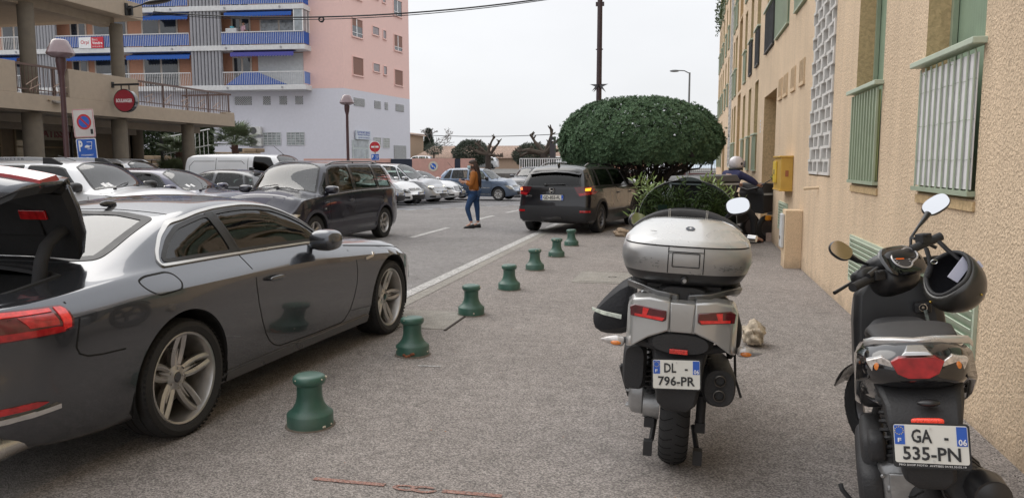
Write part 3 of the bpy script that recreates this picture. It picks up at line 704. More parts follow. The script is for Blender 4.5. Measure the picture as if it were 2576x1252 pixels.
# ================================================================ the other cars
def hatch(L,W,H,wx,wr,xc,xf,hc=1.02,hf=.78,b0=.98,b1=.92,rake=.30,xr=.25,nose=.16,rw=.66,zb=.2,ww=.2,box=0,**k):
    # xc cowl, xf roof front; x from the rear bumper
    w=W/2; xa=xc-.28
    top=[(0,H*.955),(xr,H*.985),(L*.35,H),(xf-.05,H*.985),(xf+.25,H*.945),(xc-.12,hc+.05),(xc+.08,hc),(xc+.5,(hc+hf)/2+.05),(L-.25,hf),(L-.08,hf-.12),(L,.52)]
    rail=[(0,H*.955-.06),(xr,H*.985-.06),(L*.35,H-.06),(xf-.15,H*.985-.055),(xf+.12,H*.945-.07),(xa,b1+.08),(xa+.2,b1+.015),(xc+.5,(hc+hf)/2-.02),(L-.25,hf-.06),(L-.08,hf-.18),(L,.48)]
    belt=[(0,b0),(L*.3,b0),(xa,b1),(xc+.4,(hc+hf)/2-.05),(L-.3,hf-.09),(L-.1,hf-.2),(L,.46)]
    hw=[(0,w*.88),(.1,w*.945),(.4,w*.99),(L*.4,w),(L*.7,w*.995),(L-.5,w*.965),(L-.22,w*.88),(L-.07,w*.78),(L,w*.68)]
    railw=[(0,w*rw),(.3,w*(rw+.02)),(L*.4,w*(rw+.03)),(xf,w*(rw+.02)),(xa+.1,w*.80),(L-.4,w*.78),(L-.1,w*.6),(L,w*.5)]
    if box: railw=[(0,w*.8),(.3,w*.82),(L*.4,w*.82),(xf,w*.78),(xa+.1,w*.82),(L-.4,w*.78),(L-.1,w*.6),(L,w*.5)]
    d=dict(L=L,W=W,H=H,top=top,rail=rail,belt=belt,hw=hw,railw=railw,zb=[(0,zb+.05),(.4,zb),(L-.4,zb-.02),(L,zb+.03)],wheels=wx,wr=wr,ww=ww,
      rearp=[(.2,.07),(.36,.0),(.55,.0),(.66,.045),(b0,.06),(H-.05,.06+rake)],frontp=[(.18,.08),(.32,.0),(.5,.02),(hf,.10),(hf+.2,.2)],bulge=(.08,nose),xa=xa,xc=xc,xf=xf,b0=b0,b1=b1,hf=hf,hc=hc,flare=.014,n=34,sub=1)
    d.update(k); return d
def std(name,label,sp,loc,hd,pm,panes,group=None,wheel_='five',gl=None,cladding=None,full=True,seats=None,steer=0,cat='car',ws=True,rear='rear',vanside=False,plates=None,trimm=None,sc=1,rail=None,mirm=None):
    c=Car(name,label,sp,loc,hd,group,cat=cat,sc=sc); c.pm=pm; L=sp['L']; xa,xc,xf=sp['xa'],sp['xc'],sp['xf']; w=sp['W']/2; H=sp['H']
    gl=gl or glc
    pn=[c.pane(*p) for p in panes]
    if pn: c.side_glass(pn,gl,trimm or seal,.024)
    if ws: c.glass_panel('windscreen','top',rnd([(xc-.01,0),(xc-.05,w*.4),(xa+.06,w*.79),(xf+.13,w*.60),(xf+.05,w*.3),(xf+.04,0),(xf+.05,-w*.3),(xf+.13,-w*.60),(xa+.06,-w*.79),(xc-.05,-w*.4)],.03),glw,seal,.035)
    if rear=='rear':
        z0=sp['b0']+.03; z1=H-.16; p=rnd([(-w*.72,z0),(w*.72,z0),(w*.60,z1),(0,z1+.015),(-w*.60,z1)],.05); c.glass_panel('rear_window','rear',p,glt if gl is glt else gl,seal,.03)
    elif rear=='top':
        x0,x1=sp['rg']; c.glass_panel('rear_window','top',rnd([(x0,-w*.3),(x0+.07,-w*.6),(x1-.03,-w*.52),(x1,0),(x1-.03,w*.52),(x0+.07,w*.6),(x0,w*.3)],.04),glw)
    c.wheels_(wheel_,steer,hash(len(label))%5*.3)
    c.finish(pm)
    if full:
        if pn: c.interior(panes[0][0]+.1,xa+.05,.32,seats or (xa-1.0,xa-1.85),sp['b1']+.02,w*.42)
        c.mirror(xa-.12,sp['b1']+.06,mirm or pm,.16)
        z1=sp['b1']+.01
        if len(panes)>=2 and not vanside:
            c.lines([[(xa+.05,z1-.05),(xa+.1,.6),(xa-.02,.32)],[((panes[-1][0]-.02),z1),(panes[-1][0]-.04,.6),(panes[-1][0]+.02,.3)],[(panes[-2][0]+.03,z1),(panes[-2][0]+.0,.75),(panes[-2][0]+.15,.6)],[(panes[-1][0]+.02,.3),(xa-.02,.32)],[(xa+.22,z1-.01),(L-.7,sp['hf']-.03),(L-.3,sp['hf']-.12)]],.01,
               [('top',[(xc+.06,-w*.8),(xc+.1,0),(xc+.06,w*.8)])])
            c.handle(panes[-1][0]+.13,z1-.13,mirm and blk); c.handle(panes[-2][0]+.2,z1-.12,mirm and blk)
        c.wiper(xc-.02,.05,xa+.25,w*.55); c.wiper(xc-.03,-w*.55,xc-.15,-.02)
    if cladding:
        for sd in(-1,1): c.ribbon('side_cladding','side',[(sp['wheels'][0]+sp['wr']+.08,.42),(sp['wheels'][1]-sp['wr']-.08,.42)],.09,cladding,.018,sd)
    if rail: c.roof_rails(*rail)
    return c
def front_face(c,hl,gr,lower=None,pl=None,fog=None,lampm=None,logo=True,chr_=None):
    sp=c.sp; L=sp['L']; w=sp['W']/2; dz=max(0,max(v for u,v in hl)-(sp['hf']-.13)); hl=[(u,v-dz) for u,v in hl]; dz=max(0,max(v for u,v in gr)-(sp['hf']-.11)); gr=[(u,v-dz) for u,v in gr]
    for sd in(-1,1):
        o=c.panel('headlight','front',[(sd*u,v) for u,v in hl],lampm or lampd,.006)
        us=[u for u,v in hl]; vs=[v for u,v in hl]; m=(sum(us)/len(us),sum(vs)/len(vs))
        lo,n=c.proj('front',sd*m[0],m[1]); b=B(); b.ell(lo+n*.004,(.03,.045,.04)); b.obj('lamp_lens',lampc,o,60,shift=c.sh)
        # wrap on the side
        x0=L-.32; zz=(min(vs),max(vs)); c.panel('headlight_side','side',[(L-.42,zz[1]-.02),(L-.16,zz[0]+.02),(L-.14,zz[1]-.03),(L-.26,zz[1])],lampc,.005,sd)
        if fog: c.panel('fog_lamp','front',rnd([(sd*(fog[0]-.09),fog[1]-.045),(sd*(fog[0]+.09),fog[1]-.035),(sd*(fog[0]+.09),fog[1]+.035),(sd*(fog[0]-.09),fog[1]+.04)],.02),blk,.005)
    g=c.panel('grille','front',gr,blkg,.006)
    if chr_: c.ribbon('grille_trim','front',chr_,.018,chrome2,.012,parent=g)
    vs=[v for u,v in gr]; hw_=max(u for u,v in gr)
    for k in range(1,4):
        z=min(vs)+(max(vs)-min(vs))*k/4; c.ribbon('grille_bar','front',[(-hw_*.85,z),(hw_*.85,z)],.012,chrome2 if k!=2 else blk,.01,parent=g)
    if lower: c.panel('lower_grille','front',lower,blk,.005)
    if logo:
        z=(min(vs)+max(vs))/2; lo,n=c.proj('front',0,z); b=B(); b.tube([(lo.x+.02,.05*math.cos(R(q)),lo.z+.05*math.sin(R(q))) for q in range(0,360,20)],.009,6,closed=True); b.tube([(lo.x+.02,-.05,lo.z+.012),(lo.x+.022,0,lo.z),(lo.x+.02,.05,lo.z-.012)],.008,6); b.obj('emblem',chrome,c.root,60,shift=c.sh)
    if pl:
        txt,z=pl; lo,n=c.proj('front',0,z); plate(c.root,Matrix.Translation((lo.x+.02-L/2,0,z))@Matrix.Rotation(PI/2,4,'Z')@Matrix.Rotation(PI/2,4,'X'),.52,.11,[txt])
def rear_face(c,tl,pl=None,refl=None,side=True):
    L=c.sp['L']
    for sd in(-1,1):
        c.panel('tail_light','rear',[(sd*u,v) for u,v in tl],lampr,.006)
        if side:
            vs=[v for u,v in tl]; c.panel('tail_light_side','side',[(.02,min(vs)+.01),(.14,min(vs)+.02),(.17,max(vs)-.02),(.04,max(vs)-.01)],lampr,.005,sd)
        if refl: c.panel('reflector','rear',[(sd*refl[0]-.07,refl[1]-.02),(sd*refl[0]+.07,refl[1]-.02),(sd*refl[0]+.07,refl[1]+.02),(sd*refl[0]-.07,refl[1]+.02)],lampr,.008)
    if pl:
        txt,z=pl; lo,n=c.proj('rear',0,z); plate(c.root,Matrix.Translation((lo.x-.015-L/2,0,z))@Matrix.Rotation(-PI/2,4,'Z')@Matrix.Rotation(PI/2,4,'X'),.52,.11,[txt])
def place(fx,fy,hd,L,fwd=True):
    # centre from the nose point
    return (fx-L/2*math.cos(R(hd)),fy-L/2*math.sin(R(hd)))
# --- black crossover pulling on to the pavement
sp=hatch(4.09,1.725,1.475,(.73,3.26),.315,3.30,2.55,hc=1.05,hf=.86,b0=.98,b1=.95,rake=.24,n=44,sub=2,rw=.68,ww=.195)
pj_=paint('black_pearl_paint',(.007,.007,.010),.3,.3,dirt=.02)
h=77.4
jz=std('crossover_car','black compact crossover with its indicator lit, pulling up across the white line',sp,(-2.36,18.68,0),R(h),pj_,[(.42,.62,.66,.70),(.72,.76,1.62,1.60),(1.70,1.68,2.62,2.55),(2.68,2.62,2.98,2.70)],wheel_='jazz',gl=glt,cladding=blk,sc=1.035)
c=jz; c.roof_rails(.55,2.5,.50,blkg,.06)
c.panel('bumper','rear',rnd([(-.83,.30),(.83,.30),(.85,.56),(.60,.60),(-.60,.60),(-.85,.56)],.03),blk,.02,step=.04)
for sd in(-1,1):
    for i,x in enumerate(sp['wheels']):
        r=sp['wr']+.075; c.ribbon('arch_cladding','side',[(x+r*math.cos(R(q)),.325+r*math.sin(R(q))) for q in range(-5,186,10)],.06,blk,.014,sd)
    o=c.panel('tail_light','rear',[(sd*u,v) for u,v in [(.55,.86),(.60,.80),(.84,.84),(.86,.96),(.80,1.01),(.48,.99)]],lamprd,.012)
    c.panel('brake_section','rear',[(sd*u,v) for u,v in [(.60,.815),(.83,.85),(.84,.90),(.58,.865)]],lampr,.016,parent=o)
    on=sd<0
    c.panel('indicator','rear',[(sd*u,v) for u,v in [(.71,.915),(.79,.92),(.79,.975),(.71,.97)]],mat('indicator_lit',(1,.33,.02),.3,emis=1.7) if on else mat('lamp_side_lit',(1,.25,.08),.3,emis=1.0),.017,parent=o)
    c.panel('tail_light_side','side',[(.06,.82),(.2,.86),(.34,.95),(.22,.99),(.05,1.0)],lampr,.006,sd)
    c.panel('reflector','rear',[(sd*.62,.47),(sd*.80,.47),(sd*.80,.51),(sd*.62,.51)],M['lamp_side_lit'] if 0 else lampr,.028)
lo,n=c.proj('rear',0,.78); plate(c.root,Matrix.Translation((lo.x-.012-4.09/2,0,.775))@Matrix.Rotation(-PI/2,4,'Z')@Matrix.Rotation(PI/2,4,'X'),.52,.11,['GD-855-FL'])
b=B(); x=lo.x-.03
for yy in(-.035,.035): b.tube([(x,yy*1.15,.975),(x-.004,yy*.8,.915),(x,yy*.75,.86)],.007,6)
b.tube([(x,-.027,.913),(x,.027,.913)],.006,6); b.tube([(x+.004,.055*math.cos(R(q)),.917+.062*math.sin(R(q))) for q in range(0,360,20)],.004,6,closed=True); b.obj('emblem',chrome,c.root,60,shift=c.sh)
text('model_lettering','JAZZ',.15,.035,chrome2,c.root,Matrix.Translation((lo.x-.01-4.09/2,.53,.80))@Matrix.Rotation(-PI/2,4,'Z')@Matrix.Rotation(PI/2,4,'X'))
c.wiper(.07,.12,.07,-.2) if 0 else None
b=B(); p0,n0=c.proj('rear',.15,1.03); p1,n1=c.proj('rear',-.28,1.05); b.tube([p0+n0*.02,(p0+p1)/2+n0*.045,p1+n1*.02],.010,6); b.ell(p0+n0*.02,(.03,.04,.03)); b.obj('rear_wiper',blk,c.root,60,shift=c.sh)
b=B(); q0,_=c.proj('top',.35,0); b.ell((q0.x,0,q0.z+.03),(.07,.018,.045),2,2); b.obj('roof_aerial',blkg,c.root,60,shift=c.sh)
b=B(); q0,_=c.proj('top',.22,0); q1,_=c.proj('top',.22,.5)
b.loft([[(xx,yy,q0.z-.03-.06*(yy/.6)**2+dz) for xx,dz in((.30,.035),(.12,.012),(.10,-.01),(.28,-.01))] for yy in(-.58,-.3,0,.3,.58)]); b.obj('roof_spoiler',c.pm,c.root,30,shift=c.sh,bevel=.006)
c.panel('tow_cover','rear',[(-.25,.33),(.25,.33),(.22,.38),(-.22,.38)],blkg,.03)
# --- dark people carrier on the road
sp=hatch(4.32,1.742,1.60,(.77,3.46),.315,3.42,2.62,hc=1.08,hf=.82,b0=1.02,b1=.96,rake=.22,n=44,sub=2,rw=.70,nose=.22,ww=.195)
pz=paint('dark_blue_black_paint',(.012,.012,.024),.35,.3,dirt=.12)
hz=-107-12.65+360
def w2(xc_,zc_): 
    a=R(12.65); return (xc_*math.cos(a)-zc_*math.sin(a),xc_*math.sin(a)+zc_*math.cos(a))
X0,Y0=w2(-3.88,15.0)
zf=std('people_carrier','dark navy people carrier with roof rails and a dull peeling bonnet, waiting in the road',sp,(X0,Y0,0),R(265.75),pz,[(.40,.52,.92,.95),(1.02,1.05,1.92,1.90),(2.02,2.0,2.92,2.70),(3.0,2.80,3.16,2.92)],wheel_='seven',cladding=mat('cladding_grey',(.05,.05,.065),.45))
c=zf; c.roof_rails(.55,2.6,.56,blkg,.035)
for sd in(-1,1):
    for i,x in enumerate(sp['wheels']):
        r=sp['wr']+.07; c.ribbon('arch_cladding','side',[(x+r*math.cos(R(q)),.325+r*math.sin(R(q))) for q in range(-5,186,10)],.05,M['cladding_grey'],.012,sd)
front_face(c,[(.50,.68),(.76,.70),(.78,.84),(.66,.86),(.50,.80)],rnd([(-.40,.66),(.40,.66),(.44,.78),(-.44,.78)],.05),rnd([(-.5,.28),(.5,.28),(.5,.36),(-.5,.36)],.02),('129 BCG 06',.50),(.62,.36),lampm=lampc,chr_=[(-.44,.70),(-.42,.60),(0,.57),(.42,.60),(.44,.70)])
rear_face(c,[(.70,.75),(.80,.75),(.76,1.3),(.68,1.3)],side=False)
c.panel('faded_clearcoat','top',[(3.5,-.5),(3.75,-.62),(4.0,-.45),(3.95,-.2),(4.05,.1),(3.9,.3),(3.95,.5),(3.7,.6),(3.6,.2),(3.7,0),(3.55,-.2)],mat('peeled_lacquer',(.06,.058,.085),.6,var=.3,vs_=20),.0012)
c.panel('side_repeater','side',[(3.12,.72),(3.18,.72),(3.18,.75),(3.12,.75)],lampc,.006,1)
# --- row nosed up to the street
ROW='cars parked nose-out in the car park'
wp=paint('white_paint',(.72,.73,.75),.0,.35,dirt=.05)
sp=hatch(4.32,1.82,1.60,(.80,3.47),.34,3.22,2.40,hc=1.14,hf=1.0,b0=1.13,b1=1.05,rake=.2,rw=.72,ww=.215,n=40,sub=2)
c=std('offroad_car','white compact off-roader with grey lettered roof rails, nearest of the car park row',sp,(-8.1-2.16,11.5,0),R(1.5),wp,[(.30,.42,.80,.85),(.88,.92,1.66,1.66),(1.78,1.76,2.80,2.42)],group=ROW,gl=glt,mirm=blk,cladding=blk)
for sd in(-1,1):
    pts=[]
    for i in range(21):
        x=.55+1.75*i/20; lo,n=c.proj('top',x,sd*.60); t=i/20; k=min(sst(t/.1),sst((1-t)/.1)); pts.append((x,sd*.60,lo.z+.0+.075*k))
    b=B()
    b.loft([[(p[0],p[1]-.02,p[2]-.038),(p[0],p[1]+.02,p[2]-.038),(p[0],p[1]+.02,p[2]+.02),(p[0],p[1]-.02,p[2]+.02)] for p in pts[4:17]]); rr=b.obj('roof_rail',mat('rail_silver',(.45,.46,.48),.35,metal=.4),c.root,30,shift=c.sh,bevel=.005)
    for seg in (pts[0:5],pts[16:21]):
        b=B(); b.loft([[(p[0],p[1]-.025,c.proj('top',p[0],p[1])[0].z-.01),(p[0],p[1]+.025,c.proj('top',p[0],p[1])[0].z-.01),(p[0],p[1]+.022,p[2]+.022),(p[0],p[1]-.022,p[2]+.022)] for p in seg]); b.obj('rail_foot',blk,rr,30,shift=c.sh,bevel=.005)
    if sd<0: text('rail_lettering','DUSTER',.46,.032,M['cladding_grey'],rr,face_m((1.36-4.32/2,-.6225,pts[9][2]-.010)),.004,space=1.5)
front_face(c,[(.52,.76),(.80,.78),(.80,.92),(.56,.92)],rnd([(-.45,.74),(.45,.74),(.48,.90),(-.48,.90)],.03),rnd([(-.5,.3),(.5,.3),(.55,.5),(-.55,.5)],.03))
for q in ((3.03,-.42),(3.0,-.50)): c.panel('sticker','top',[(q[0]-.05,q[1]-.035),(q[0]+.05,q[1]-.035),(q[0]+.05,q[1]+.035),(q[0]-.05,q[1]+.035)],whitep,.003)
b=B(); q0,_=c.proj('top',2.05,0); b.tube([(q0.x,0,q0.z),(q0.x-.35,0,q0.z+.09)],.006,6); b.obj('roof_aerial',blk,c.root,60,shift=c.sh)
sp=hatch(4.25,1.78,1.45,(.80,3.45),.315,3.27,2.28,hc=1.0,hf=.82,b0=.99,b1=.93,rake=.3,n=36,sub=2,rw=.66)
c=std('parked_hatchback','dark violet blue hatchback parked between the white off-roader and the dark saloon',sp,(-8.75-2.12,14.6,0),R(0),paint('violet_blue_paint',(.022,.022,.06),.4,.3),[(.35,.55,.72,.76),(.82,.86,1.62,1.60),(1.72,1.70,2.76,2.40)],group=ROW)
front_face(c,[(.52,.60),(.80,.62),(.80,.76),(.56,.76)],rnd([(-.4,.60),(.4,.60),(.42,.72),(-.42,.72)],.03),rnd([(-.5,.25),(.5,.25),(.55,.42),(-.55,.42)],.03))
for q in ((3.0,-.40),(2.96,-.50)): c.panel('sticker','top',[(q[0]-.05,q[1]-.03),(q[0]+.05,q[1]-.03),(q[0]+.05,q[1]+.03),(q[0]-.05,q[1]+.03)],whitep,.003)
# saloon, tail to the street
def saloon(L,W,H,wx,wr,xc,xf,rg,hc=.98,hf=.76,b0=.95,b1=.90,deck=1.02,**k):
    d=hatch(L,W,H,wx,wr,xc,xf,hc=hc,hf=hf,b0=b0,b1=b1,rake=.02,**k)
    r0,r1=rg
    d['top']=[(0,deck-.10),(.05,deck-.04),(.3,deck),(r0,deck+.015),((r0+r1)/2,(deck+H)/2+.05),(r1,H-.05)]+[(r1+.35,H-.01),(L*.47,H)]+[p for p in d['top'] if p[0]>L*.5]
    d['rail']=[(0,b0-.06),(.3,b0+.01),(r0-.05,b0+.03),((r0+r1)/2-.02,(b0+H)/2-.03),(r1,H-.13),(r1+.35,H-.07),(L*.47,H-.06)]+[p for p in d['rail'] if p[0]>L*.5]
    d['rearp']=[(.2,.07),(.36,.0),(.55,.0),(.66,.04),(b0,.04),(H,.04)]; d['rg']=(r0+.02,r1+.02); return d
sp=saloon(4.63,1.81,1.40,(1.05,3.86),.33,3.45,2.55,(.72,1.35),n=44,sub=2)
c=std('parked_saloon','dark grey saloon parked tail out, beyond the violet hatchback',sp,(-9.3-2.31,17.85,0),R(181),paint('graphite_paint',(.05,.052,.06),.5,.3),[(1.02,1.16,1.24,1.36),(1.30,1.42,2.10,2.10),(2.2,2.2,3.08,2.72)],group=ROW,rear='top')
rear_face(c,[(.50,.76),(.83,.76),(.83,.90),(.52,.90)],('CX-417-ZA',.62))
b=B(); q0,_=c.proj('top',1.55,0); b.ell((q0.x,0,q0.z+.03),(.08,.018,.045),2,2); b.obj('roof_aerial',blkg,c.root,60,shift=c.sh)
# white van
sp=hatch(4.55,1.83,1.84,(.85,3.60),.32,3.72,2.95,hc=1.22,hf=.98,b0=1.05,b1=1.05,rake=.12,box=1,xr=.2,n=40,sub=2,nose=.2)
c=std('panel_van','white panel van without rear windows behind the dark saloon',sp,(-10.4-2.27,21.5,0),R(0),wp,[(2.42,2.44,3.36,2.95)],group=ROW,gl=glt,rear=None,vanside=True,mirm=blk,cat='van',seats=(2.5,))
c.lines([[(2.25,1.72),(2.27,1.0),(2.27,.4)],[(1.2,1.72),(1.2,1.0),(1.2,.4)],[(.28,.9),(.30,1.45),(.45,1.60),(1.15,1.60)],[(1.26,1.60),(2.05,1.60),(2.15,1.52)]],.014)
front_face(c,[(.50,.74),(.80,.76),(.80,.92),(.56,.92)],rnd([(-.4,.72),(.4,.72),(.42,.84),(-.42,.84)],.03))
b=B(); q0,_=c.proj('top',3.0,0); b.tube([(q0.x,0,q0.z),(q0.x-.33,0,q0.z+.27)],.009,6); b.obj('roof_aerial',blk,c.root,60,shift=c.sh)
# white SUV with bars behind the van
sp=hatch(4.3,1.80,1.70,(.8,3.45),.34,3.2,2.35,hc=1.1,hf=.95,b0=1.05,b1=1.0,rake=.2,n=28,sub=2)
c=std('parked_suv','white car with low black roof rails just visible beyond the van',sp,(-14.2,25.2,-.02),R(0),wp,[(.35,.5,.8,.85),(.88,.92,1.66,1.66),(1.78,1.76,2.78,2.42)],group=ROW); c.roof_rails(.6,2.4,.58,blk,.05)
# --- second row, the far side of the near cars
sp=hatch(4.5,1.85,1.66,(.85,3.55),.34,3.3,2.4,hc=1.1,hf=.92,b0=1.05,b1=1.0,rake=.3,n=30,sub=2)
sil=paint('silver_paint',(.42,.43,.45),.6,.35)
c=std('parked_suv','silver estate with pale roof rails in front of the bakery columns',sp,(-16.0,19.9,0),R(2),sil,[(.45,.62,.8,.85),(.88,.92,1.66,1.66),(1.78,1.76,2.86,2.46)],trimm=chrome2); c.roof_rails(.6,2.4,.58,sil,.06)
c=std('parked_suv','grey car with a lit red high brake lamp, tail towards the bakery shopfront',sp,(-15.9,16.6,0),R(12),paint('mid_grey_paint',(.2,.2,.21),.5,.35),[(.45,.62,.8,.85),(.88,.92,1.66,1.66),(1.78,1.76,2.86,2.46)],gl=glt)
c.panel('high_brake_lamp','side',[(2.9,1.42),(3.3,1.30),(3.32,1.34),(2.95,1.46)],lampr,.006,-1) if 0 else None
q0,_=c.proj('top',.3,0); b=B(); b.bb(.22,.32,-.55,.55,q0.z-.02,q0.z+.03); b.obj('roof_spoiler',c.pm,c.root,30,bevel=.01,shift=c.sh)
b=B(); b.bb(.195,.22,-.2,.2,q0.z-.01,q0.z+.02); b.obj('high_brake_lamp',mat('brake_lit',(1,.05,.03),.3,emis=2),c.root,0,shift=c.sh)
sp=hatch(4.1,1.74,1.44,(.75,3.3),.31,3.1,2.3,n=28,sub=2)
c=std('parked_hatchback','small grey hatchback with red tail lights tucked behind the white van',sp,(-19.2,22.6,0),R(181),paint('mid_grey_paint',(.2,.2,.21),.5,.35),[(.35,.55,.72,.76),(.82,.86,1.62,1.60),(1.72,1.70,2.7,2.40)]); rear_face(c,[(.5,.85),(.8,.85),(.78,1.1),(.6,1.1)])
# --- row beyond the people carrier
sp=hatch(4.2,1.79,1.46,(.82,3.40),.32,3.12,2.28,hc=1.0,hf=.80,b0=.99,b1=.93,rake=.3,n=36,sub=2,nose=.2)
G=ROW; gz_=-.12
VP=[(.35,.55,.72,.76),(.82,.86,1.62,1.60),(1.72,1.70,2.74,2.38)]
vf=dict(hl=[(.50,.60),(.80,.62),(.82,.74),(.70,.77),(.50,.72)],gr=rnd([(-.46,.62),(.46,.62),(.46,.72),(-.46,.72)],.02),lower=rnd([(-.5,.24),(.5,.24),(.56,.44),(-.56,.44)],.03),fog=(.70,.34))
c=std('parked_hatchback','dark grey hatchback with a slim barred grille, next beyond the people carrier',sp,(-10.3-2.1,27.0,-.08),R(-8),paint('graphite_paint',(.05,.052,.06),.5,.3),VP,group=G); front_face(c,pl=('CJ-266-XY',.49),**vf)
c=std('parked_hatchback','white hatchback with a slim barred grille, between the dark hatchback and the silver people carrier',sp,(-10.35-2.1,29.4,-.13),R(-8),wp,VP,group=G); front_face(c,pl=('AW-523-FK',.49),**vf)
sp=hatch(4.55,1.83,1.70,(.85,3.65),.335,3.70,2.60,hc=1.08,hf=.86,b0=1.04,b1=.98,rake=.28,n=40,sub=2,nose=.24,rw=.66)
c=std('people_carrier','silver people carrier with slim lit daytime lamps in the far row',sp,(-10.1-2.27,31.75,-.17),R(-8),sil,[(.45,.65,.9,.95),(1.0,1.02,1.95,1.93),(2.05,2.03,2.98,2.66),(3.06,2.75,3.42,2.85)],group=G,trimm=seal)
front_face(c,[(.52,.60),(.74,.60),(.80,.70),(.54,.72)],rnd([(-.36,.30),(.36,.30),(.46,.42),(.38,.56),(-.38,.56),(-.46,.42)],.03),None,('CZ-307-BV',.50),(.68,.32),chr_=[(-.7,.70),(-.4,.69),(0,.68),(.4,.69),(.7,.70)])
for sd in(-1,1): c.panel('daytime_lamp','front',[(sd*.46,.715),(sd*.74,.725),(sd*.74,.75),(sd*.46,.735)],mat('drl_lit',(1,.9,.6),.3,emis=1.6),.008)
sp=hatch(4.3,1.79,1.42,(.85,3.43),.33,3.2,2.3,hc=.98,hf=.82,b0=.97,b1=.91,rake=.34,n=40,sub=2,nose=.22)
c=std('parked_hatchback','white hatchback with a tall black grille at the far end of the row',sp,(-10.0-2.15,34.0,-.2),R(-8),wp,VP,group=G)
front_face(c,[(.42,.62),(.76,.66),(.80,.76),(.44,.73)],rnd([(-.30,.30),(.30,.30),(.36,.55),(.30,.74),(-.30,.74),(-.36,.55)],.03),None,('BT-519-RS',.46),(.66,.34))
# --- blue-grey city car side on
sp=hatch(3.90,1.70,1.53,(.68,3.16),.31,3.02,2.18,hc=1.06,hf=.84,b0=1.0,b1=.94,rake=.34,n=40,sub=2,nose=.22,xr=.35,rw=.64)
c=std('city_car','blue grey city car seen side on behind the walking woman',sp,(-9.75,36.4,-.22),R(-6),paint('steel_blue_paint',(.10,.14,.21),.5,.32,dirt=.1),[(.34,.60,.66,.70),(.76,.78,1.56,1.52),(1.66,1.62,2.62,2.30)],wheel_='cap9',cat='car',mirm=blk,sc=1.0)
front_face(c,[(.46,.66),(.74,.68),(.76,.82),(.62,.84),(.46,.76)],rnd([(-.40,.64),(.40,.64),(.40,.74),(-.40,.74)],.03),rnd([(-.4,.28),(.4,.28),(.45,.42),(-.45,.42)],.03),('BF-744-LD',.50),lampm=lampc)
rear_face(c,[(.58,.78),(.78,.80),(.72,1.12),(.60,1.12)])
for sd in(-1,1):
    c.ribbon('rubbing_strip','side',[(1.1,.60),(2.75,.60)],.02,chrome2,.014,sd); c.ribbon('rubbing_strip','side',[(1.1,.30),(2.75,.29)],.016,chrome2,.014,sd); c.handle(1.2,.90,chrome2)
b=B(); q0,_=c.proj('top',.5,0); b.tube([(q0.x,0,q0.z),(q0.x-.28,0,q0.z+.3)],.008,6); b.obj('roof_aerial',blk,c.root,60,shift=c.sh)
# --- dark grey SUV nose-on and a pale car beside it
sp=hatch(4.45,1.84,1.60,(.9,3.55),.34,3.3,2.4,hc=1.08,hf=.95,b0=1.04,b1=1.0,rake=.3,n=36,sub=2)
VP2=[(.45,.62,.8,.85),(.88,.92,1.66,1.66),(1.78,1.76,2.86,2.46)]
c=std('parked_suv','dark grey crossover facing the camera behind the blue grey city car',sp,(-8.3,42.0,-.25),R(-96),paint('gunmetal_paint',(.10,.10,.11),.5,.32),VP2)
front_face(c,[(.55,.72),(.82,.74),(.84,.84),(.58,.84)],rnd([(-.5,.68),(.5,.68),(.52,.82),(-.52,.82)],.03),rnd([(-.6,.3),(.6,.3),(.65,.5),(-.65,.5)],.03),('EX-190-TQ',.55))
c=std('parked_hatchback','white car half hidden between the grey crossover and the black crossover',sp,(-5.8,43.0,-.25),R(-92),wp,VP2)
front_face(c,[(.55,.72),(.82,.74),(.84,.84),(.58,.84)],rnd([(-.5,.68),(.5,.68),(.52,.82),(-.52,.82)],.03))
# --- behind the clipped tree
c=std('parked_suv','white car parked behind the trunk of the clipped tree',sp,(-1.0,33.5,-.2),R(-85),wp,VP2)
# --- far terrace behind the fence
FT='cars on the raised car park beyond the fence'
def far(name,label,X,Y,hd,sp,pm,vp,z=.75,**k):
    c=std(name,label,sp,(X,Y,z),R(hd),pm,vp,group=FT,full=False,**k); return c

far('parked_van','dark people van on the raised far car park, beyond the fence',-10.2,101,0,hatch(4.4,1.85,1.85,(.85,3.5),.33,3.5,2.8,hc=1.2,hf=.98,b0=1.1,b1=1.05,rake=.15,box=1,n=24,sub=1),paint('plum_grey_paint',(.06,.05,.065),.4,.35),[(.35,.42,1.1,1.12),(1.2,1.22,2.0,2.0),(2.1,2.1,3.3,2.85)],1.15,gl=glt)
far('parked_estate','small white estate car on the raised far car park, right of the dark van',-3.0,96,180,hatch(4.2,1.75,1.5,(.8,3.3),.31,3.1,2.3,n=24,sub=1),wp,VP,.35)
far('parked_hatchback','white hatchback with roof level with the fence, left of the dark van',-16.8,99,180,hatch(4.1,1.75,1.5,(.8,3.3),.31,3.1,2.3,n=24,sub=1),wp,VP,.9)
far('parked_suv','white car behind the left part of the pink wall',-31.5,88,185,hatch(4.2,1.8,1.65,(.8,3.4),.33,3.2,2.3,n=24,sub=1),wp,VP,.75)
far('parked_hatchback','white car behind the right part of the pink wall',-24.5,92,182,hatch(4.2,1.8,1.5,(.8,3.4),.33,3.2,2.3,n=24,sub=1),wp,VP,.8)
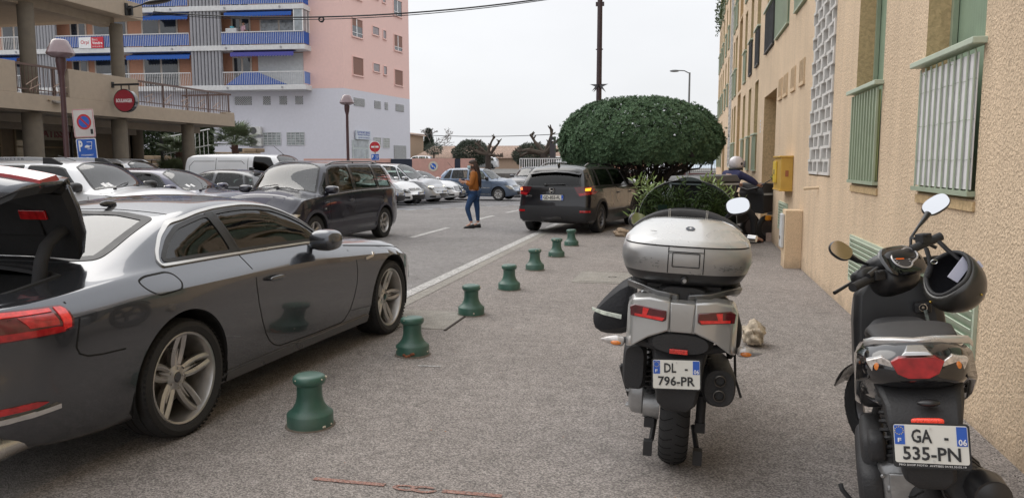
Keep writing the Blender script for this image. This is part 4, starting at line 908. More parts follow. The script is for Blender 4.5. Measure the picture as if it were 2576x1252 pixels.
# ================================================================ ground
def gh(y): return -.25*sst((y-20)/18)
def gmat(name,c1,c2,c3,scale,bump=.6,patch=.12,rough=.85,crack=.0):
    m=bpy.data.materials.new(name); m.use_nodes=True; t=m.node_tree; n=t.nodes; l=t.links; p=n['Principled BSDF']; p.inputs['Roughness'].default_value=rough; p.inputs['Specular IOR Level'].default_value=.3
    co=n.new('ShaderNodeTexCoord')
    v=n.new('ShaderNodeTexVoronoi'); v.inputs['Scale'].default_value=scale; l.new(co.outputs['Object'],v.inputs['Vector'])
    sx=n.new('ShaderNodeSeparateXYZ'); l.new(v.outputs['Color'],sx.inputs[0])
    r=n.new('ShaderNodeValToRGB'); r.color_ramp.elements[0].color=(*c1,1); r.color_ramp.elements[0].position=.05; r.color_ramp.elements[1].color=(*c3,1); r.color_ramp.elements[1].position=.98
    e=r.color_ramp.elements.new(.5); e.color=(*c2,1); l.new(sx.outputs[0],r.inputs[0])
    nz=n.new('ShaderNodeTexNoise'); nz.inputs['Scale'].default_value=.55; nz.inputs['Detail'].default_value=7; nz.inputs['Roughness'].default_value=.62; l.new(co.outputs['Object'],nz.inputs['Vector'])
    nz2=n.new('ShaderNodeTexNoise'); nz2.inputs['Scale'].default_value=9; nz2.inputs['Detail'].default_value=5; l.new(co.outputs['Object'],nz2.inputs['Vector'])
    ad=n.new('ShaderNodeMath'); ad.operation='ADD'; l.new(nz.outputs['Fac'],ad.inputs[0]); l.new(nz2.outputs['Fac'],ad.inputs[1])
    mr=n.new('ShaderNodeMapRange'); mr.inputs[1].default_value=.7; mr.inputs[2].default_value=1.3; mr.inputs[3].default_value=1-patch*1.5; mr.inputs[4].default_value=1+patch; l.new(ad.outputs[0],mr.inputs[0])
    sc=n.new('ShaderNodeVectorMath'); sc.operation='SCALE'; l.new(r.outputs[0],sc.inputs[0]); l.new(mr.outputs[0],sc.inputs['Scale'])
    # scattered darker spots and oil marks
    v2=n.new('ShaderNodeTexNoise'); v2.inputs['Scale'].default_value=1.7; v2.inputs['Detail'].default_value=3; l.new(co.outputs['Object'],v2.inputs['Vector'])
    r2=n.new('ShaderNodeMapRange'); r2.inputs[1].default_value=.62; r2.inputs[2].default_value=.75; r2.inputs[3].default_value=0; r2.inputs[4].default_value=.35; l.new(v2.outputs['Fac'],r2.inputs[0])
    mx=n.new('ShaderNodeMix'); mx.data_type='RGBA'; l.new(r2.outputs[0],mx.inputs[0]); l.new(sc.outputs[0],mx.inputs[6]); mx.inputs[7].default_value=(c1[0]*.8,c1[1]*.8,c1[2]*.8,1)
    cv=n.new('ShaderNodeTexVoronoi'); cv.feature='DISTANCE_TO_EDGE'; cv.inputs['Scale'].default_value=.42; dn=n.new('ShaderNodeVectorMath'); dn.operation='MULTIPLY_ADD'; dn.inputs[1].default_value=(.5,.5,0); l.new(nz2.outputs['Color'],dn.inputs[0]); l.new(co.outputs['Object'],dn.inputs[2]); l.new(dn.outputs[0],cv.inputs['Vector'])
    c1_=n.new('ShaderNodeMapRange'); c1_.inputs[1].default_value=.002; c1_.inputs[2].default_value=.007; c1_.inputs[3].default_value=crack; c1_.inputs[4].default_value=0; l.new(cv.outputs['Distance'],c1_.inputs[0])
    c2_=n.new('ShaderNodeMapRange'); c2_.inputs[1].default_value=.5; c2_.inputs[2].default_value=.6; l.new(nz.outputs['Fac'],c2_.inputs[0]); c3_=n.new('ShaderNodeMath'); c3_.operation='MULTIPLY'; l.new(c1_.outputs[0],c3_.inputs[0]); l.new(c2_.outputs[0],c3_.inputs[1])
    m3=n.new('ShaderNodeMix'); m3.data_type='RGBA'; l.new(c3_.outputs[0],m3.inputs[0]); l.new(mx.outputs[2],m3.inputs[6]); m3.inputs[7].default_value=(.05,.045,.04,1)
    l.new(m3.outputs[2],p.inputs['Base Color'])
    b=n.new('ShaderNodeBump'); b.inputs['Strength'].default_value=bump; b.inputs['Distance'].default_value=.006; l.new(v.outputs['Distance'],b.inputs['Height']); l.new(b.outputs[0],p.inputs['Normal'])
    M[name]=m; return m
pavm=gmat('pavement_asphalt',(.135,.123,.117),(.262,.234,.216),(.43,.39,.362),150,.5,.15,crack=.30)
roadm=gmat('road_asphalt',(.13,.124,.124),(.25,.238,.232),(.40,.38,.37),170,.7,.18,crack=.6)
lotm=gmat('lot_asphalt',(.10,.10,.105),(.20,.197,.203),(.34,.33,.335),150,.6,.18)
grm=gmat('ground_mix',(.10,.095,.09),(.17,.16,.15),(.25,.24,.22),60,.4,.15)
conc=gmat('pale_concrete',(.20,.185,.165),(.33,.31,.28),(.42,.40,.36),200,.4,.12)
linem=gmat('road_paint_white',(.20,.19,.185),(.52,.51,.495),(.74,.73,.71),90,.6,.15)
redm=gmat('spray_paint_red',(.19,.13,.115),(.40,.20,.155),(.42,.31,.275),140,.8,.1)
def strip(poly,z,name,mt,kind='structure',y0=None,step=1.0,bm_=None):
    # a flat polygon laid on the gently dipping ground, cut into strips along Y
    bm=bmesh.new(); bm.faces.new([bm.verts.new((x,y,0)) for x,y in poly])
    ys=[p[1] for p in poly]; y=math.ceil(max(min(ys),19.5))
    while y<min(max(ys),40):
        bmesh.ops.bisect_plane(bm,geom=bm.verts[:]+bm.edges[:]+bm.faces[:],plane_co=(0,y,0),plane_no=(0,1,0)); y+=1
    for v in bm.verts: v.co.z=gh(v.co.y)+z
    if bm_ is not None:
        me=bpy.data.meshes.new('t'); bm.to_mesh(me); bm.free(); bm_.add([tuple(v.co) for v in me.vertices],[tuple(p.vertices) for p in me.polygons]); return
    bmesh.ops.recalc_face_normals(bm,faces=bm.faces)
    me=bpy.data.meshes.new(name); bm.to_mesh(me); bm.free(); me.materials.append(mt)
    for p in me.polygons:
        if p.normal.z<0: me.flip_normals(); break
    return link(name,me,None,0,kind=kind)
strip(rect(-900,900,-30,1500),-.012,'ground',grm)
strip(rect(-3.0,1.7,-12,70),.004,'pavement',pavm)
strip([(-12.5,-12),(-3.0,-12),(-3.0,60),(-2.2,75),(-9,75),(-5.3,33.5),(-9.8,22.9),(-14.8,11)],0,'road',roadm)
strip([(-40,-12),(-12.5,-12),(-14.8,11),(-9.8,22.9),(-5.3,33.5),(-3.1,47),(-45,47)],-.004,'parking_lot',lotm)
gp=B(); strip(rect(-3.09,-2.93,7.3,48),.008,'',None,bm_=gp); gp.obj('gutter_strip',conc,None,0,kind='structure')
gp=B(); strip(rect(-3.26,-3.10,7.3,48),.009,'',None,bm_=gp); gp.obj('edge_line',linem,None,0,kind='structure')
gp=B()
for y0,y1 in ((15.1,17.7),(20.2,22.2),(23.9,26),(28,30),(32,34),(8.6,11)): strip([(-5.62,y0),(-5.48,y0),(-5.48,y1),(-5.62,y1)],.006,'',None,bm_=gp)
gp.obj('lane_dashes',linem,None,0,kind='structure')
gp=B(); d_=Vector((3.0,7.07)).normalized(); n_=Vector((d_.y,-d_.x))
def seg_(ax,ay,bx,by,w,b,z=.007):
    a=Vector((ax,ay));c=Vector((bx,by));d=(c-a).normalized();n=Vector((-d.y,d.x))*w/2
    strip([tuple(a-n),tuple(c-n),tuple(c+n),tuple(a+n)],z,'',None,bm_=b)
seg_(-14.5,11.7,-9.5,23.5,.25,gp); seg_(-9.5,23.5,-5.2,33.7,.25,gp); gp.obj('lot_kerb_strip',conc,None,0,kind='structure')
gp=B()
for i,y in enumerate((10.2,13.0,16.0,19.6,23.3,25.7,28.2,30.6,32.9)): seg_(-14.5,y,-9.4 if y<24 else -8.8,y-.1,.09,gp,.006)
for k in range(9): 
    a=Vector((-9.2,24.6))+Vector((3,7.07)).normalized()*k*.9; seg_(a.x,a.y,a.x+.18,a.y+.42,.10,gp,.0075)
gp.obj('bay_lines',mat('faded_blue_paint',(.42,.48,.55),.7,var=.3,vs_=8),None,0,kind='structure')
gp=B(); seg_(-1.75,3.34,-1.38,3.345,.034,gp,.008); seg_(-1.09,3.34,-.80,3.347,.034,gp,.008)
gp.obj('spray_line',redm,None,0,kind='structure')
gp=B()
for sx,ph in ((-.055,0),(.035,0)):
    P=[(-1.215+sx+.062*math.cos(R(a)),3.335+(.030 if sx<0 else .034)*math.sin(R(a))) for a in range(40,380,20)]
    L_=[]
    for i,(x,y) in enumerate(P): L_.append((x,y))
    gp.loft([[(-1.215+sx+(x+1.215-sx)*k,3.335+(y-3.335)*k*(1 if k>1 else .75),.0085+(.0006 if sx>0 else 0)) for x,y in L_] for k in (1.08,.72)],closed=False,cap=False)
gp.obj('spray_mark',redm,None,0,kind='structure')
gp=B(); seg_(-1.97,5.47,-1.79,5.485,.026,gp,.008); gp.obj('chalk_mark',linem,None,0,kind='structure')
# manhole slabs
b=B(); b.bb(-1.42,-.42,9.85,10.85,.0,.012); s_=b.obj('manhole_slab',conc,None,0,bevel=.004,label='square pale concrete access slab set in the pavement beside the fifth bollard',cat='access cover')
b=B(); b.bb(-1.34,-.50,9.93,10.77,.012,.017); b.obj('cover_plate',conc,s_,0,bevel=.003)
b=B(); b.lathe([(.05,.0175),(.06,.020),(.03,.016),(0,.016)],16,Matrix.Translation((-.93,10.35,0))); b.obj('lifting_eye',mat('iron_dark',(.04,.03,.025),.7),s_)
b=B(); b.bb(-2.95,-2.16,6.75,7.6,.0,.010); s_=b.obj('manhole_slab',conc,None,0,bevel=.003,label='grey access slab by the front wheel of the dark coupe',cat='access cover')
b=B(); b.bb(-2.155,-2.135,6.7,7.65,.0,.014); b.obj('slab_frame',mat('iron_dark',(.04,.03,.025),.7),s_,0)
# leaf litter scraps
b=B()
for i in range(46):
    x,y=random.uniform(-1.9,1.55),random.uniform(2.8,14) ; q=random.random()*6; s_=random.uniform(.004,.012)
    b.add([(x,y,.0085),(x+s_*math.cos(q),y+s_*math.sin(q),.010),(x+s_*math.cos(q+1.7),y+s_*math.sin(q+1.7),.0125)],[(0,1,2)])
b.obj('leaf_litter',mat('dry_leaf',(.30,.13,.05),.8,var=.5,vs_=3),None,0,kind='stuff')
# gravel and dust gathered at the foot of the wall
b=B()
for i in range(900):
    x,y=1.69-abs(random.gauss(0,.04)),random.uniform(2.2,15.5); s_=random.uniform(.001,.0038); b.box((x,y,.004+s_*.4),(s_,s_*1.3,s_),rz=random.random()*3)
b.obj('grit',mat('grit_dark',(.10,.085,.07),.9,var=.5),None,0,kind='stuff')
# sea and hills far away
b=B(); b.bb(-900,2500,420,421,-60,-9.5); 
sea=strip(rect(-2500,2500,160,3600),-.006,'sea',mat('sea_water',(.33,.42,.50),.25,var=.05,vs_=.01))
def ridge(name,y,x0,x1,hmax,seed,mt,z0=-2):
    rs=random.Random(seed); n=60; ph=[rs.uniform(0,6) for _ in range(5)]; b=B(); P=[]
    for i in range(n+1):
        x=x0+(x1-x0)*i/n; t=i/n; h=hmax*(.45+.25*math.sin(3*t*PI+ph[0])+.15*math.sin(8*t*PI+ph[1])+.08*math.sin(19*t*PI+ph[2])+.05*math.sin(37*t*PI+ph[3]))*min(1,6*t,6*(1-t)); P.append((x,max(h,1)))
    rings=[[(x,y-h*2.5,z0),(x,y-h*.8,z0+h*.6),(x,y,z0+h),(x,y+h,z0+h*.5)] for x,h in P]
    b.loft(rings,closed=False,cap=False); return b.obj(name,mt,None,0,kind='structure')
ridge('hills',3000,-1800,2600,75,3,mat('hazy_hill',(.36,.44,.53),.95,var=.05,vs_=.004))
# ================================================================ long rendered apartment block on the right
WX=1.69
def stucco(name,c,scale=48,bump=1.0,dist=.018):
    m=bpy.data.materials.new(name); m.use_nodes=True; t=m.node_tree; n=t.nodes; l=t.links; p=n['Principled BSDF']; p.inputs['Roughness'].default_value=.9; p.inputs['Specular IOR Level'].default_value=.2
    co=n.new('ShaderNodeTexCoord'); nz=n.new('ShaderNodeTexNoise'); nz.inputs['Scale'].default_value=scale; nz.inputs['Detail'].default_value=3; nz.inputs['Roughness'].default_value=.55; nz.inputs['Distortion'].default_value=.6; l.new(co.outputs['Object'],nz.inputs['Vector'])
    n2=n.new('ShaderNodeTexNoise'); n2.inputs['Scale'].default_value=.7; n2.inputs['Detail'].default_value=6; l.new(co.outputs['Object'],n2.inputs['Vector'])
    r=n.new('ShaderNodeMapRange'); r.inputs[1].default_value=.35; r.inputs[2].default_value=.65; r.inputs[3].default_value=.93; r.inputs[4].default_value=1.05; l.new(n2.outputs['Fac'],r.inputs[0])
    r3=n.new('ShaderNodeMapRange'); r3.inputs[1].default_value=.35; r3.inputs[2].default_value=.6; r3.inputs[3].default_value=.80; r3.inputs[4].default_value=1.05; l.new(nz.outputs['Fac'],r3.inputs[0])
    mm=n.new('ShaderNodeMath'); mm.operation='MULTIPLY'; l.new(r.outputs[0],mm.inputs[0]); l.new(r3.outputs[0],mm.inputs[1])
    st=n.new('ShaderNodeTexNoise'); st.inputs['Scale'].default_value=1; st.inputs['Detail'].default_value=5; mp=n.new('ShaderNodeMapping'); mp.inputs['Scale'].default_value=(5,5,.35); l.new(co.outputs['Object'],mp.inputs[0]); l.new(mp.outputs[0],st.inputs['Vector']); r5=n.new('ShaderNodeMapRange'); r5.inputs[1].default_value=.45; r5.inputs[2].default_value=.75; r5.inputs[3].default_value=1.02; r5.inputs[4].default_value=.9; l.new(st.outputs['Fac'],r5.inputs[0]); m5=n.new('ShaderNodeMath'); m5.operation='MULTIPLY'; l.new(mm.outputs[0],m5.inputs[0]); l.new(r5.outputs[0],m5.inputs[1])
    v=n.new('ShaderNodeVectorMath'); v.operation='SCALE'; v.inputs[0].default_value=c; l.new(m5.outputs[0],v.inputs['Scale'])
    # splash dirt near the pavement
    sp_=n.new('ShaderNodeSeparateXYZ'); l.new(co.outputs['Object'],sp_.inputs[0]); n3=n.new('ShaderNodeTexNoise'); n3.inputs['Scale'].default_value=4; n3.inputs['Detail'].default_value=6; l.new(co.outputs['Object'],n3.inputs['Vector'])
    a=n.new('ShaderNodeMath'); a.operation='MULTIPLY_ADD'; a.inputs[1].default_value=.5; l.new(n3.outputs['Fac'],a.inputs[0]); l.new(sp_.outputs['Z'],a.inputs[2])
    r4=n.new('ShaderNodeMapRange'); r4.inputs[1].default_value=.24; r4.inputs[2].default_value=.42; r4.inputs[3].default_value=.38; r4.inputs[4].default_value=0; l.new(a.outputs[0],r4.inputs[0])
    mx=n.new('ShaderNodeMix'); mx.data_type='RGBA'; l.new(r4.outputs[0],mx.inputs[0]); l.new(v.outputs[0],mx.inputs[6]); mx.inputs[7].default_value=(.22,.17,.13,1)
    l.new(mx.outputs[2],p.inputs['Base Color'])
    b=n.new('ShaderNodeBump'); b.inputs['Strength'].default_value=bump; b.inputs['Distance'].default_value=dist; l.new(nz.outputs['Fac'],b.inputs['Height']); l.new(b.outputs[0],p.inputs['Normal'])
    M[name]=m; return m
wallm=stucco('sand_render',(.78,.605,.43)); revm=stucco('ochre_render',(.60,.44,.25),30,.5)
grn=mat('sage_green_metal',(.36,.42,.31),.5,var=.06,dirt=.15); grn2=mat('pale_green_metal',(.50,.57,.45),.5,var=.05,dirt=.12)
shut=mat('shutter_green',(.25,.33,.23),.55,var=.08)
clau=mat('claustra_white',(.66,.64,.61),.85,bump=.3,bs=80,var=.06,dirt=.12)
dkin=mat('dark_room',(.03,.03,.03),.9); reed=mat('reed_screen_white',(.78,.76,.77),.6,var=.06,bump=.3,bs=40)
sandsm=stucco('sand_smooth',(.72,.55,.37),90,.35,.008)
BL=thing('apartment_building','long sand-coloured rendered apartment block with green shutters, along the right side','building',(WX,20,0))
BS=(-WX,-20,0)
bays=[]  # (y0,y1,type) types: w window, c claustra, e entrance, s stair recess
per=[(5.1,6.25,'w'),(7.5,8.6,'w'),(9.87,11.5,'c'),(12.35,13.5,'u'),(14.4,16.3,'v'),(16.7,18.4,'v'),(19.95,20.95,'w'),(22.1,23.0,'w'),(24.25,25.2,'w'),(26.4,27.9,'r'),(28.85,29.9,'w'),(30.35,31.1,'w'),(31.7,33.5,'c'),(34.3,35.2,'u'),(36.6,37.6,'v'),(39.2,40.2,'w'),(41.0,41.8,'w'),(42.8,43.6,'w'),(44.2,44.9,'w'),(.2,1.4,'w'),(2.6,3.75,'w'),(-3.4,-2.2,'w')]
floors=[(1.33,3.58),(3.93,6.05),(6.35,8.45),(8.75,10.85),(11.15,13.2)]
op=[]
for y0,y1,t in per:
    for fi,(z0,z1) in enumerate(floors):
        if t in 'uv' and fi==0: continue
        if t=='c':
            continue
        if t=='r': z1=min(z1+.25,13.3)
        op.append((y0,y1,z0,z1,t,fi))
for (y0,y1) in ((9.87,11.5),(31.7,33.5)): op.append((y0,y1,1.38,13.2,'c',0))
for (y0,y1,zt) in ((15.9,18.35,3.0),(36.1,38.4,3.0)): op.append((y0,y1,.0,zt,'e',0))
ys=sorted(set([-8,45.5]+[o[0] for o in op]+[o[1] for o in op])); zs=sorted(set([-.4,14]+[o[2] for o in op]+[o[3] for o in op]))
b=B()
for i in range(len(ys)-1):
    for j in range(len(zs)-1):
        cy,cz=(ys[i]+ys[i+1])/2,(zs[j]+zs[j+1])/2
        if any(o[0]<cy<o[1] and o[2]<cz<o[3] for o in op): continue
        b.add([(WX,ys[i],zs[j]),(WX,ys[i+1],zs[j]),(WX,ys[i+1],zs[j+1]),(WX,ys[i],zs[j+1])],[(0,1,2,3)])
b.add([(WX,45.5,-.4),(14,45.5,-.4),(14,45.5,14),(WX,45.5,14),(WX,-8,14),(14,-8,14),(14,-8,-.4),(WX,-8,-.4)],[(0,1,2,3),(3,2,5,4),(4,5,6,7)])
b.obj('wall',wallm,BL,0,shift=BS)
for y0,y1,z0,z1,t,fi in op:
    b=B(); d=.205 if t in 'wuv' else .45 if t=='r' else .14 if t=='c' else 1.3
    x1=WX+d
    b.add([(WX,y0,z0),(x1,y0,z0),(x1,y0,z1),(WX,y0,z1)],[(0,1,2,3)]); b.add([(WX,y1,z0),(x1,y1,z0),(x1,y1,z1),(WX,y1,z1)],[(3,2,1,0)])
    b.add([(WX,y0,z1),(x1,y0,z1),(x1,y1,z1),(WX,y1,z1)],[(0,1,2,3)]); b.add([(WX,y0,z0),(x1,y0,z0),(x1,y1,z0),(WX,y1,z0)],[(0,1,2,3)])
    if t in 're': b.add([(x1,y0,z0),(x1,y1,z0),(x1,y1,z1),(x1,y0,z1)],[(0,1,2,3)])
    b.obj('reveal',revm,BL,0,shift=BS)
def railing(y0,y1,z0,z1,k,near,screen=False,cloth=False):
    # pickets in front of the opening
    b=B(); xo=WX-.035; n=max(7,int((y1-y0)/(.118 if screen else .115)))
    for i in range(n+1):
        y=y0+.03+(y1-y0-.06)*i/n; b.bb(xo-(.003 if screen else .009),xo+(.003 if screen else .009),y-(.011 if screen else .017),y+(.011 if screen else .017),z0+.04,z1-.03)
    b.bb(xo-.012,WX+.02,y0-.01,y1+.03,z0+.02,z0+.05)
    r_=b.obj('railing',blk if cloth else grn,BL,0,shift=BS)
    b=B(); b.bb(xo-.045,WX+.02,y0-.045,y1+.10,z1-.008,z1+.032); b.obj('top_rail',grn2,r_,0,shift=BS,bevel=.006)
    if screen:
        b=B(); nn=44
        for i in range(nn): 
            y=y0+.01+(y1-y0-.02)*i/nn; b.bb(xo+.010,xo+.016+.003*(i%2),y,y+(y1-y0)/nn*.96,z0+.06,z1-.05)
        b.obj('reed_screen',reed,r_,0,shift=BS)
        b=B()
        for j in (1,3,5):
            z=z0+.12+(z1-z0-.2)*j/6; b.tube([(xo+.007+.003*math.sin(i*2.1),y0+(y1-y0)*i/24,z+.004*math.sin(i*1.3+j)) for i in range(25)],.0013,5)
        for i in range(9):
            y=random.uniform(y0+.1,y1-.1); z=z0+.12+(z1-z0-.2)*random.randint(0,6)/6; b.tube([(xo-.015,y-.02,z),(xo-.02,y,z+.006),(xo-.01,y+.02,z-.002)],.002,4)
        b.obj('binding_wire',grn,r_,0,shift=BS)
    elif near or cloth:
        b=B(); b.bb(xo+.02,xo+.026,y0+.0,y1-.01,z0+.06,z1-.05); b.obj('infill_sheet',mat('olive_sheet',(.26,.29,.12),.7) if near else mat('dark_net',(.03,.035,.035),.8),r_,0,shift=BS)
for y0,y1,z0,z1,t,fi in op:
    if t not in 'wuvr': continue
    if t=='r':
        b=B(); b.bb(WX+.40,WX+.44,y0+.1,y0+.6,z0+.1,z1-.3); b.obj('window',dkin,BL,0,shift=BS); continue
    near=y1<14
    b=B(); n=int((y1-y0)/.045)
    # roller shutter with vertical ribs
    pts=[]
    for i in range(n*2+1):
        y=y0+.005+(y1-y0-.01)*i/(n*2); pts.append((WX+(.197 if i%2 else .19),y))
    b.loft([[(x,y,z0+.02) for x,y in pts],[(x,y,z1-.0) for x,y in pts]],closed=False,cap=False)
    wdw=b.obj('shutter',shut,BL,0,shift=BS)
    if fi<4:
        b=B(); b.bb(WX+.15,WX+.185,y0,y0+.05,z0,z1); b.bb(WX+.15,WX+.185,y1-.05,y1,z0,z1); b.obj('shutter_frame',grn,wdw,0,shift=BS)
    if near:
        b=B()
        for z in (z0+.25,z0+.95,z0+1.75): b.bb(WX+.02,WX+.06,y0-.004,y0+.012,z-.06,z+.06)
        b.obj('hinge',shut,wdw,0,shift=BS)
    rail_h=z0+.92
    if t!='u' or fi>0: 
        dark=(fi==1 and y0 in (19.95,22.1)) or (fi>=1 and y0 in (16.7,))
        railing(y0,y1,z0,rail_h,fi,near and fi==0,screen=(y0==5.1 and fi==0),cloth=dark)
    if near and fi==0:
        b=B(); b.bb(WX-.015,WX+.16,y0-.02,y1+.02,z0-.07,z0-.01); b.obj('sill',revm,BL,0,shift=BS)
# claustra: staggered hollow blocks
def claustra(y0,y1,z0,z1):
    # every course of hollow blocks is its own member
    n=4; cw=(y1-y0)/n; chh=.165; rows=int((z1-z0)/chh); b=B(); X0,X1=WX-.02,WX+.13
    for r_ in range(rows):
        z=z0+r_*chh; off=(r_%2)*cw*.5
        for c_ in range(-1,n+1):
            a0=y0+c_*cw+off; a1=a0+cw; 
            a0c,a1c=max(a0,y0),min(a1,y1)
            if a1c-a0c<.03: continue
            th=.034
            b.bb(X0+(.015 if (r_+c_)%2 else 0),X1,a0c,a1c,z,z+th)
            if a0>=y0-.01: b.bb(X0+(.01 if (r_+c_)%2 else 0),X1-.003,a0,a0+.075,z+th,z+chh)
            if a1<=y1+.01: b.bb(X0+.004,X1-.003,a1-.022,a1,z+th,z+chh)
    o=b.obj('claustra_screen',clau,BL,0,shift=BS); 
    b=B(); b.bb(X1+.001,X1+.006,y0,y1,z0,z1); b.obj('screen_back',mat('pale_back',(.33,.32,.31),.9),o,0,shift=BS)
claustra(9.87,11.5,1.40,7.6); claustra(31.7,33.5,1.38,10.5)
# entrance: steps and door
for y0,y1 in ((15.9,18.35),(36.1,38.4)):
    b=B(); 
    for k in range(3): b.bb(WX+.0-.10+.0+k*.32,WX+1.3,y0+.02,y1-.02,k*.17 if k else -.2,(k+1)*.17)
    b.obj('steps',mat('pink_stone',(.50,.38,.32),.6,bump=.2,bs=90,var=.15,vs_=30),BL,0,shift=BS,bevel=.008)
    b=B(); b.bb(WX+1.25,WX+1.29,y0+.3,y1-.3,.5,2.7); dr=b.obj('door',mat('door_brown',(.10,.06,.035),.5),BL,0,shift=BS,bevel=.005)
    b=B(); b.bb(WX+1.235,WX+1.25,y0+.45,y1-.45,.8,2.5); b.obj('door_glass',glt,dr,0,shift=BS)
for z in (2.28,2.36,2.44,2.52): 
    b=B(); b.bb(WX-.012,WX+.005,19.0,19.08,z-.025,z+.025); b.obj('number_tile',whitep,BL,0,shift=BS)
# slit vents, four clusters
for i,(y,z) in enumerate(((12.5,2.93),(13.5,2.93),(14.5,2.93),(15.25,2.93))):
    b=B(); b.bb(WX-.03,WX+.01,y-.26,y+.26,z-.22,z-.17)
    for k in range(4): b.bb(WX-.022,WX+.004,y-.24+k*.15,y-.20+k*.15,z-.17,z+.17)
    v=b.obj('slit_vent',sandsm,BL,0,shift=BS)
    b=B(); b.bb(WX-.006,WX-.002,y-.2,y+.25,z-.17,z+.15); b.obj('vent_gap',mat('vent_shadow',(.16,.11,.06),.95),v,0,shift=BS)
def louvre(y0,y1,z0,z1,n,name='louvre_vent'):
    b=B(); b.bb(WX-.02,WX+.002,y0-.03,y0,z0-.03,z1+.03); b.bb(WX-.02,WX+.002,y1,y1+.03,z0-.03,z1+.03); b.bb(WX-.02,WX+.002,y0,y1,z1,z1+.03); b.bb(WX-.02,WX+.002,y0,y1,z0-.03,z0)
    f=b.obj(name,grn2,BL,0,shift=BS)
    for k in range(n):
        z=z0+(z1-z0)*(k+.5)/n; b=B(); b.box((WX-.012,(y0+y1)/2,z),(.008,y1-y0,(z1-z0)/n*1.15),ry=R(-28)); b.obj('slat',grn2,f,0,shift=BS)
    b=B(); b.bb(WX-.003,WX-.001,y0,y1,z0,z1); b.obj('vent_back',shut,f,0,shift=BS)
louvre(4.95,6.55,.30,.79,9); louvre(6.75,8.45,.38,.79,9) ; louvre(13.6,14.75,.40,.84,9)
def clip(o): return o
# wall furniture
t=thing('letter_box','dented yellow metal post box fixed to the sand wall','letter box',(WX,13.6,1.38))
my=mat('post_yellow',(.56,.34,.06),.45,var=.1,dirt=.25); my2=mat('post_yellow_door',(.72,.50,.05),.4,var=.1,dirt=.15)
b=B(); b.bb(-.19,0,-.48,.50,-.27,.27); b.obj('cabinet',my,t,0,bevel=.012)
b=B(); b.bb(-.215,0,-.50,.52,.255,.285); b.bb(-.205,0,-.50,.52,-.285,-.26); b.obj('rim',my,t,0,bevel=.006)
b=B(); b.bb(-.215,-.192,.03,.46,-.16,.20); d_=b.obj('door',my2,t,0,bevel=.008)
b=B(); b.bb(-.225,-.214,.20,.27,-.02,.06); b.obj('lock_plate',steel,d_,0,bevel=.003)
b=B(); b.bb(-.12,-.07,-.485,-.478,-.05,.05); b.obj('sticker',mat('brown_label',(.35,.12,.05),.7),t,0)
t=thing('meter_pillar','low sand rendered pillar with a white plastic meter cover, under the yellow post box','meter box',(WX,12.1,0))
b=B(); b.bb(-.24,0,-.22,.16,0,.86); b.obj('pillar',sandsm,t,0,bevel=.008)
b=B(); b.bb(-.285,-.242,-.14,.12,.30,.80); cv=b.obj('cover',mat('white_plastic',(.60,.62,.63),.45,dirt=.1),t,0,bevel=.012)
b=B(); b.bb(-.292,-.285,-.06,.04,.42,.47); b.obj('latch',steel,cv,0,bevel=.002)
b=B(); b.cyl((WX+.02,10.6,1.235),(WX-.16,10.75,1.215),.020,.020,14); b.obj('overflow_pipe',sandsm,None,60,label='short stub pipe poking out of the sand wall below the block screen',cat='pipe')
b=B(); b.ell((WX-.0,15.62,1.28),(.03,.05,.05),2,2); b.cyl((WX,15.62,1.28),(WX-.10,15.62,1.28),.012); b.obj('wall_tap',mat('brass_green',(.25,.30,.10),.5),None,60,label='small greenish tap on the wall corner by the entrance',cat='tap')
# plants hanging on a far upper balcony
rs=random.Random(5); b=B()
for i in range(260):
    y=rs.uniform(37.5,44.5); z=9.3+rs.uniform(-.7,.6)+.3*math.sin(y*2); x=WX-rs.uniform(.02,.32); s_=.13
    a=rs.random()*6; c_=rs.random()*6; b.add([(x,y,z),(x+s_*math.cos(a),y+s_*math.sin(a),z+s_*math.sin(c_)),(x-s_*math.sin(a)*.6,y+s_*.6*math.cos(a),z-s_*math.cos(c_))],[(0,1,2)])
b.obj('balcony_plants',mat('leaf_dark0',(.05,.08,.03),.8,var=.5,vs_=9),None,0,label='trailing plants spilling from a far upper balcony of the sand block',cat='plant')
# ================================================================ bakery building with terrace and roof canopy (left)
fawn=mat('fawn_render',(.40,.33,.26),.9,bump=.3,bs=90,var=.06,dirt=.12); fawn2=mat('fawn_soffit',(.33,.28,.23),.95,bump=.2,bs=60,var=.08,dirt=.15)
colm=mat('column_brown',(.17,.145,.115),.9,bump=.4,bs=70,var=.12,dirt=.2)
rust=mat('brown_metal',(.12,.075,.065),.45,var=.15,dirt=.15); dkshop=mat('shop_dark',(.035,.03,.026),.8)
LB=thing('bakery_building','fawn concrete bakery building with first floor terrace and overhanging roof slab, left','building',(-17.6,20,0)); LS=(17.6,-20,0)
X=-17.6
def lb(b,name,m,par=None,**k): return b.obj(name,m,par or LB,0,shift=LS,**k)
b=B(); b.bb(X-13,X,-6,27.9,2.99,3.44); b.bb(X-.25,X,27.3,27.88,3.44,3.53); lb(b,'terrace_slab',fawn,bevel=.01)
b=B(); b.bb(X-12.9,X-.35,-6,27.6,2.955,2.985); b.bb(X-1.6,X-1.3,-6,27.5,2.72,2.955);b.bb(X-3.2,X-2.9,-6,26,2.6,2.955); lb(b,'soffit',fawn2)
for y0,y1 in ((-6,17.62),(19.45,22.38)):
    b=B(); b.bb(X-.2,X-.003,y0,y1,3.44,4.27); lb(b,'parapet',fawn,bevel=.008)
b=B(); b.bb(X-14,X+.02,-6,22.75,6.2,6.72); lb(b,'roof_slab',fawn,bevel=.01)
b=B(); b.bb(X-1.05,X-.55,-6,22.1,5.93,6.195); b.bb(X-14,X-1.055,-6,22.0,6.14,6.195); lb(b,'roof_soffit',fawn2)
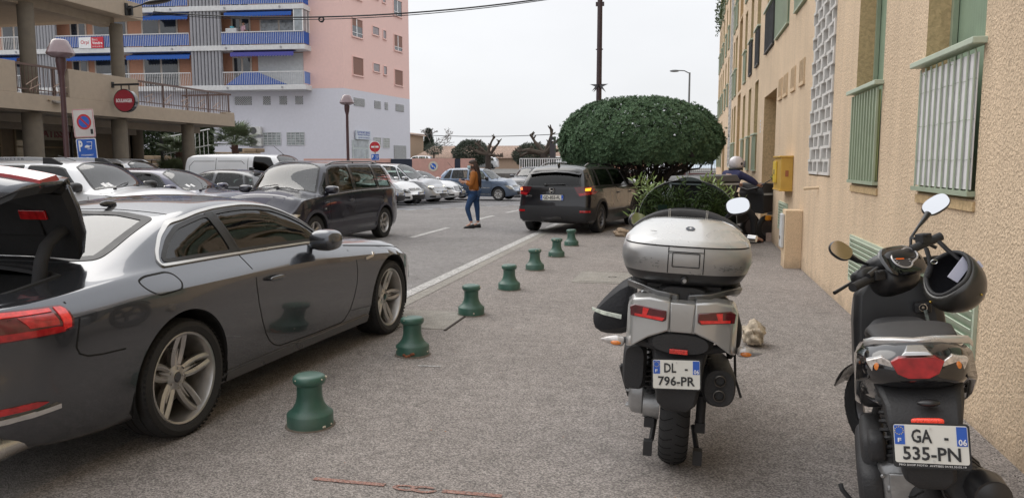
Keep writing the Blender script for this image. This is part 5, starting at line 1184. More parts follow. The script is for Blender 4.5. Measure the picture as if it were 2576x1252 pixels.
for (x,y,z0,z1,r) in ((X-.55,18.62,3.44,6.0,.21),(X-.5,22.1,3.44,6.0,.20),(X-.5,14.4,3.44,6,.2),(X-5.5,18.6,3.44,6.1,.3)):
    b=B(); b.cyl((x,y,z0),(x,y,z1),r,seg=28); b.obj('column',colm,LB,60,shift=LS)
for (x,y,r) in ((X-.45,18.5,.26),(X-.45,21.95,.24),(X-.45,25.5,.22),(X-3.0,23.4,.22),(X-.45,14.3,.25),(X-3,19.2,.2),(X-3,26,.2)):
    b=B(); b.cyl((x,y,-.2),(x,y,2.96),r,seg=28); b.obj('column',colm,LB,60,shift=LS)
# first floor wall set back
b=B(); b.bb(X-6.3,X-6,-6,19.0,3.44,6.14); b.bb(X-14,X-6,18.7,19.0,3.44,6.14); lb(b,'upper_wall',mat('tan_wall',(.42,.30,.22),.9,dirt=.1))
for y in (5,8,11,14,16.6):
    b=B(); b.bb(X-5.99,X-5.95,y,y+1.6,3.5,5.6); w_=lb(b,'window',dkshop); b=B(); b.bb(X-5.94,X-5.93,y+.05,y+1.55,3.55,5.55); lb(b,'pane',glt,w_)
# shopfront
b=B(); b.bb(X-3.7,X-3.5,-6,26.4,-.2,2.96); b.bb(X-13,X-3.5,26.2,26.4,-.2,2.96); lb(b,'shop_wall',mat('shop_brown',(.20,.16,.12),.85,var=.12,dirt=.2))
shopg=glass('shop_glass',(.4,.4,.38),1.6)
for (y0,y1) in ((4,7.5),(8,11.5),(12,15.2),(15.7,17.6),(18.2,20.3),(20.9,23.0)):
    b=B(); b.bb(X-3.49,X-3.44,y0-.06,y0,0,2.7);b.bb(X-3.49,X-3.44,y1,y1+.06,0,2.7);b.bb(X-3.49,X-3.44,y0,y1,2.64,2.7);b.bb(X-3.49,X-3.44,y0,y1,2.05,2.1); b.bb(X-3.49,X-3.44,(y0+y1)/2-.03,(y0+y1)/2+.03,0,2.05)
    f_=lb(b,'shop_window',mat('tan_frame',(.26,.20,.13),.6)); b=B(); b.bb(X-3.485,X-3.475,y0,y1,0,2.64); lb(b,'pane',mat('pale_shop_glass',(.17,.155,.125),.12,coat=1,var=.35,vs_=1.2),f_)
m_=Matrix.Translation((X+17.6-3.0,2.0,2.525))@Matrix.Rotation(PI/2,4,'Z')@Matrix.Rotation(PI/2,4,'X')
b=B(); b.bb(-3.5+0-.0,-3.43,.0,0,0,0) if 0 else None
b=B(); b.bb(X-3.10,X-3.06,21.2,23.3,2.30,2.74); sg_=lb(b,'fascia_board',mat('beige_board',(.23,.20,.15),.5,var=.1))
text('shop_lettering','PATISSERIE',1.72,.27,mat('maroon_letter',(.16,.02,.03),.5),sg_,Matrix.Translation((-3.055,2.25,2.525))@Matrix.Rotation(PI/2,4,'Z')@Matrix.Rotation(PI/2,4,'X'),.01,bold=.02)
text('shop_lettering','RE',.4,.27,M['maroon_letter'],sg_,Matrix.Translation((-3.055,-.9,2.53))@Matrix.Rotation(PI/2,4,'Z')@Matrix.Rotation(PI/2,4,'X'),.01,bold=.02)
b=B(); b.bb(X-2.95,X-2.9,22.6,22.66,0,2.85); b.bb(X-2.6,X-2.56,22.95,23.0,1.2,2.4); lb(b,'shop_post',blk)
b=B(); b.bb(X-3.0,X-2.97,23.05,23.6,2.60,2.66); lb(b,'lit_tube',mat('yellow_green_lamp',(.75,.9,.1),.4,emis=1.2))
b=B(); b.bb(X-3.42,X-3.38,17.0,18.3,0,1.9); lb(b,'shop_poster',mat('maroon_panel',(.08,.012,.015),.5))
b=B(); b.bb(X-.002,X+.004,15.3,16.75,3.55,4.2); pn_=lb(b,'poster_panel',mat('poster_white',(.62,.55,.52),.6)); b=B(); b.bb(X+.004,X+.008,15.5,16.6,3.66,4.1); lb(b,'poster_sheet',mat('poster_peach',(.75,.42,.34),.6),pn_)
b=B()
for k in range(3): b.bb(X-.9-k*.5,X-.6-k*.5,25.6,27.4,.0,.02)
# stone cladding pier
b=B(); rs=random.Random(3)
for k in range(16): b.bb(X-3.2+rs.uniform(0,.03),X-2.8,22.95+rs.uniform(0,.03),23.4,k*.18,k*.18+.17)
lb(b,'stone_pier',mat('pale_stone',(.36,.30,.22),.9,var=.25,vs_=4,bump=.4,bs=30),bevel=.02)
# terrace railings
def terr_rail(y0,y1):
    t=B(); t.bb(X-.10,X-.04,y0,y1,4.2,4.26); t.bb(X-.08,X-.05,y0,y1,3.55,3.58); r_=lb(t,'terrace_railing',rust)
    t=B(); n=int((y1-y0)/.13)
    for i in range(n): y=y0+.06+(y1-y0-.1)*i/n; t.bb(X-.075,X-.06,y-.006,y+.006,3.46,4.2)
    for i in range(int((y1-y0)/1.3)+1): y=min(y0+1.3*i,y1); t.bb(X-.09,X-.05,y-.025,y+.025,3.44,4.22)
    lb(t,'baluster',rust,r_)
    t=B(); rs=random.Random(int(y0)); i=y0+.3
    while i<y1-.5:
        t.tube([(X-.03,i,3.62+rs.uniform(0,.1)),(X-.03,i+.42,3.85+rs.uniform(0,.1))],.014,5); t.tube([(X-.03,i+.1,3.55),(X-.03,i+.5,3.74)],.012,5)
        for q in (.12,.22,.34): t.tube([(X-.03,i+q,3.5),(X-.03,i+q+rs.uniform(-.12,.12),3.8)],.008,4)
        i+=.95
    lb(t,'wrought_ornament',mat('beige_metal',(.34,.24,.19),.5),r_)
terr_rail(17.64,19.43); terr_rail(22.4,27.75)
b=B(); b.bb(X-2.2,X-.0,27.68,27.72,4.2,4.26)
for i in range(16): b.bb(X-2.2+i*.14,X-2.19+i*.14,27.69,27.71,3.46,4.2)
lb(b,'end_railing',rust)
# things on the wall
t=thing('wall_lamp','black arm lamp bolted to the end of the fawn roof slab','lamp',(X+.02,21.95,6.45))
b=B(); b.bb(0,.06,-.05,.05,-.22,.16); b.tube([(.05,0,-.02),(.35,.05,.05),(.62,.1,.13)],.025,8); b.bb(.0,.14,.1,.18,-.2,.1); b.obj('arm',blk,t,40)
b=B(); b.m=Matrix.Translation((1.05,.18,.20))@Matrix.Rotation(R(8),4,'Z')@Matrix.Rotation(R(-8),4,'Y'); b.ell((0,0,0),(.48,.15,.075),2.5,2); b.obj('lamp_head',mat('dark_lamp_metal',(.05,.045,.045),.35,metal=.3),t,50)
b=B(); b.tube([(.9,.18,.12),(.93,.18,-.1),(.8,.15,-.25),(.5,.1,-.3),(.1,.08,-.25)],.008,5); b.obj('lead',blk,t,50)
t=thing('hanging_sign','round red hanging sign on a black bracket on the fawn bakery wall','sign',(X,21.2,3.98))
b=B(); b.bb(0,.95,-.03,.03,-.03,.03); b.bb(-.0,.03,-.05,.05,-.09,.09); b.bb(.30,.33,-.012,.012,-.2,0); b.bb(.58,.61,-.012,.012,-.2,0); b.obj('bracket',blk,t,0,bevel=.004)
dm=Matrix.Translation((.455,0,-.50))@Matrix.Rotation(R(8),4,'Z')@Matrix.Rotation(PI/2,4,'X')
b=B(); b.m=dm; b.lathe([(0,-.09),(.345,-.09),(.36,-.075),(.36,.075),(.345,.09),(.32,.09),(.32,.082),(0,.082)],48); d_=b.obj('drum',blkg,t,30)
b=B(); b.m=dm; b.lathe([(0,.092),(.33,.092),(.33,.08)],48); b.obj('sign_face',mat('sign_red',(.28,.02,.035),.4,var=.05),d_,30)
text('lettering','BOULANGER',.52,.115,whitep,d_,dm@Matrix.Translation((0,0,.093)),.004,bold=.02)
t=thing('wall_bracket','small tilted metal spotlight on the fawn wall below the railing gap','lamp',(X,18.9,3.28))
b=B(); b.box((.08,.0,0),(.16,.28,.05),ry=R(15)); b.obj('spotlight_body',mat('worn_metal',(.35,.33,.31),.4,metal=.5),t,0,bevel=.01); b=B(); b.tube([(0,-.2,.02),(.05,-.3,.05)],.02,6); b.obj('lead',mat('beige_metal2',(.4,.3,.2),.6),t,0)
# palm by the bakery steps, hedge, stone wall, white stair rail
def palm(x,y,z,h,R_,name_l):
    t=thing('palm',name_l,'palm',(x,y,z)); rs=random.Random(int(x*7+y)); b=B()
    b.tube([(0,0,0),(.03,0,h*.5),(0,.02,h)],[.16,.13,.15],10); 
    for k in range(30):
        a=rs.random()*6.3; zz=rs.uniform(.1,h); b.tube([(math.cos(a)*.12,math.sin(a)*.12,zz),(math.cos(a)*.22,math.sin(a)*.22,zz+.1)],[.03,.01],4)
    b.obj('trunk',mat('palm_trunk',(.10,.05,.04),.95,bump=.4),t,30)
    b=B()
    for k in range(46):
        a=rs.random()*6.3; el=rs.uniform(.0,1.2); d=Vector((math.cos(a)*math.cos(el),math.sin(a)*math.cos(el),math.sin(el))); L=R_*rs.uniform(.5,.7); c_=Vector((0,0,h))+d*L
        b.tube([(0,0,h),tuple(c_)],.012,4); side=d.cross(Vector((0,0,1))).normalized(); upv=side.cross(d).normalized()
        for j in range(18):
            q=-1.9+3.8*j/17; e_=d*math.cos(q)+side*math.sin(q); e_=(e_+Vector((0,0,-.18-.1*rs.random()))).normalized(); l=R_*.5*rs.uniform(.8,1.05); w=upv*.0+e_.cross(upv).normalized()*.02
            b.add([tuple(c_-w*.4),tuple(c_+w*.4),tuple(c_+e_*l*.55+w),tuple(c_+e_*l),tuple(c_+e_*l*.55-w)],[(0,1,2,3,4)])
    b.obj('fronds',mat('palm_green',(.12,.15,.085),.8,var=.5,vs_=3),t,0,recalc=False)
palm(-20.9,28.9,0,2.0,1.0,'fan palm behind the white stair railing'); palm(-20.0,31.6,0.2,2.2,1.25,'larger fan palm against the rubble stone wall'); palm(-20.6,27.9,-.2,1.2,.9,'low fan palm below the stair railing')
def leafmass(name,label,cat,loc,fn,n,size,mt,trunk=None,seed=1,group=None,parent=None,flat=.45,part='crown'):
    # fn(rs)->(point, outward normal); leaves as folded blades, in one mesh
    rs=np.random.RandomState(seed); r2=random.Random(seed)
    V=[];F=[]
    for i in range(n):
        p,nn=fn(r2); a=Vector((r2.gauss(0,1),r2.gauss(0,1),r2.gauss(0,1))).normalized(); d=(nn*1.0+a*1.1).normalized(); s_=d.cross(Vector((r2.gauss(0,1),r2.gauss(0,1),r2.gauss(0,1)))).normalized(); L=size*r2.uniform(.7,1.3); w=s_*L*flat*.5
        k=len(V); up=d.cross(s_)*L*.12
        V+=[tuple(p-d*L*.1),tuple(p+d*L*.45+w+up),tuple(p+d*L),tuple(p+d*L*.45-w+up)]; F.append((k,k+1,k+2,k+3))
    me=bpy.data.meshes.new(part); me.from_pydata(V,[],F); me.materials.append(mt)
    return me
def leafmat(name,c1,c2,rough=.45,sc=1.5,spec=.5):
    m=bpy.data.materials.new(name); m.use_nodes=True; t=m.node_tree; n=t.nodes; l=t.links; p=n['Principled BSDF']; p.inputs['Roughness'].default_value=rough; p.inputs['Specular IOR Level'].default_value=spec
    g=n.new('ShaderNodeNewGeometry'); r=n.new('ShaderNodeValToRGB'); r.color_ramp.elements[0].color=(*c1,1); r.color_ramp.elements[1].color=(*c2,1)
    co=n.new('ShaderNodeTexCoord'); nz=n.new('ShaderNodeTexNoise'); nz.inputs['Scale'].default_value=sc; l.new(co.outputs['Object'],nz.inputs['Vector'])
    ad=n.new('ShaderNodeMath'); ad.operation='MULTIPLY_ADD'; ad.inputs[1].default_value=.6; l.new(g.outputs['Random Per Island'],ad.inputs[0]); mm=n.new('ShaderNodeMath'); mm.operation='MULTIPLY'; mm.inputs[1].default_value=.5; l.new(nz.outputs['Fac'],mm.inputs[0]); l.new(mm.outputs[0],ad.inputs[2])
    l.new(ad.outputs[0],r.inputs[0]); l.new(r.outputs[0],p.inputs['Base Color']); M[name]=m; return m
lf_hedge=leafmat('hedge_leaf',(.015,.03,.012),(.06,.09,.035)); lf_oliv=leafmat('olive_leaf',(.03,.042,.03),(.085,.105,.07)); lf_pitt=leafmat('glossy_leaf',(.03,.065,.034),(.15,.245,.13),.6,1.5,.3); lf_ole=leafmat('oleander_leaf',(.09,.16,.04),(.32,.42,.15),.42); lf_cyp=leafmat('conifer_leaf',(.03,.05,.035),(.07,.09,.065))
bark=mat('bark_brown',(.055,.042,.035),.95,bump=.6,bs=30,var=.3); bark2=mat('bark_dark',(.03,.024,.02),.95,bump=.6,bs=40,var=.3)
def boxfn(c,h):
    def f(r):
        p=[r.uniform(-1,1) for _ in range(3)]; k=r.randrange(3); p[k]=math.copysign(1-abs(r.gauss(0,.06)),p[k]); n=Vector([0,0,0]); n[k]=math.copysign(1,p[k]); return Vector((c[0]+p[0]*h[0],c[1]+p[1]*h[1],c[2]+p[2]*h[2])),n
    return f
me=leafmass('','','',None,boxfn((0,0,.75),(2.3,.5,.75)),16000,.15,lf_hedge,seed=4,flat=.6); o=link('hedge',me,None,0,label='dark clipped hedge above the rubble stone wall behind the bakery',cat='hedge',loc=(-24.4,32.6,1.9))
rub=mat('rubble_stone',(.33,.25,.17),.95,bump=.5,bs=20,var=.4,vs_=2.2)
b=B(); rs=random.Random(9)
for row in range(14):
    x=-27.5
    while x<-20.9:
        w=rs.uniform(.18,.45); y=31.6+(x+24.8)*.93; h=.19
        top=2.0+max(0,(x+24))*.13+rs.uniform(-.05,.05)
        if row*h<top: b.box((x+w/2,y+rs.uniform(-.05,.05),row*h+h/2-.2),(w*1.42,.55,h*.96),rz=R(43)+rs.uniform(-.06,.06))
        x+=w
b.obj('stone_wall',rub,None,0,bevel=.03,label='tan rubble stone retaining wall behind the bakery steps',cat='wall')
t=thing('stair_railing','white metal stair railing rising beside the fan palms','railing',(-21.8,29.0,0)); b=B()
for i in range(12): x=i*.2; b.bb(x,x+.02,-.01,.01,1.1-i*.0,2.55+i*.03)
b.tube([(0,0,2.6),(2.3,0,2.95)],.03,6); b.tube([(0,0,1.9),(2.3,0,2.3)],.02,6); b.tube([(0,0,1.15),(2.3,0,1.6)],.02,6); b.obj('rails',whitep,t,0); b=B(); b.bb(-.05,.05,-.05,.05,0,2.65); b.obj('post',blk,t,0)
t=thing('railing','low dark iron railing in front of the rubble wall','railing',(-20.5,27.6,0)); b=B()
for i in range(30): b.bb(i*.12,i*.12+.015,0,.015,.1,1.2)
b.bb(0,3.6,0,.03,1.17,1.21); b.bb(0,3.6,0,.03,.15,.18); b.obj('bars',blk,t,0)
# ================================================================ pink and grey block of flats
pinkm=mat('pink_render',(.80,.55,.50),.9,var=.03,bump=.2,bs=60); pinkg=mat('grey_render',(.64,.64,.70),.9,var=.03,bump=.2,bs=60); orm=mat('orange_render',(.53,.27,.175),.9,var=.06)
slabm=mat('slab_white',(.66,.66,.66),.8,dirt=.1); bluem=mat('balcony_blue',(.02,.10,.42),.6,var=.12); awn=mat('awning_blue',(.015,.085,.36),.75,var=.08); awnp=mat('awning_violet',(.07,.07,.30),.75); louv=mat('grey_louvre',(.33,.33,.35),.7,var=.06)
pbP=Vector((-23.55,51.0,0)); PB=thing('flats_building','tall pink and grey block of flats with blue balconies, behind the car park','building',tuple(pbP))
d1=Vector((-.9955,-.095,0)); n1=Vector((.095,-.9955,0)); d2=Vector((1.17,10.06,0)).normalized(); n2=Vector((d2.y,-d2.x,0))
def fm(d,n): return Matrix(((d.x,n.x,0,0),(d.y,n.y,0,0),(0,0,1,0),(0,0,0,1)))
F1=fm(d1,n1); F2=fm(d2,n2)   # local (s, out, z)
def fb(F): b=B(); b.m=F; return b
b=fb(F1); b.add([(0,0,-.5),(31,0,-.5),(31,0,6.77),(0,0,6.77)],[(0,1,2,3)]); b.m=F2; b.add([(0,0,-.5),(10.15,0,-.5),(10.15,0,6.77),(0,0,6.77)],[(0,1,2,3)]); b.m=F1; b.bb(8.2,31,-.05,.02,0,6.7); b.obj('lower_wall',pinkg,PB,0)
b=fb(F1); b.add([(0,.004,6.77),(2.75,.004,6.77),(2.75,.004,20),(0,.004,20)],[(0,1,2,3)]); b.bb(2.3,2.9,-1.2,.005,6.9,20); b.m=F2; b.add([(0,0,6.77),(10.15,0,6.77),(10.15,0,20),(0,0,20)],[(0,1,2,3)]); b.obj('upper_wall',pinkm,PB,0)
b=fb(F2); b.bb(10.05,10.15,-14,-.01,-.5,20); b.obj('end_wall',pinkg,PB,0)
b=fb(F1); b.bb(2.9,31,-.3,-.2,6.77,20); b.obj('balcony_back_wall',orm,PB,0)
for z in (6.6,9.32,12.02,14.74,17.4):
    b=fb(F1); b.bb(2.3,31,-.4,1.2,z,z+.34); s_=b.obj('balcony_slab',slabm,PB,0,bevel=.02)
    for k in range(7):
        b=fb(F1); b.cyl((4+k*4,1.2,z+.17),(4+k*4,1.26,z+.17),.07); b.obj('drain_spout',louv,s_,40)
def rail(s0,s1,z,blue,end=None):
    b=fb(F1); b.bb(s0,s1,1.13,1.18,z+.86,z+.92); n=int((s1-s0)/.13)
    for i in range(n+1): s=s0+(s1-s0)*i/n; b.bb(s-.011,s+.011,1.135,1.16,z+.05,z+.87)
    r_=b.obj('balcony_railing',slabm,PB,0)
    if blue: b=fb(F1); b.bb(s0,s1,1.10,1.115,z+.08,z+.85); b.obj('privacy_cloth',bluem,r_,0)
    if end is not None:
        b=fb(F1); b.bb(end-.02,end+.02,0,1.15,z+.86,z+.9); b.bb(end-.01,end+.01,.05,1.1,z+.1,z+.85); b.obj('end_panel',bluem if blue else mat('pale_blue_panel',(.16,.26,.55),.6),r_,0)
for fi,z in enumerate((6.94,9.66,12.36,15.08)):
    rail(2.4,8.35,z,fi>=1,2.42); rail(10.75,20.9,z,fi>=1); rail(23.2,31,z,False)
    for s0,s1 in ((8.42,10.72),(20.95,23.1)):
        b=fb(F1); n=9
        for i in range(n): s=s0+(s1-s0)*(i+.5)/n; b.cyl((s,1.02,z),(s,1.02,z+2.38),.105,seg=8)
        b.bb(s0,s1,.9,.95,z,z+2.38); b.obj('louvre_screen',louv,PB,50)
    # doors and windows on the set back wall
    for (s0,s1,h) in ((6.8,8.25,2.15),(12.3,15.1,2.2),(19.4,20.7,2.1),(16.2,18.9,2.2),(24.2,26.2,2.1)):
        b=fb(F1); b.bb(s0,s1,-.2,-.14,z,z+h); f_=b.obj('window',mat('cream_frame',(.55,.48,.42),.6),PB,0)
        b=fb(F1); m_=(s0+s1)/2; b.bb(s0+.13,m_-.08,-.14,-.12,z+.12,z+h-.12); b.bb(m_+.08,s1-.13,-.14,-.12,z+.12,z+h-.12); b.obj('pane',mat('flat_pane',(.035,.04,.05),.1,coat=1,var=.5,vs_=1.5),f_,0)
b=fb(F1); b.bb(2.95,6.3,-.19,-.10,6.94,9.25); b.obj('white_shutter',mat('white_shutter',(.58,.60,.60),.7),PB,0)
b=fb(F1); b.bb(3.2,6.2,-.19,-.12,12.36+.3,14.3); wi=b.obj('window',M['cream_frame'],PB,0); b=fb(F1); b.bb(3.3,4.6,-.12,-.10,12.8,14.2); b.bb(4.7,6.1,-.12,-.10,12.8,14.2) ; b.obj('pane',mat('curtain_pane',(.20,.22,.24),.3,coat=1,var=.5,vs_=4),wi,0)
b=fb(F1); b.bb(3.3,6.1,-.19,-.12,9.9,11.65); wi=b.obj('window',M['cream_frame'],PB,0); b=fb(F1); b.bb(3.4,4.6,-.12,-.10,10,11.55); b.bb(4.75,6.0,-.12,-.10,10,11.55) ; b.obj('pane',M['curtain_pane'],wi,0)
# glazed balcony end
b=fb(F1)
for s in (2.42,3.05): b.bb(s-.03,s+.03,1.08,1.14,10.55,12.02)
b.bb(2.38,2.44,0,.06,10.55,12.02); b.bb(2.38,2.44,.5,.56,10.55,12.02); b.obj('glazing_frame',whitep,PB,0)
b=fb(F1); b.bb(2.4,2.42,.06,1.08,10.55,12.0); b.bb(2.45,3.02,1.10,1.12,10.55,12.0); b.obj('glazing',mat('grey_glazing',(.25,.28,.30),.15,coat=1,var=.4,vs_=2),PB,0)
def awning(s0,s1,z,m,drop=.42):
    b=fb(F1); n=int((s1-s0)/.2); rings=[]
    top=[];mid=[];bot=[]
    for i in range(n*2+1):
        s=s0+(s1-s0)*i/(n*2); top.append((s,.35,z+.36)); mid.append((s,1.22,z+.10)); bot.append((s,1.24,z-.12-(.07 if i%2 else 0)))
    b.loft([top,mid,bot],closed=False,cap=False); b.obj('awning',m,PB,0,solid=.01)
for a_ in ((3.1,7.7,9.05,awnp),(10.72,15.5,8.95,awn),(16.4,20.4,8.95,awn),(3.17,8.05,11.75,awn),(10.74,14.13,11.65,awn),(24,30,8.95,awn),(10.8,20.5,14.3,awn)): awning(*a_)
b=fb(F1); b.add([(3.9,.95,7.0),(8.2,.95,7.0),(6.9,.9,7.85),(5.9,.9,7.85),(3.9,.4,7.0),(8.2,.4,7.0)],[(0,1,2,3),(0,3,4),(1,5,2),(4,3,2,5)]); b.obj('parasol_canopy',bluem,None,0,loc=tuple(pbP),label='folded bright blue gazebo canopy on the lowest right balcony',cat='canopy',solid=.02)
b=fb(F1); b.bb(7.4,8.2,.3,.8,9.66,10.9); b.obj('cabinet',slabm,None,0,loc=tuple(pbP),label='white cabinet on the balcony beside the person in pink',cat='cabinet',bevel=.02)
b=fb(F1); b.cyl((7.75,.7,10.9),(7.75,.7,11.02),.12,.15); b.obj('basin',mat('turquoise',(.1,.45,.55),.5),None,40,loc=tuple(pbP),label='small turquoise basin on the white balcony cabinet',cat='basin')
# for-sale banner
t=thing('banner','white and red estate agent banner tied to the blue balcony railing','banner',tuple(pbP+F1@Vector((18.1,1.22,10.03)))); Mb=Matrix.Rotation(math.atan2(-d1.y,-d1.x),4,'Z')@Matrix.Rotation(PI/2,4,'X')
for x0,x1,mm in ((-.95,.0,whitep),(.0,.95,mat('banner_red',(.55,.03,.05),.6))):
    b=B(); b.m=Mb; b.prism([(x0,-.37),(x1,-.40),(x1,.40),(x0,.37)],0,.03,'z'); p_=b.obj('banner_sheet',mm,t,0)
    if x0<0: text('lettering','Orpi',.62,.34,M['banner_red'],p_,Mb@Matrix.Translation((-.48,0,.033)),.005,bold=.01)
    else:
        text('lettering','Bien à',.42,.17,whitep,p_,Mb@Matrix.Translation((.3,.22,.033)),.005); text('lettering','Vendre',.78,.2,whitep,p_,Mb@Matrix.Translation((.48,-.02,.033)),.005,bold=.02); text('lettering','04 93 65 09 32',.75,.09,whitep,p_,Mb@Matrix.Translation((.48,-.27,.033)),.005)
# openwork grids and glass block windows
def gridwin(F,s0,s1,z0,z1,nx,nz,nm,back,diag=False,pr=.03):
    b=fb(F); b.bb(s0,s1,.005,.012,z0,z1); w_=b.obj(nm,back,PB,0); b=fb(F)
    if diag:
        st=.16; k=s0-(z1-z0)
        while k<s1:
            for sg in(1,-1):
                P=[]; 
                for t_ in (0,1):
                    P.append((k+(z1-z0)*t_,z0+(z1-z0)*(t_ if sg>0 else 1-t_)))
                (a0,c0),(a1,c1)=P
                if a0<s0: c0+= (c1-c0)*(s0-a0)/(a1-a0); a0=s0
                if a1>s1: c1=c0+(c1-c0)*(s1-a0)/(a1-a0); a1=s1
                if a1-a0>.05: b.tube([(a0,.035,c0),(a1,.035,c1)],.022,4)
            k+=st
    else:
        for i in range(nx+1): s=s0+(s1-s0)*i/nx; b.bb(s-pr,s+pr,.01,.05,z0,z1)
        for i in range(nz+1): z=z0+(z1-z0)*i/nz; b.bb(s0,s1,.01,.048,z-pr,z+pr)
    b.obj('grid_bars',mat('grid_white',(.55,.56,.57),.8),w_,0)
dkb=mat('grid_dark',(.10,.105,.11),.6,var=.4,vs_=3); gbk=mat('glass_block',(.26,.29,.29),.25,coat=.5,var=.45,vs_=3)
for s0,s1 in ((6.84,8.11),(5.43,5.97),(4.21,4.75),(3.02,3.58)): gridwin(F1,s0,s1,5.67,6.25,0,0,'openwork_grid',dkb,True)
for s0,s1 in ((1.3,2.82),(4.27,5.23),(5.88,6.36),(7.67,9.07)): gridwin(F2,s0,s1,5.66,6.22,0,0,'openwork_grid',dkb,True)
for s0,s1 in ((7.05,8.14),(4.74,6.05),(2.98,4.29)): gridwin(F1,s0,s1,2.82,3.71,4,5,'glass_block_window',gbk,pr=.018)
for s0,s1 in ((4.05,5.12),(5.48,6.49)): gridwin(F2,s0,s1,2.73,3.47,2,4,'glass_block_window',mat('glass_block2',(.40,.42,.40),.3),pr=.02)
b=fb(F1); b.bb(7.14,8.0,.004,.01,2.28,2.6); b.obj('vent_opening',dkin,PB,0)
for z in (3.55,2.75):
    t=thing('air_conditioner','white outdoor air conditioning unit on the grey wall, %s of the pair'%('upper' if z>3 else 'lower'),'air conditioner',tuple(pbP+F1@Vector((6.5,.06,z))),group='air conditioning units on the grey wall')
    b=fb(F1); b.bb(-.42,.42,0,.32,0,.56); b.obj('casing',mat('ac_white',(.62,.62,.60),.5,dirt=.1),t,0,bevel=.02)
    b=fb(F1); b.m=F1@Matrix.Translation((.12,.345,.28))@Matrix.Rotation(-PI/2,4,'X'); b.lathe([(0,.01),(.06,.01),(.065,-.005),(.21,-.01),(.22,.012),(.245,.012),(.25,0)],24); b.obj('fan_grille',mat('ac_dark',(.09,.09,.09),.6),t,30)
    b=fb(F1); b.bb(-.45,-.40,.0,.4,-.08,0); b.bb(.40,.45,.0,.4,-.08,0); b.obj('mount',louv,t,0)
# right face windows: (s0,s1,z0,z1,kind)
brn=mat('roller_brown',(.24,.13,.10),.7,var=.08)
for fl,dz in enumerate((0,2.7,5.4,8.1)):
    for s0,s1,z0,z1,bl in ((1.26,2.7,7.85,9.1,1.0 if fl!=1 else .4),(4.2,5.14,8.42,8.98,0),(5.8,6.26,8.34,8.94,0),(7.58,8.92,7.72,8.9,1.0 if fl==0 else .8 if fl==1 else .0)):
        b=fb(F2); b.bb(s0,s1,-.06,-.02,z0+dz,z1+dz); 
        b.bb(s0,s0+.06,-.02,.012,z0+dz,z1+dz); b.bb(s1-.06,s1,-.02,.012,z0+dz,z1+dz); b.bb(s0,s1,-.02,.011,z1+dz-.06,z1+dz)
        b=fb(F2); b.bb(s0,s1,.002,.012,z0+dz,z1+dz); w_=b.obj('window',brn if bl>=.9 else M['flat_pane'],PB,0)
        b=fb(F2); b.bb(s0-.07,s1+.07,.0,.10,z0+dz-.09,z0+dz); b.bb(s0-.05,s0,.0,.05,z0+dz,z1+dz);b.bb(s1,s1+.05,0,.05,z0+dz,z1+dz);b.bb(s0-.05,s1+.05,0,.06,z1+dz,z1+dz+.05); b.obj('window_surround',pinkm,w_,0)
        if 0<bl<.95:
            b=fb(F2); b.bb(s0+.01,s1-.01,.013,.02,z1+dz-(z1-z0)*bl,z1+dz); b.obj('roller_blind',brn,w_,0)
        if bl<.95 and s1-s0>1: b=fb(F2); b.bb(s0+.6,s0+.7,.013,.03,z0+dz,z1+dz); b.bb(s0,s1,.03,.05,z0+dz+.25,z0+dz+.29); b.obj('sash',whitep,w_,0)
        if bl==0 and s1-s0<1: b=fb(F2); b.bb(s0+.05,s1-.05,.013,.02,z0+dz+.05,z1+dz-.05); b.obj('frosted_pane',mat('frosted',(.28,.24,.25),.3),w_,0)
# shop on the grey ground floor
b=fb(F2); b.bb(.9,3.25,.0,.06,0,3.22); sh=b.obj('shop_front',mat('pale_frame',(.45,.5,.5),.5),PB,0); b=fb(F2); b.bb(1.05,2.6,.06,.07,.4,2.55); b.bb(2.75,3.1,.06,.07,.2,2.55); b.bb(1.05,3.1,.06,.07,2.7,3.15); b.obj('pane',M['grey_glazing'],sh,0)
t=thing('shop_sign','pale blue and white electronics shop sign board on the grey wall','sign',tuple(pbP+F2@Vector((2.3,.14,3.58)))); b=fb(F2); b.bb(-1.05,1.05,-.05,.05,-.33,.33); sb=b.obj('board',mat('pale_sign',(.55,.6,.66),.5),t,0,bevel=.01)
Ms=Matrix.Rotation(math.atan2(d2.y,d2.x),4,'Z')@Matrix.Rotation(PI/2,4,'X'); inkb=mat('ink_blue',(.03,.05,.3),.5)
text('lettering','ELECTRONIC SERVICE',1.8,.17,inkb,sb,Ms@Matrix.Translation((0,.18,.052)),.004,bold=.02); text('lettering','Dépannage Toutes Marques',1.7,.13,inkb,sb,Ms@Matrix.Translation((0,0,.052)),.004,bold=.02); text('lettering','AUDIO VIDEO TV ELECTROMENAGER',1.6,.09,inkb,sb,Ms@Matrix.Translation((0,-.2,.052)),.004)
gridwin(F2,7.25,9.35,-.2,2.95,0,0,'security_grille',mat('grille_back',(.16,.17,.19),.5,var=.3),True)
b=fb(F2); b.bb(9.65,9.95,0,.08,1.2,1.75); b.obj('meter_box',slabm,PB,0,bevel=.01)
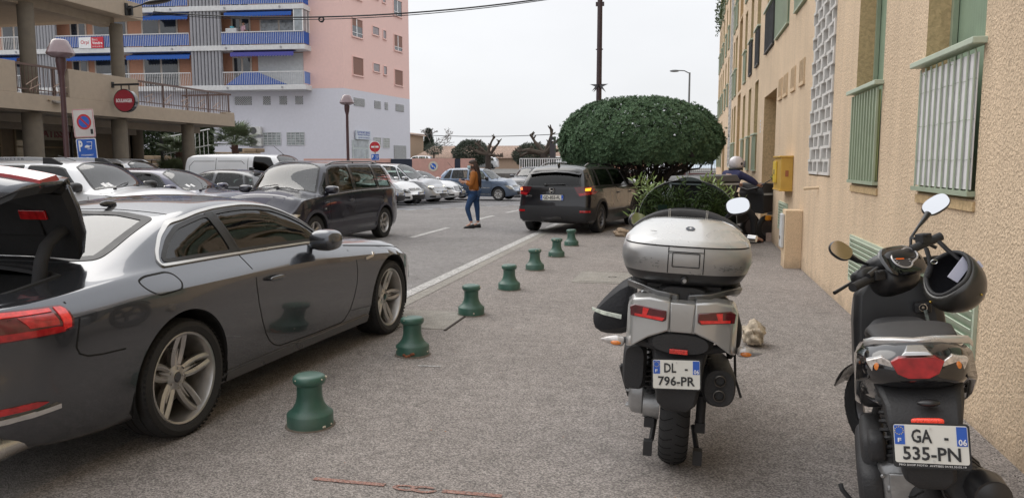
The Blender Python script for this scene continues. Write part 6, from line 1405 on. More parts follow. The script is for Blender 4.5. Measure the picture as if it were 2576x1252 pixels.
# ================================================================ bollards
def w2z(xc_,zc_): return w2(xc_,zc_)
bolm=mat('bollard_green',(.038,.11,.082),.45,var=.18,vs_=7,bump=.2,bs=40,coat=.3,coat_r=.35,dirt=.35)
chipm=mat('chipped_paint',(.62,.55,.45),.8); rustm=mat('rust_patch',(.22,.08,.04),.9,var=.4,vs_=30)
prof=[(.0,.0),(.142,.0),(.142,.085),(.138,.092),(.118,.108),(.100,.13),(.086,.16),(.078,.20),(.077,.245),(.082,.275),(.098,.287),(.105,.30),(.106,.318),(.100,.333),(.085,.342),(.05,.346),(0,.346)]
prof=[(r*(.90 if z>.25 else .95),z*.90) for r,z in prof]
bdata=[(-2.14,4.06,'nearest green mooring-style bollard, beside the rear wheel of the dark coupe'),(-2.13,5.80,'second green bollard, chipped with rust at its foot, by the coupe front wheel'),(-2.115,7.51,'third green bollard, alone on open asphalt past the coupe bonnet'),(-2.084,9.13,'fourth green bollard, studded with pale chips round its base'),(-2.105,10.9,'fifth green bollard, level with the square concrete slab'),(-2.06,12.55,'sixth green bollard, second from the rear of the black crossover'),(-2.063,14.3,'seventh green bollard, closest to the rear wheel of the black crossover')]
for i,(x,y,l) in enumerate(bdata):
    t=thing('bollard',l,'bollard',(x,y,.004),rz=i*1.3,group='green mooring-style bollards along the pavement edge',sc=1.0)
    t.rotation_euler=(R(random.uniform(-1.2,1.2)),R(random.uniform(-1.2,1.2)),i*1.3)
    b=B(); b.lathe(prof,40); b.obj('post',bolm,t,50)
    rs=random.Random(i+3); b=B()
    for k in range(10):
        a=rs.random()*6.3; z,r=rs.choice([(.29,.0955),(.035,.135),(.055,.135),(.02,.135),(.305,.08),(.28,.095),(.31,.05)]); s_=rs.uniform(.003,.009)
        c=Vector((r*math.cos(a),r*math.sin(a),z)); b.ell((c.x,c.y,c.z),(s_,s_,s_*.6 if z>.3 else s_),2,2,8,6)
    b.obj('paint_chip',chipm,t,0)
    b=B(); b.lathe([(.135,-.004),(.150,-.004),(.143,.008),(.135,.010)],20); b.obj('foot_mortar',mat('mortar_dark',(.16,.135,.11),.95,bump=.6,bs=60,var=.3,vs_=30),t,30)
    if i==1:
        b=B()
        for a in (-1.75,-1.6,-1.45,-1.3,-1.2): b.ell((.135*math.cos(a-1.3),.135*math.sin(a-1.3),.022+.01*math.sin(a*9)),(.012,.016,.012),2,2,8,6)
        b.obj('rust_patch',rustm,t,0)
for i,(x,y,l) in enumerate(((-.75,19.9,'low green bollard half hidden by the oleander, left one of the pair'),(-.45,20.9,'low green bollard half hidden by the oleander, right one of the pair'))):
    t=thing('bollard',l,'bollard',(x,y,0),group='green bollards behind the oleander'); b=B(); b.lathe(prof,32); b.obj('post',bolm,t,50)
    b=B(); b.lathe([(.107,.31),(.108,.33),(.09,.345),(0,.35)],24); b.obj('cap',bolm,t,50)
# ================================================================ lamps, poles and signs
lampm=mat('lamp_post_brown',(.075,.035,.04),.4,var=.1,dirt=.1); lampg=mat('lamp_bowl',(.22,.15,.16),.25,coat=.6,var=.15)
for (x,y,l) in ((-12.29,13.40,'brown lamp post with a mushroom shade, in front of the bakery'),(-12.10,26.43,'brown lamp post with a mushroom shade, in front of the grey wall of the flats')):
    t=thing('street_lamp',l,'lamp post',(x,y,-.02),group='mushroom lamp posts of the car park')
    b=B(); b.lathe([(.0,0),(.075,0),(.075,.9),(.055,1.0),(.05,3.3),(.06,3.36),(.085,3.46),(.10,3.60),(.09,3.68)],20); b.obj('post',lampm,t,40)
    b=B(); b.lathe([(.09,3.66),(.16,3.67),(.25,3.72),(.262,3.75),(.22,3.85),(.155,3.99),(.12,4.02),(0,4.03)],28); b.obj('shade',lampg,t,40)
    b=B(); b.lathe([(.09,3.66),(.235,3.718),(.2,3.71),(.08,3.67)],24); b.obj('bowl',mat('bowl_pale',(.45,.45,.47),.3),t,50)
def signpanel(t,name,w,h,z,m,rim,rzl=0,th=.02,y=-.045):
    M0=Matrix.Translation((0,y,z))@Matrix.Rotation(PI/2,4,'X')
    b=B(); b.m=M0; b.prism(rnd(rect(-w/2,w/2,-h/2,h/2),w*.08),-th,0,'z'); f=b.obj(name,rim,t,0)
    b=B(); b.m=M0; b.prism(rnd(rect(-w/2+w*.035,w/2-w*.035,-h/2+w*.035,h/2-w*.035),w*.06),0,.002,'z'); b.obj('sign_face',m,f,0); return f,M0
def trolley_sign(t,w,h,z,full=True):
    f,M0=signpanel(t,'parking_sign',w,h,z,mat('sign_blue',(.015,.11,.50),.4),whitep)
    T=lambda s,cx,cy,tw,th,bd=.02: text('lettering',s,tw,th,whitep,f,M0@Matrix.Translation((cx*w,cy*h,.003)),.002,bold=bd)
    T('P',-.28,.24 if full else .08,.2*w,.38*h if full else .5*h,.04)
    b=B(); b.m=M0@Matrix.Translation((0,0,.004))
    if full:
        c=(.16*w,.25*h); 
        for ln in (((-.0,.12),(.26,.12)),((.26,.12),(.20,-.13)),((.02,-.02),(.24,-.02)),((.0,-.13),(.20,-.13))):
            (a0,b0_),(a1,b1_)=ln; b.tube([(c[0]-.12*w+a0*w,c[1]+b0_*h,0),(c[0]-.12*w+a1*w,c[1]+b1_*h,0)],.006,4)
        b.prism([(c[0]-.24*w,c[1]-.075*h),(c[0]-.0*w,c[1]-.085*h),(c[0]-.0*w,c[1]-.03*h),(c[0]-.08*w,c[1]+.015*h),(c[0]-.17*w,c[1]+.01*h),(c[0]-.24*w,c[1]-.03*h)],-.001,.002,'z')
        T('STATIONNEMENT',0,-.09,.62*w,.055*h,.01); T('EN',0,-.19,.10*w,.05*h,.01); T('MARCHE ARRIERE',0,-.29,.64*w,.055*h,.01); T('OBLIGATOIRE',0,-.39,.50*w,.055*h,.01)
    else:
        for ln in (((.02,.2),(.38,.2)),((.38,.2),(.3,-.2)),((.05,-.0),(.33,-.0)),((.02,-.18),(.3,-.18))):
            (a0,b0_),(a1,b1_)=ln; b.tube([(a0*w,b0_*h,0),(a1*w,b1_*h,0)],.008,4)
        T('STATIONNEMENT EN MARCHE ARRIERE',0,-.36,.8*w,.05*h,.0)
    b.obj('pictogram',whitep,f,0)
x,y=-12.86,14.75; t=thing('no_parking_sign','square white no parking sign above a blue parking sign, by the bakery','sign',(x,y,0),rz=R(12.65)); t.rotation_euler=(0,R(-3),R(24)); t.scale=(.86,.82,1)
b=B(); b.cyl((0,.0,-.05),(0,0,2.66),.03,seg=12); b.obj('post',steel,t,50)
f,M0=signpanel(t,'no_parking_panel',.50,.62,2.42,mat('sign_offwhite',(.62,.58,.56),.5),mat('sign_rim_pink',(.62,.50,.50),.5))
b=B(); b.m=M0
for (x0,x1,y0,y1) in ((-.235,.235,.292,.30),(-.235,.235,-.30,-.292),(-.235,-.228,-.30,.30),(.228,.235,-.30,.30)): b.bb(x0,x1,y0,y1,.002,.004)
b.obj('border_line',mat('sign_red2',(.5,.025,.04),.5),f,0)
Dm=M0@Matrix.Translation((.01,.03,0)); b=B(); b.m=Dm; b.lathe([(.125,.002),(.17,.002),(.17,.006),(.125,.006)],40); b.box((0,0,.006),(.29,.04,.004),rz=R(-45)); b.obj('red_ring',M['sign_red2'],f,0)
b=B(); b.m=Dm; b.lathe([(0,.0045),(.126,.0045),(.126,.002)],40); b.obj('blue_disc',mat('sign_blue',(.015,.11,.50),.4),f,0)
b=B(); b.m=M0; b.bb(.14,.20,-.24,-.13,.002,.005); b.obj('small_plate',blk,f,0)
trolley_sign(t,.47,.62,1.78)
x,y=-15.75,37.8; t=thing('no_entry_sign','round red no entry sign above a small blue parking sign','sign',(x,y,.22),rz=R(12.65)); t.rotation_euler=(0,R(-1),R(16))
b=B(); b.cyl((0,.02,-.05),(0,.02,2.4),.03,seg=12); b.obj('post',steel,t,50)
M1=Matrix.Translation((0,-.02,2.16))@Matrix.Rotation(PI/2,4,'X'); b=B(); b.m=M1; b.lathe([(0,-.01),(.29,-.01),(.30,0),(.29,.004),(.265,.004)],40); f=b.obj('disc_rim',whitep,t,30)
b=B(); b.m=M1; b.lathe([(0,.006),(.268,.006),(.27,.0)],40); b.obj('red_disc',mat('no_entry_red',(.50,.015,.03),.4),f,0)
b=B(); b.m=M1; b.bb(-.19,.19,-.045,.045,.006,.010); b.obj('white_bar',whitep,f,0)
trolley_sign(t,.42,.34,1.63,False)
b=B(); b.bb(-.02,.02,-.03,.06,1.5,2.3); b.obj('bracket',mat('rust_patch2',(.4,.14,.05),.8),t,0)
# tall dark mast with metal star
x,y=-3.37,30.5; t=thing('lamp_mast','tall dark brown mast with a pointed metal star collar, rising behind the clipped tree','mast',(x,y,-.1))
b=B(); b.tube([(0,0,0),(0,0,3),(0,0,12)],[.12,.11,.085],16); b.obj('pole',mat('mast_brown',(.05,.028,.032),.45,var=.15),t,60)
b=B()
for k in range(8):
    a=2*PI*k/8; dz=-.18 if k%2 else .12; c_,s_=math.cos(a),math.sin(a)
    b.add([(c_*.1-s_*.05,s_*.1+c_*.05,4.58),(c_*.1+s_*.05,s_*.1-c_*.05,4.58),(c_*.36,s_*.36,4.58+dz),(c_*.1,s_*.1,4.70)],[(0,1,2),(0,2,3),(1,3,2),(0,3,1)])
b.obj('star_collar',mat('collar_metal',(.06,.06,.065),.4,metal=.5),t,0)
b=B(); b.bb(-.16,.16,-.05,.05,7.65,7.8); b.bb(-.14,.14,-.02,.02,6.0,6.04); b.obj('clamp',M['mast_brown'],t,0)
x,y=w2(10.2,45.0); t=thing('street_lamp','slim grey street lamp with a short arm, far beyond the clipped tree','lamp post',(x,y,-.2)); b=B(); b.tube([(0,0,0),(0,0,6.9)],[.08,.05],12); b.tube([(0,0,6.85),(-.3,-.05,7.0),(-.75,-.1,7.03)],.03,8); b.obj('post',mat('galvanised',(.20,.21,.22),.5,metal=.3),t,60); b=B(); b.ell((-.85,-.1,7.0),(.28,.1,.07),2.5,2); b.obj('lamp_head',M['galvanised'],t,60)
# cables
def cable(name,label,a,c_,sag,r,n=30):
    a,c_=Vector(a),Vector(c_); b=B(); P=[]
    for i in range(n+1): t=i/n; p=a.lerp(c_,t); p.z-=sag*4*t*(1-t); P.append(p)
    b.tube(P,r,6); return b.obj(name,blk,None,60,label=label,cat='cable')
A_=Vector((-16.6,22.0,6.31)); C_=Vector((1.69,22,6.91))
cable('overhead_cable','thick black cable sagging across the street from the bakery roof',A_,C_,.67,.022)
cable('overhead_cable','thin black wire twisted along the thick cable over the street',A_+Vector((0,.05,-.05)),C_+Vector((0,0,.02)),.71,.012)
t=0.315; p=A_.lerp(C_,t); p.z-=.67*4*t*(1-t)+.07; b=B(); b.tube([(p.x+.08*math.cos(R(q)),p.y,p.z+.06*math.sin(R(q))) for q in range(0,360,18)],.022,6,closed=True); b.tube([(p.x+.08*math.cos(R(q)),p.y+.02,p.z+.08*math.sin(R(q))) for q in range(0,360,18)],.016,6,closed=True); b.obj('cable_coil',blk,None,60,label='small coil of spare cable hanging from the overhead line',cat='cable coil')
cable('overhead_cable','thin distant line crossing low over the tiled roof',(-24.3,62,4.05),(4.5,60,5.4),.9,.03)
# ================================================================ pink boundary wall
wp_=mat('salmon_wall',(.58,.34,.29),.9,bump=.2,bs=40,var=.06,dirt=.15); dkp=mat('navy_panel',(.015,.02,.04),.5)
t=thing('boundary_wall','salmon rendered boundary wall with two dark navy panels, at the back of the car park','wall',(-15,42,-.25))
b=B()
for x0,x1 in ((-22,-16.56),(-15.25,-12.72),(-12.38,-11.6)): b.bb(x0+15,x1+15,-.12,.12,0,2.05)
for x0,x1 in ((-22,-16.56),): pass
b.obj('wall_panel',wp_,t,0,bevel=.008)
b=B(); b.bb(-16.55+15,-15.26+15,-.10,.10,0,2.03); b.obj('gate_panel',dkp,t,0); b=B(); b.bb(-12.71+15,-12.39+15,-.10,.10,0,2.03); b.obj('gate_panel',dkp,t,0)
t=thing('round_sign','round blue and white no parking disc on the salmon wall','sign',(-12.93-1.05,41.87,1.36)); Mx=Matrix.Rotation(PI/2,4,'X')
b=B(); b.m=Mx; b.lathe([(0,0),(.28,0),(.28,.012),(0,.012)],32); f=b.obj('disc',mat('cream_plate',(.6,.55,.45),.6),t,0); b=B(); b.m=Mx; b.lathe([(0,.018),(.17,.018),(.17,.012)],28); b.obj('blue_disc',M['sign_blue'],f,0); b=B(); b.m=Mx; b.box((0,0,.02),(.30,.05,.006),rz=R(-40)); b.box((0,-.02,.02),(.15,.05,.006)); b.obj('pictogram',whitep,f,0)
t=thing('railing','dark iron railing between the grey flats and the no entry sign','railing',(-21.2,37.5,-.2)); b=B()
for i in range(42): b.bb(i*.15,i*.15+.02,0,.02,.3,1.75)
b.bb(-.1,6.4,-.01,.03,1.72,1.77); b.bb(-.1,6.4,-.01,.03,.35,.4); b.obj('bars',blk,t,0)
# low wooden posts by the car park
for i,(xp,yp,l) in enumerate((( -9.2,33.9,'short wooden post by the rear of the blue grey city car'),(-4.9,36.0,'short wooden post in front of the grey crossover'))):
    t=thing('wooden_post',l,'post',(xp,yp,-.2)); b=B(); b.bb(-.05,.05,-.05,.05,0,1.05); b.obj('stake',mat('wood_dark',(.07,.05,.04),.9,bump=.4),t,0,bevel=.01); b=B(); b.bb(-.06,.06,-.06,.06,.85,.95); b.obj('reflector_band',mat('band_grey',(.3,.3,.3),.5),t,0)
# ================================================================ terrace, fence and ramp beyond
b=B(); b.bb(-60,14,60,130,-3,.72); b.obj('terrace_ground',grm,None,0,kind='structure')
b=B(); b.bb(-13,8,59.6,59.98,-.5,.80); b.obj('retaining_wall',mat('maroon_wall',(.12,.06,.06),.9),None,0,label='low dark retaining wall under the black terrace fence',cat='wall')
t=thing('terrace_fence','black metal fence along the raised car park','fence',(-12.5,59.7,.78)); b=B(); b.bb(0,16,-.02,.02,1.0,1.05); b.bb(0,16,-.02,.02,.08,.12)
b.obj('fence_rail',blk,t,0)
for i in range(11): b=B(); b.bb(i*1.6-.045,i*1.6+.045,-.05,.05,-.3,1.25); b.obj('fence_post',blk,t,0)
b=B()
for i in range(105): b.bb(i*.152,i*.152+.018,-.01,.01,.1,1.02)
b.obj('bars',blk,t,0)
t=thing('white_railing','white iron railing of a stair descending in front of the dark fence','railing',(-12.0,56.0,.0)); b=B()
for i in range(20): x=i*.17; b.bb(x,x+.05,0,.03,.75,1.85)
for i in range(18): x=3.4+i*.15; b.bb(x,x+.05,0,.03,.1-.0*i+.3*(1-i/18)-.3,1.25-.04*i)
b.tube([(0,0,1.86),(3.3,0,1.86)],.03,6); b.tube([(3.4,0,1.3),(6.2,0,.5)],.03,6); b.obj('bars',whitep,t,0)
# tiled roof house
tile=mat('roof_tile',(.40,.29,.23),.9,var=.5,vs_=7,dirt=.2)
t=thing('tiled_house','low long house with a faded canal-tile roof beyond the raised car park','house',(-26,110,.7))
b=B(); b.bb(-12,13,-2,5,-1,1.6); b.obj('wall',mat('house_wall',(.42,.30,.22),.9),t,0)
b=B(); n=110
rt=[];rb=[]
for i in range(n*4+1):
    x=-12+25.3*i/(n*4); k=i%4; bump=(.0,.09,.12,.09)[k]; rt.append((x*.985+.2,3.0,3.3+bump)); rb.append((x-(1.6 if x<-8 else 0)*0-1.2,-2.6,1.45+bump))
rm_=[(a[0]*.5+c_[0]*.5,a[1]*.5+c_[1]*.5,a[2]*.5+c_[2]*.5+.0) for a,c_ in zip(rt,rb)]
b.loft([rb,rm_,rt],closed=False,cap=False); b.obj('roof',tile,t,60,solid=.04)
t=thing('ochre_house','ochre house beside the bare tree, left of the tiled roof','house',(-42.9,112,.1)); b=B(); b.bb(-3,2.6,-2,4,-1,5.6); b.obj('wall',mat('ochre_wall',(.36,.26,.18),.9),t,0); b=B(); b.prism([(-3.4,5.6),(3.0,5.6),(2.6,5.95),(-3,6.5)],-2.4,4.4,'y'); b.obj('roof',tile,t,0)
t=thing('orange_awning_house','low building with an orange wall behind the fence, near the second pollarded plane','house',(-6,100,.7)); b=B(); b.bb(-3,6,0,4,0,1.15); b.obj('wall',mat('orange_wall',(.5,.27,.18),.9),t,0); b=B(); b.bb(-3.3,6.3,-.3,4.3,1.15,1.25); b.obj('roof',slabm,t,0)
# ================================================================ far trees
def treething(name,label,loc,crown,crmat,trunkb=None,sc=1,group=None,cat='tree',tm=None):
    t=thing(name,label,cat,loc,group=group)
    o=link('crown',crown,t,0)
    if trunkb: trunkb.obj('trunk',tm or bark,t,50)
    return t
def ellfn(c,r,shell=.5):
    def f(q):
        d=Vector((q.gauss(0,1),q.gauss(0,1),q.gauss(0,1))).normalized(); k=1-shell*abs(q.gauss(0,.35)); k*=1+.12*math.sin(5*d.x+3*d.z)*math.cos(4*d.y+2*d.z); p=Vector((c[0]+d.x*r[0]*k,c[1]+d.y*r[1]*k,c[2]+d.z*r[2]*k)); return p,d
    return f
def tb(h,r,branches=7,spread=1.2,seed=1,h2=1.4):
    rs=random.Random(seed); b=B(); b.tube([(0,0,0),(.03,.02,h*.5),(0,0,h)],[r,r*.85,r*.8],8)
    for k in range(branches):
        a=2*PI*k/branches+rs.random(); l=spread*rs.uniform(.7,1.1); b.tube([(0,0,h*.9),(math.cos(a)*l*.5,math.sin(a)*l*.5,h+h2*.5*rs.uniform(.6,1)),(math.cos(a)*l,math.sin(a)*l,h+h2*rs.uniform(.6,1.1))],[r*.5,r*.3,.02],6)
    return b
BT='bushy evergreen trees along the tiled roof'
x,y=w2(-4.85,92); treething('olive_tree','dark bushy olive tree in front of the middle of the tiled roof',(x,y,.7),leafmass('','','',None,ellfn((0,0,2.0),(2.1,2.0,1.5)),7000,.27,lf_oliv,seed=11,flat=.3),lf_oliv,tb(1.0,.2),group=BT)
x,y=w2(2.3,90); treething('olive_tree','dark bushy olive tree right of the tiled roof, behind the second pollarded plane',(x,y,.5),leafmass('','','',None,ellfn((0,0,1.9),(2.1,2.0,1.4)),6000,.27,lf_oliv,seed=12,flat=.3),lf_oliv,tb(1.0,.2),group=BT)
x,y=w2(-9.9,98); treething('small_tree','small thin olive tree behind the salmon wall',(x,y,.7),leafmass('','','',None,ellfn((0,0,2.6),(1.1,1.1,.7)),700,.28,lf_oliv,seed=13,flat=.25),lf_oliv,tb(2.1,.12,5,.6,h2=.6))
x,y=w2(-13.4,125)
def conf(q):
    z=q.random()**1.3; a=q.random()*6.3; r=(1-z)*1.7*(1-.35*abs(math.sin(z*28)))*math.sqrt(q.random()); return Vector((r*math.cos(a),r*math.sin(a),1.0+z*5.4)),Vector((math.cos(a),math.sin(a),-.3))
treething('conifer','dark pointed conifer at the left end of the tiled roof',(x,y,.5),leafmass('','','',None,conf,5200,.55,lf_cyp,seed=5,flat=.25),lf_cyp,tb(3,.2,3,.5))
def bare(label,loc,h,spread,seed,r0=.12,name='bare_tree',depth=5,m=bark,zf=.5,tw=.012):
    t=thing(name,label,'tree',loc); rs=random.Random(seed); tr=B(); br=B()
    def grow(p,d,l,r,k,bb_):
        q=p+d*l; mid=p.lerp(q,.5)+Vector((rs.uniform(-1,1),rs.uniform(-1,1),rs.uniform(-.5,.5)))*l*.08
        bb_.tube([p,mid,q],[r,r*.85,r*.7],5 if k<depth-1 else 7)
        if k<=0: return
        for _ in range(rs.choice((2,3,3))):
            a=Vector((rs.gauss(0,1),rs.gauss(0,1),rs.gauss(0,.5))).normalized(); nd=(d+a*spread).normalized(); nd.z=max(nd.z,-.1); grow(q,nd,l*rs.uniform(.6,.85),max(r*.6,tw),k-1,br)
    grow(Vector((0,0,0)),Vector((0,0,1)),h*.3,r0,depth,tr); tr.obj('trunk',m,t,60); br.obj('branches',m,t,0); return t
x,y=w2(-12.6,120); bare('leafless tree wrapped round the dark conifer',(x,y,.7),6.2,.7,4,.15,depth=6,m=mat('twig_grey',(.20,.185,.175),.95),tw=.03)
x,y=w2(12.6,41); bare('bare grey shrub with forked branches between the clipped tree and the sand block',(x,y,-1.2),3.6,.55,8,.07,name='bare_shrub',depth=4,m=mat('twig_grey',(.20,.185,.175),.95))
# pollarded planes
def plane(label,loc,seed,sc,lean):
    t=thing('plane_tree',label,'tree',loc,group='pollarded plane trees at the terrace edge',sc=sc); rs=random.Random(seed); b=B(); b.tube([(0,0,-.8),(.02,0,.6),(0,.02,1.5)],[.33,.28,.27],10); b.obj('trunk',bark,t,60)
    b=B()
    for k in range(6):
        a=(0,PI,.5,PI-.6,-.7,PI+.5)[k]+rs.uniform(-.2,.2); el=(.35,.4,.9,.85,.1,.15)[k]; P=[Vector((0,0,1.45))]; r=[.20]
        d=Vector((math.cos(a)*math.cos(el),math.sin(a)*math.cos(el)*.5,math.sin(el)))
        for j in range(6):
            d=(d+Vector((rs.uniform(-.35,.35),rs.uniform(-.2,.2),rs.uniform(-.32,.36)))).normalized(); P.append(P[-1]+d*rs.uniform(.22,.36)); r.append(max(.07,.17-.018*j)*(1.25 if j in(2,5) else .9))
        b.tube(P,r,7)
        for q in (3,5,6):
            c_=P[q]; b.ell(tuple(c_),(.11,.11,.10),2,2,8,6)
            for m_ in range(2): dd=Vector((rs.uniform(-1,1),rs.uniform(-.4,.4),rs.uniform(.2,1))).normalized(); b.tube([c_,c_+dd*.16,c_+dd*.3+Vector((0,0,.05))],[.07,.06,.03],5)
    b.obj('pollarded_branches',mat('plane_bark',(.075,.058,.045),.95,bump=.6,bs=12,var=.35,vs_=2),t,50)
x,y=w2(-2.17,70); plane('pollarded plane tree with knobbly stubs, left one in front of the tiled roof',(x,y,.9),3,.95,0)
x,y=w2(2.45,60); plane('broad pollarded plane tree with clubbed branches, beside the clipped evergreen',(x,y,.6),8,1.12,0)
# small castellated tower pot behind the plane
x,y=w2(3.05,58); t=thing('castellated_tower','small dark castellated turret top poking above the second plane tree','tower',(x,y,0)); b=B(); b.bb(-.2,-.10,-.2,.2,.6,3.4);b.bb(.10,.2,-.2,.2,.6,3.4);b.bb(-.10,.10,-.2,.2,.6,3.0);b.bb(-.10,.10,-.2,.2,3.25,3.4)
for k in range(3): b.bb(-.22+k*.17,-.12+k*.17,-.2,.2,3.4,3.5)
b.obj('turret',mat('turret_dark',(.06,.055,.06),.9),t,0)
# ================================================================ clipped evergreen on the pavement
TX,TY=w2(3.47,21.2)
def dome(q):
    while True:
        a=q.random()*2*PI; u=q.uniform(-.62,1)
        if q.random()<.84:
            r=1-abs(q.gauss(0,.05)); rad=math.sqrt(1-u*u) if u>0 else math.sqrt(1-(.75*u)**2); rad=rad**(.85 if u>0 else 1)
            x=math.cos(a)*rad; y_=math.sin(a)*rad; lump=.985+.022*math.sin(7*a+3*u)+.02*math.sin(13*a-5*u)+.012*math.sin(23*a+11*u)
            if q.random()<.012: r*=1.05
            return Vector((2.24*x*r*lump,1.9*y_*r*lump,2.13+(1.19 if u>0 else .85)*u*r*lump)),Vector((x,y_,u+.3)).normalized()
        rr=math.sqrt(q.random()); return Vector((2.0*rr*math.cos(a),1.7*rr*math.sin(a),1.62+.2*(1-rr)+q.uniform(-.1,.25))),Vector((math.cos(a)*.4,math.sin(a)*.4,-.5))
def rosettes(fn,n,k,size,mt,seed,name,flat=.4,out=.6):
    q=random.Random(seed); V=[];F=[]
    for i in range(n):
        p,nn=fn(q); nn=(nn+Vector((q.gauss(0,.35),q.gauss(0,.35),q.gauss(0,.35)))).normalized(); s1=nn.orthogonal().normalized(); s2=nn.cross(s1); a0=q.random()*6.3; S_=size*q.uniform(.75,1.25)
        for j in range(k):
            a=a0+2*PI*j/k+q.uniform(-.2,.2); ra=s1*math.cos(a)+s2*math.sin(a); o_=q.uniform(out-.3,out+.35); d=(ra+nn*o_).normalized(); w=nn.cross(ra).normalized()*S_*flat*.5; up=(nn-ra*o_).normalized()*S_*.05
            b0=len(V); V+=[tuple(p),tuple(p+d*S_*.55+w-up),tuple(p+d*S_*1.0+up*.0),tuple(p+d*S_*.55-w-up),tuple(p+d*S_*.5+up)]
            F+=[(b0,b0+1,b0+4),(b0+1,b0+2,b0+4),(b0+2,b0+3,b0+4),(b0+3,b0,b0+4)]
    me=bpy.data.meshes.new(name); me.from_pydata(V,[],F); me.materials.append(mt); return me
t=thing('clipped_tree','broad dome-clipped glossy evergreen tree with a dark tangle of stems, beside the black crossover','tree',(TX,TY,0))
link('crown',rosettes(dome,16000,7,.072,lf_pitt,21,'crown'),t,0)
b=B(); b.ell((0,0,2.0),(1.75,1.45,.85),2,2,28,14); b.obj('inner_shade_mass',mat('crown_core',(.012,.02,.012),1),t,0) if 0 else None
rs=random.Random(17); b=B(); b2=B()
for k in range(9):
    a=2*PI*k/9+rs.uniform(-.25,.25); x0,y0=.28*math.cos(a),.25*math.sin(a); P=[Vector((x0,y0,0)),Vector((x0*1.5,y0*1.4,.5)),Vector((x0*3.0,y0*2.6,1.0+rs.uniform(-.1,.15))),Vector((x0*4.6,y0*4.2,1.35)),Vector((x0*6,y0*5.4,1.75))]
    b.tube(P,[.085,.075,.06,.045,.03],7)
    for q in (1,2,3,3,4):
        for m_ in range(4):
            p=P[q]; d=Vector((rs.gauss(0,1),rs.gauss(0,1),rs.uniform(.0,1.1))).normalized(); l=rs.uniform(.4,.95); e_=p+d*l; mid=p+d*l*.5+Vector((rs.uniform(-.1,.1),rs.uniform(-.1,.1),-.05)); e_.z=min(max(e_.z,1.3),2.4); k_=max(1,math.hypot(e_.x/1.75,e_.y/1.5)); e_.x/=k_; e_.y/=k_; b2.tube([p,mid,e_],[.03,.02,.012],5)
            for s_ in range(3): f_=e_+Vector((rs.uniform(-.3,.3),rs.uniform(-.3,.3),rs.uniform(.0,.3))); b2.tube([mid,(mid+f_)*.5+Vector((0,0,.05)),f_],[.014,.01,.006],4)
b.obj('trunk',bark2,t,60); b2.obj('branches',bark2,t,60)
# ================================================================ oleander in its planter, rubble rocks
PX,PY=w2(3.12,13.5)
t=thing('oleander','bushy oleander with long light green leaves in a low planter, before the clipped tree','shrub',(PX,PY,0))
stems=B(); q=random.Random(31); V=[];F=[]
def leaf(p,d,L,w,q):
    s_=d.cross(Vector((q.gauss(0,.5),q.gauss(0,.5),1))).normalized(); up=s_.cross(d).normalized(); b0=len(V); droop=Vector((0,0,-L*.18))
    V.extend([tuple(p),tuple(p+d*L*.35+s_*w),tuple(p+d*L*.7+s_*w*.8+droop*.4),tuple(p+d*L+droop),tuple(p+d*L*.7-s_*w*.8+droop*.4),tuple(p+d*L*.35-s_*w),tuple(p+d*L*.4-up*w*.4),tuple(p+d*L*.72-up*w*.3+droop*.4)])
    F.extend([(b0,b0+1,b0+6),(b0,b0+6,b0+5),(b0+1,b0+2,b0+7,b0+6),(b0+6,b0+7,b0+4,b0+5),(b0+2,b0+3,b0+7),(b0+7,b0+3,b0+4)])
for k in range(100):
    x0=q.uniform(-.6,.42); y0=q.uniform(-.3,.3); lx=q.uniform(-.45,.45)+x0*.7; ly=q.uniform(-.4,.3); h=q.uniform(.5,1.25); P=[Vector((x0,y0,.15)),Vector((x0+lx*.3,y0+ly*.3,.15+h*.5)),Vector((x0+lx*.8,y0+ly*.8,.1+h))]
    stems.tube(P,[.012,.009,.005],5)
    for j in range(26):
        tt=.18+.82*(j/26); p=P[0].lerp(P[1],tt*2) if tt<.5 else P[1].lerp(P[2],tt*2-1); a=j*2.2+q.random(); el=q.uniform(.1,.9)+(.4 if j>21 else 0); d=Vector((math.cos(a)*math.cos(el),math.sin(a)*math.cos(el),math.sin(el))); leaf(p,d,q.uniform(.12,.21),q.uniform(.012,.019),q)
me=bpy.data.meshes.new('foliage'); me.from_pydata(V,[],F); me.materials.append(lf_ole); link('foliage',me,t,0); stems.obj('stems',mat('stem_green',(.10,.12,.05),.8),t,60)
t=thing('planter','low rubble stone planter ring round the oleander','planter',(PX,PY,0)); stn=mat('rock_beige',(.40,.30,.21),.95,bump=.7,bs=25,var=.3,vs_=8,dirt=.2)
b=B(); rs=random.Random(2)
for k in range(34):
    a=2*PI*k/34; b.ell((.85*math.cos(a),.45*math.sin(a),.08),(.10,.09,.10+rs.uniform(-.03,.04)),3,3,10,8)
b.obj('stone_ring',stn,t,50); b=B(); b.prism([(.8*math.cos(R(a)),.42*math.sin(R(a))) for a in range(0,360,12)],.02,.13,'z'); b.obj('soil',mat('soil',(.05,.035,.025),1,bump=.8),t,0)
def rock(name,label,loc,r,seed,m=None):
    bm=bmesh.new(); bmesh.ops.create_icosphere(bm,subdivisions=4,radius=1); rs=random.Random(seed); ph=[rs.uniform(0,6) for _ in range(9)]
    for v in bm.verts:
        c=v.co.copy(); k=1+.16*math.sin(3*c.x+ph[0])*math.cos(2.6*c.y+ph[1])+.12*math.sin(6*c.z+ph[2]+4*c.x)+.08*math.sin(11*c.y+ph[3]+7*c.z)+.05*math.sin(19*c.x+ph[4]+13*c.z)+.03*math.sin(31*c.y+ph[5]+23*c.x); v.co=Vector((c.x*r[0],c.y*r[1],c.z*r[2]))*k; v.co.z=max(v.co.z,-r[2]*.75)
    me=bpy.data.meshes.new(name); bm.to_mesh(me); bm.free(); me.materials.append(m or stn); return link(name,me,None,60,label=label,cat='rock',loc=loc)
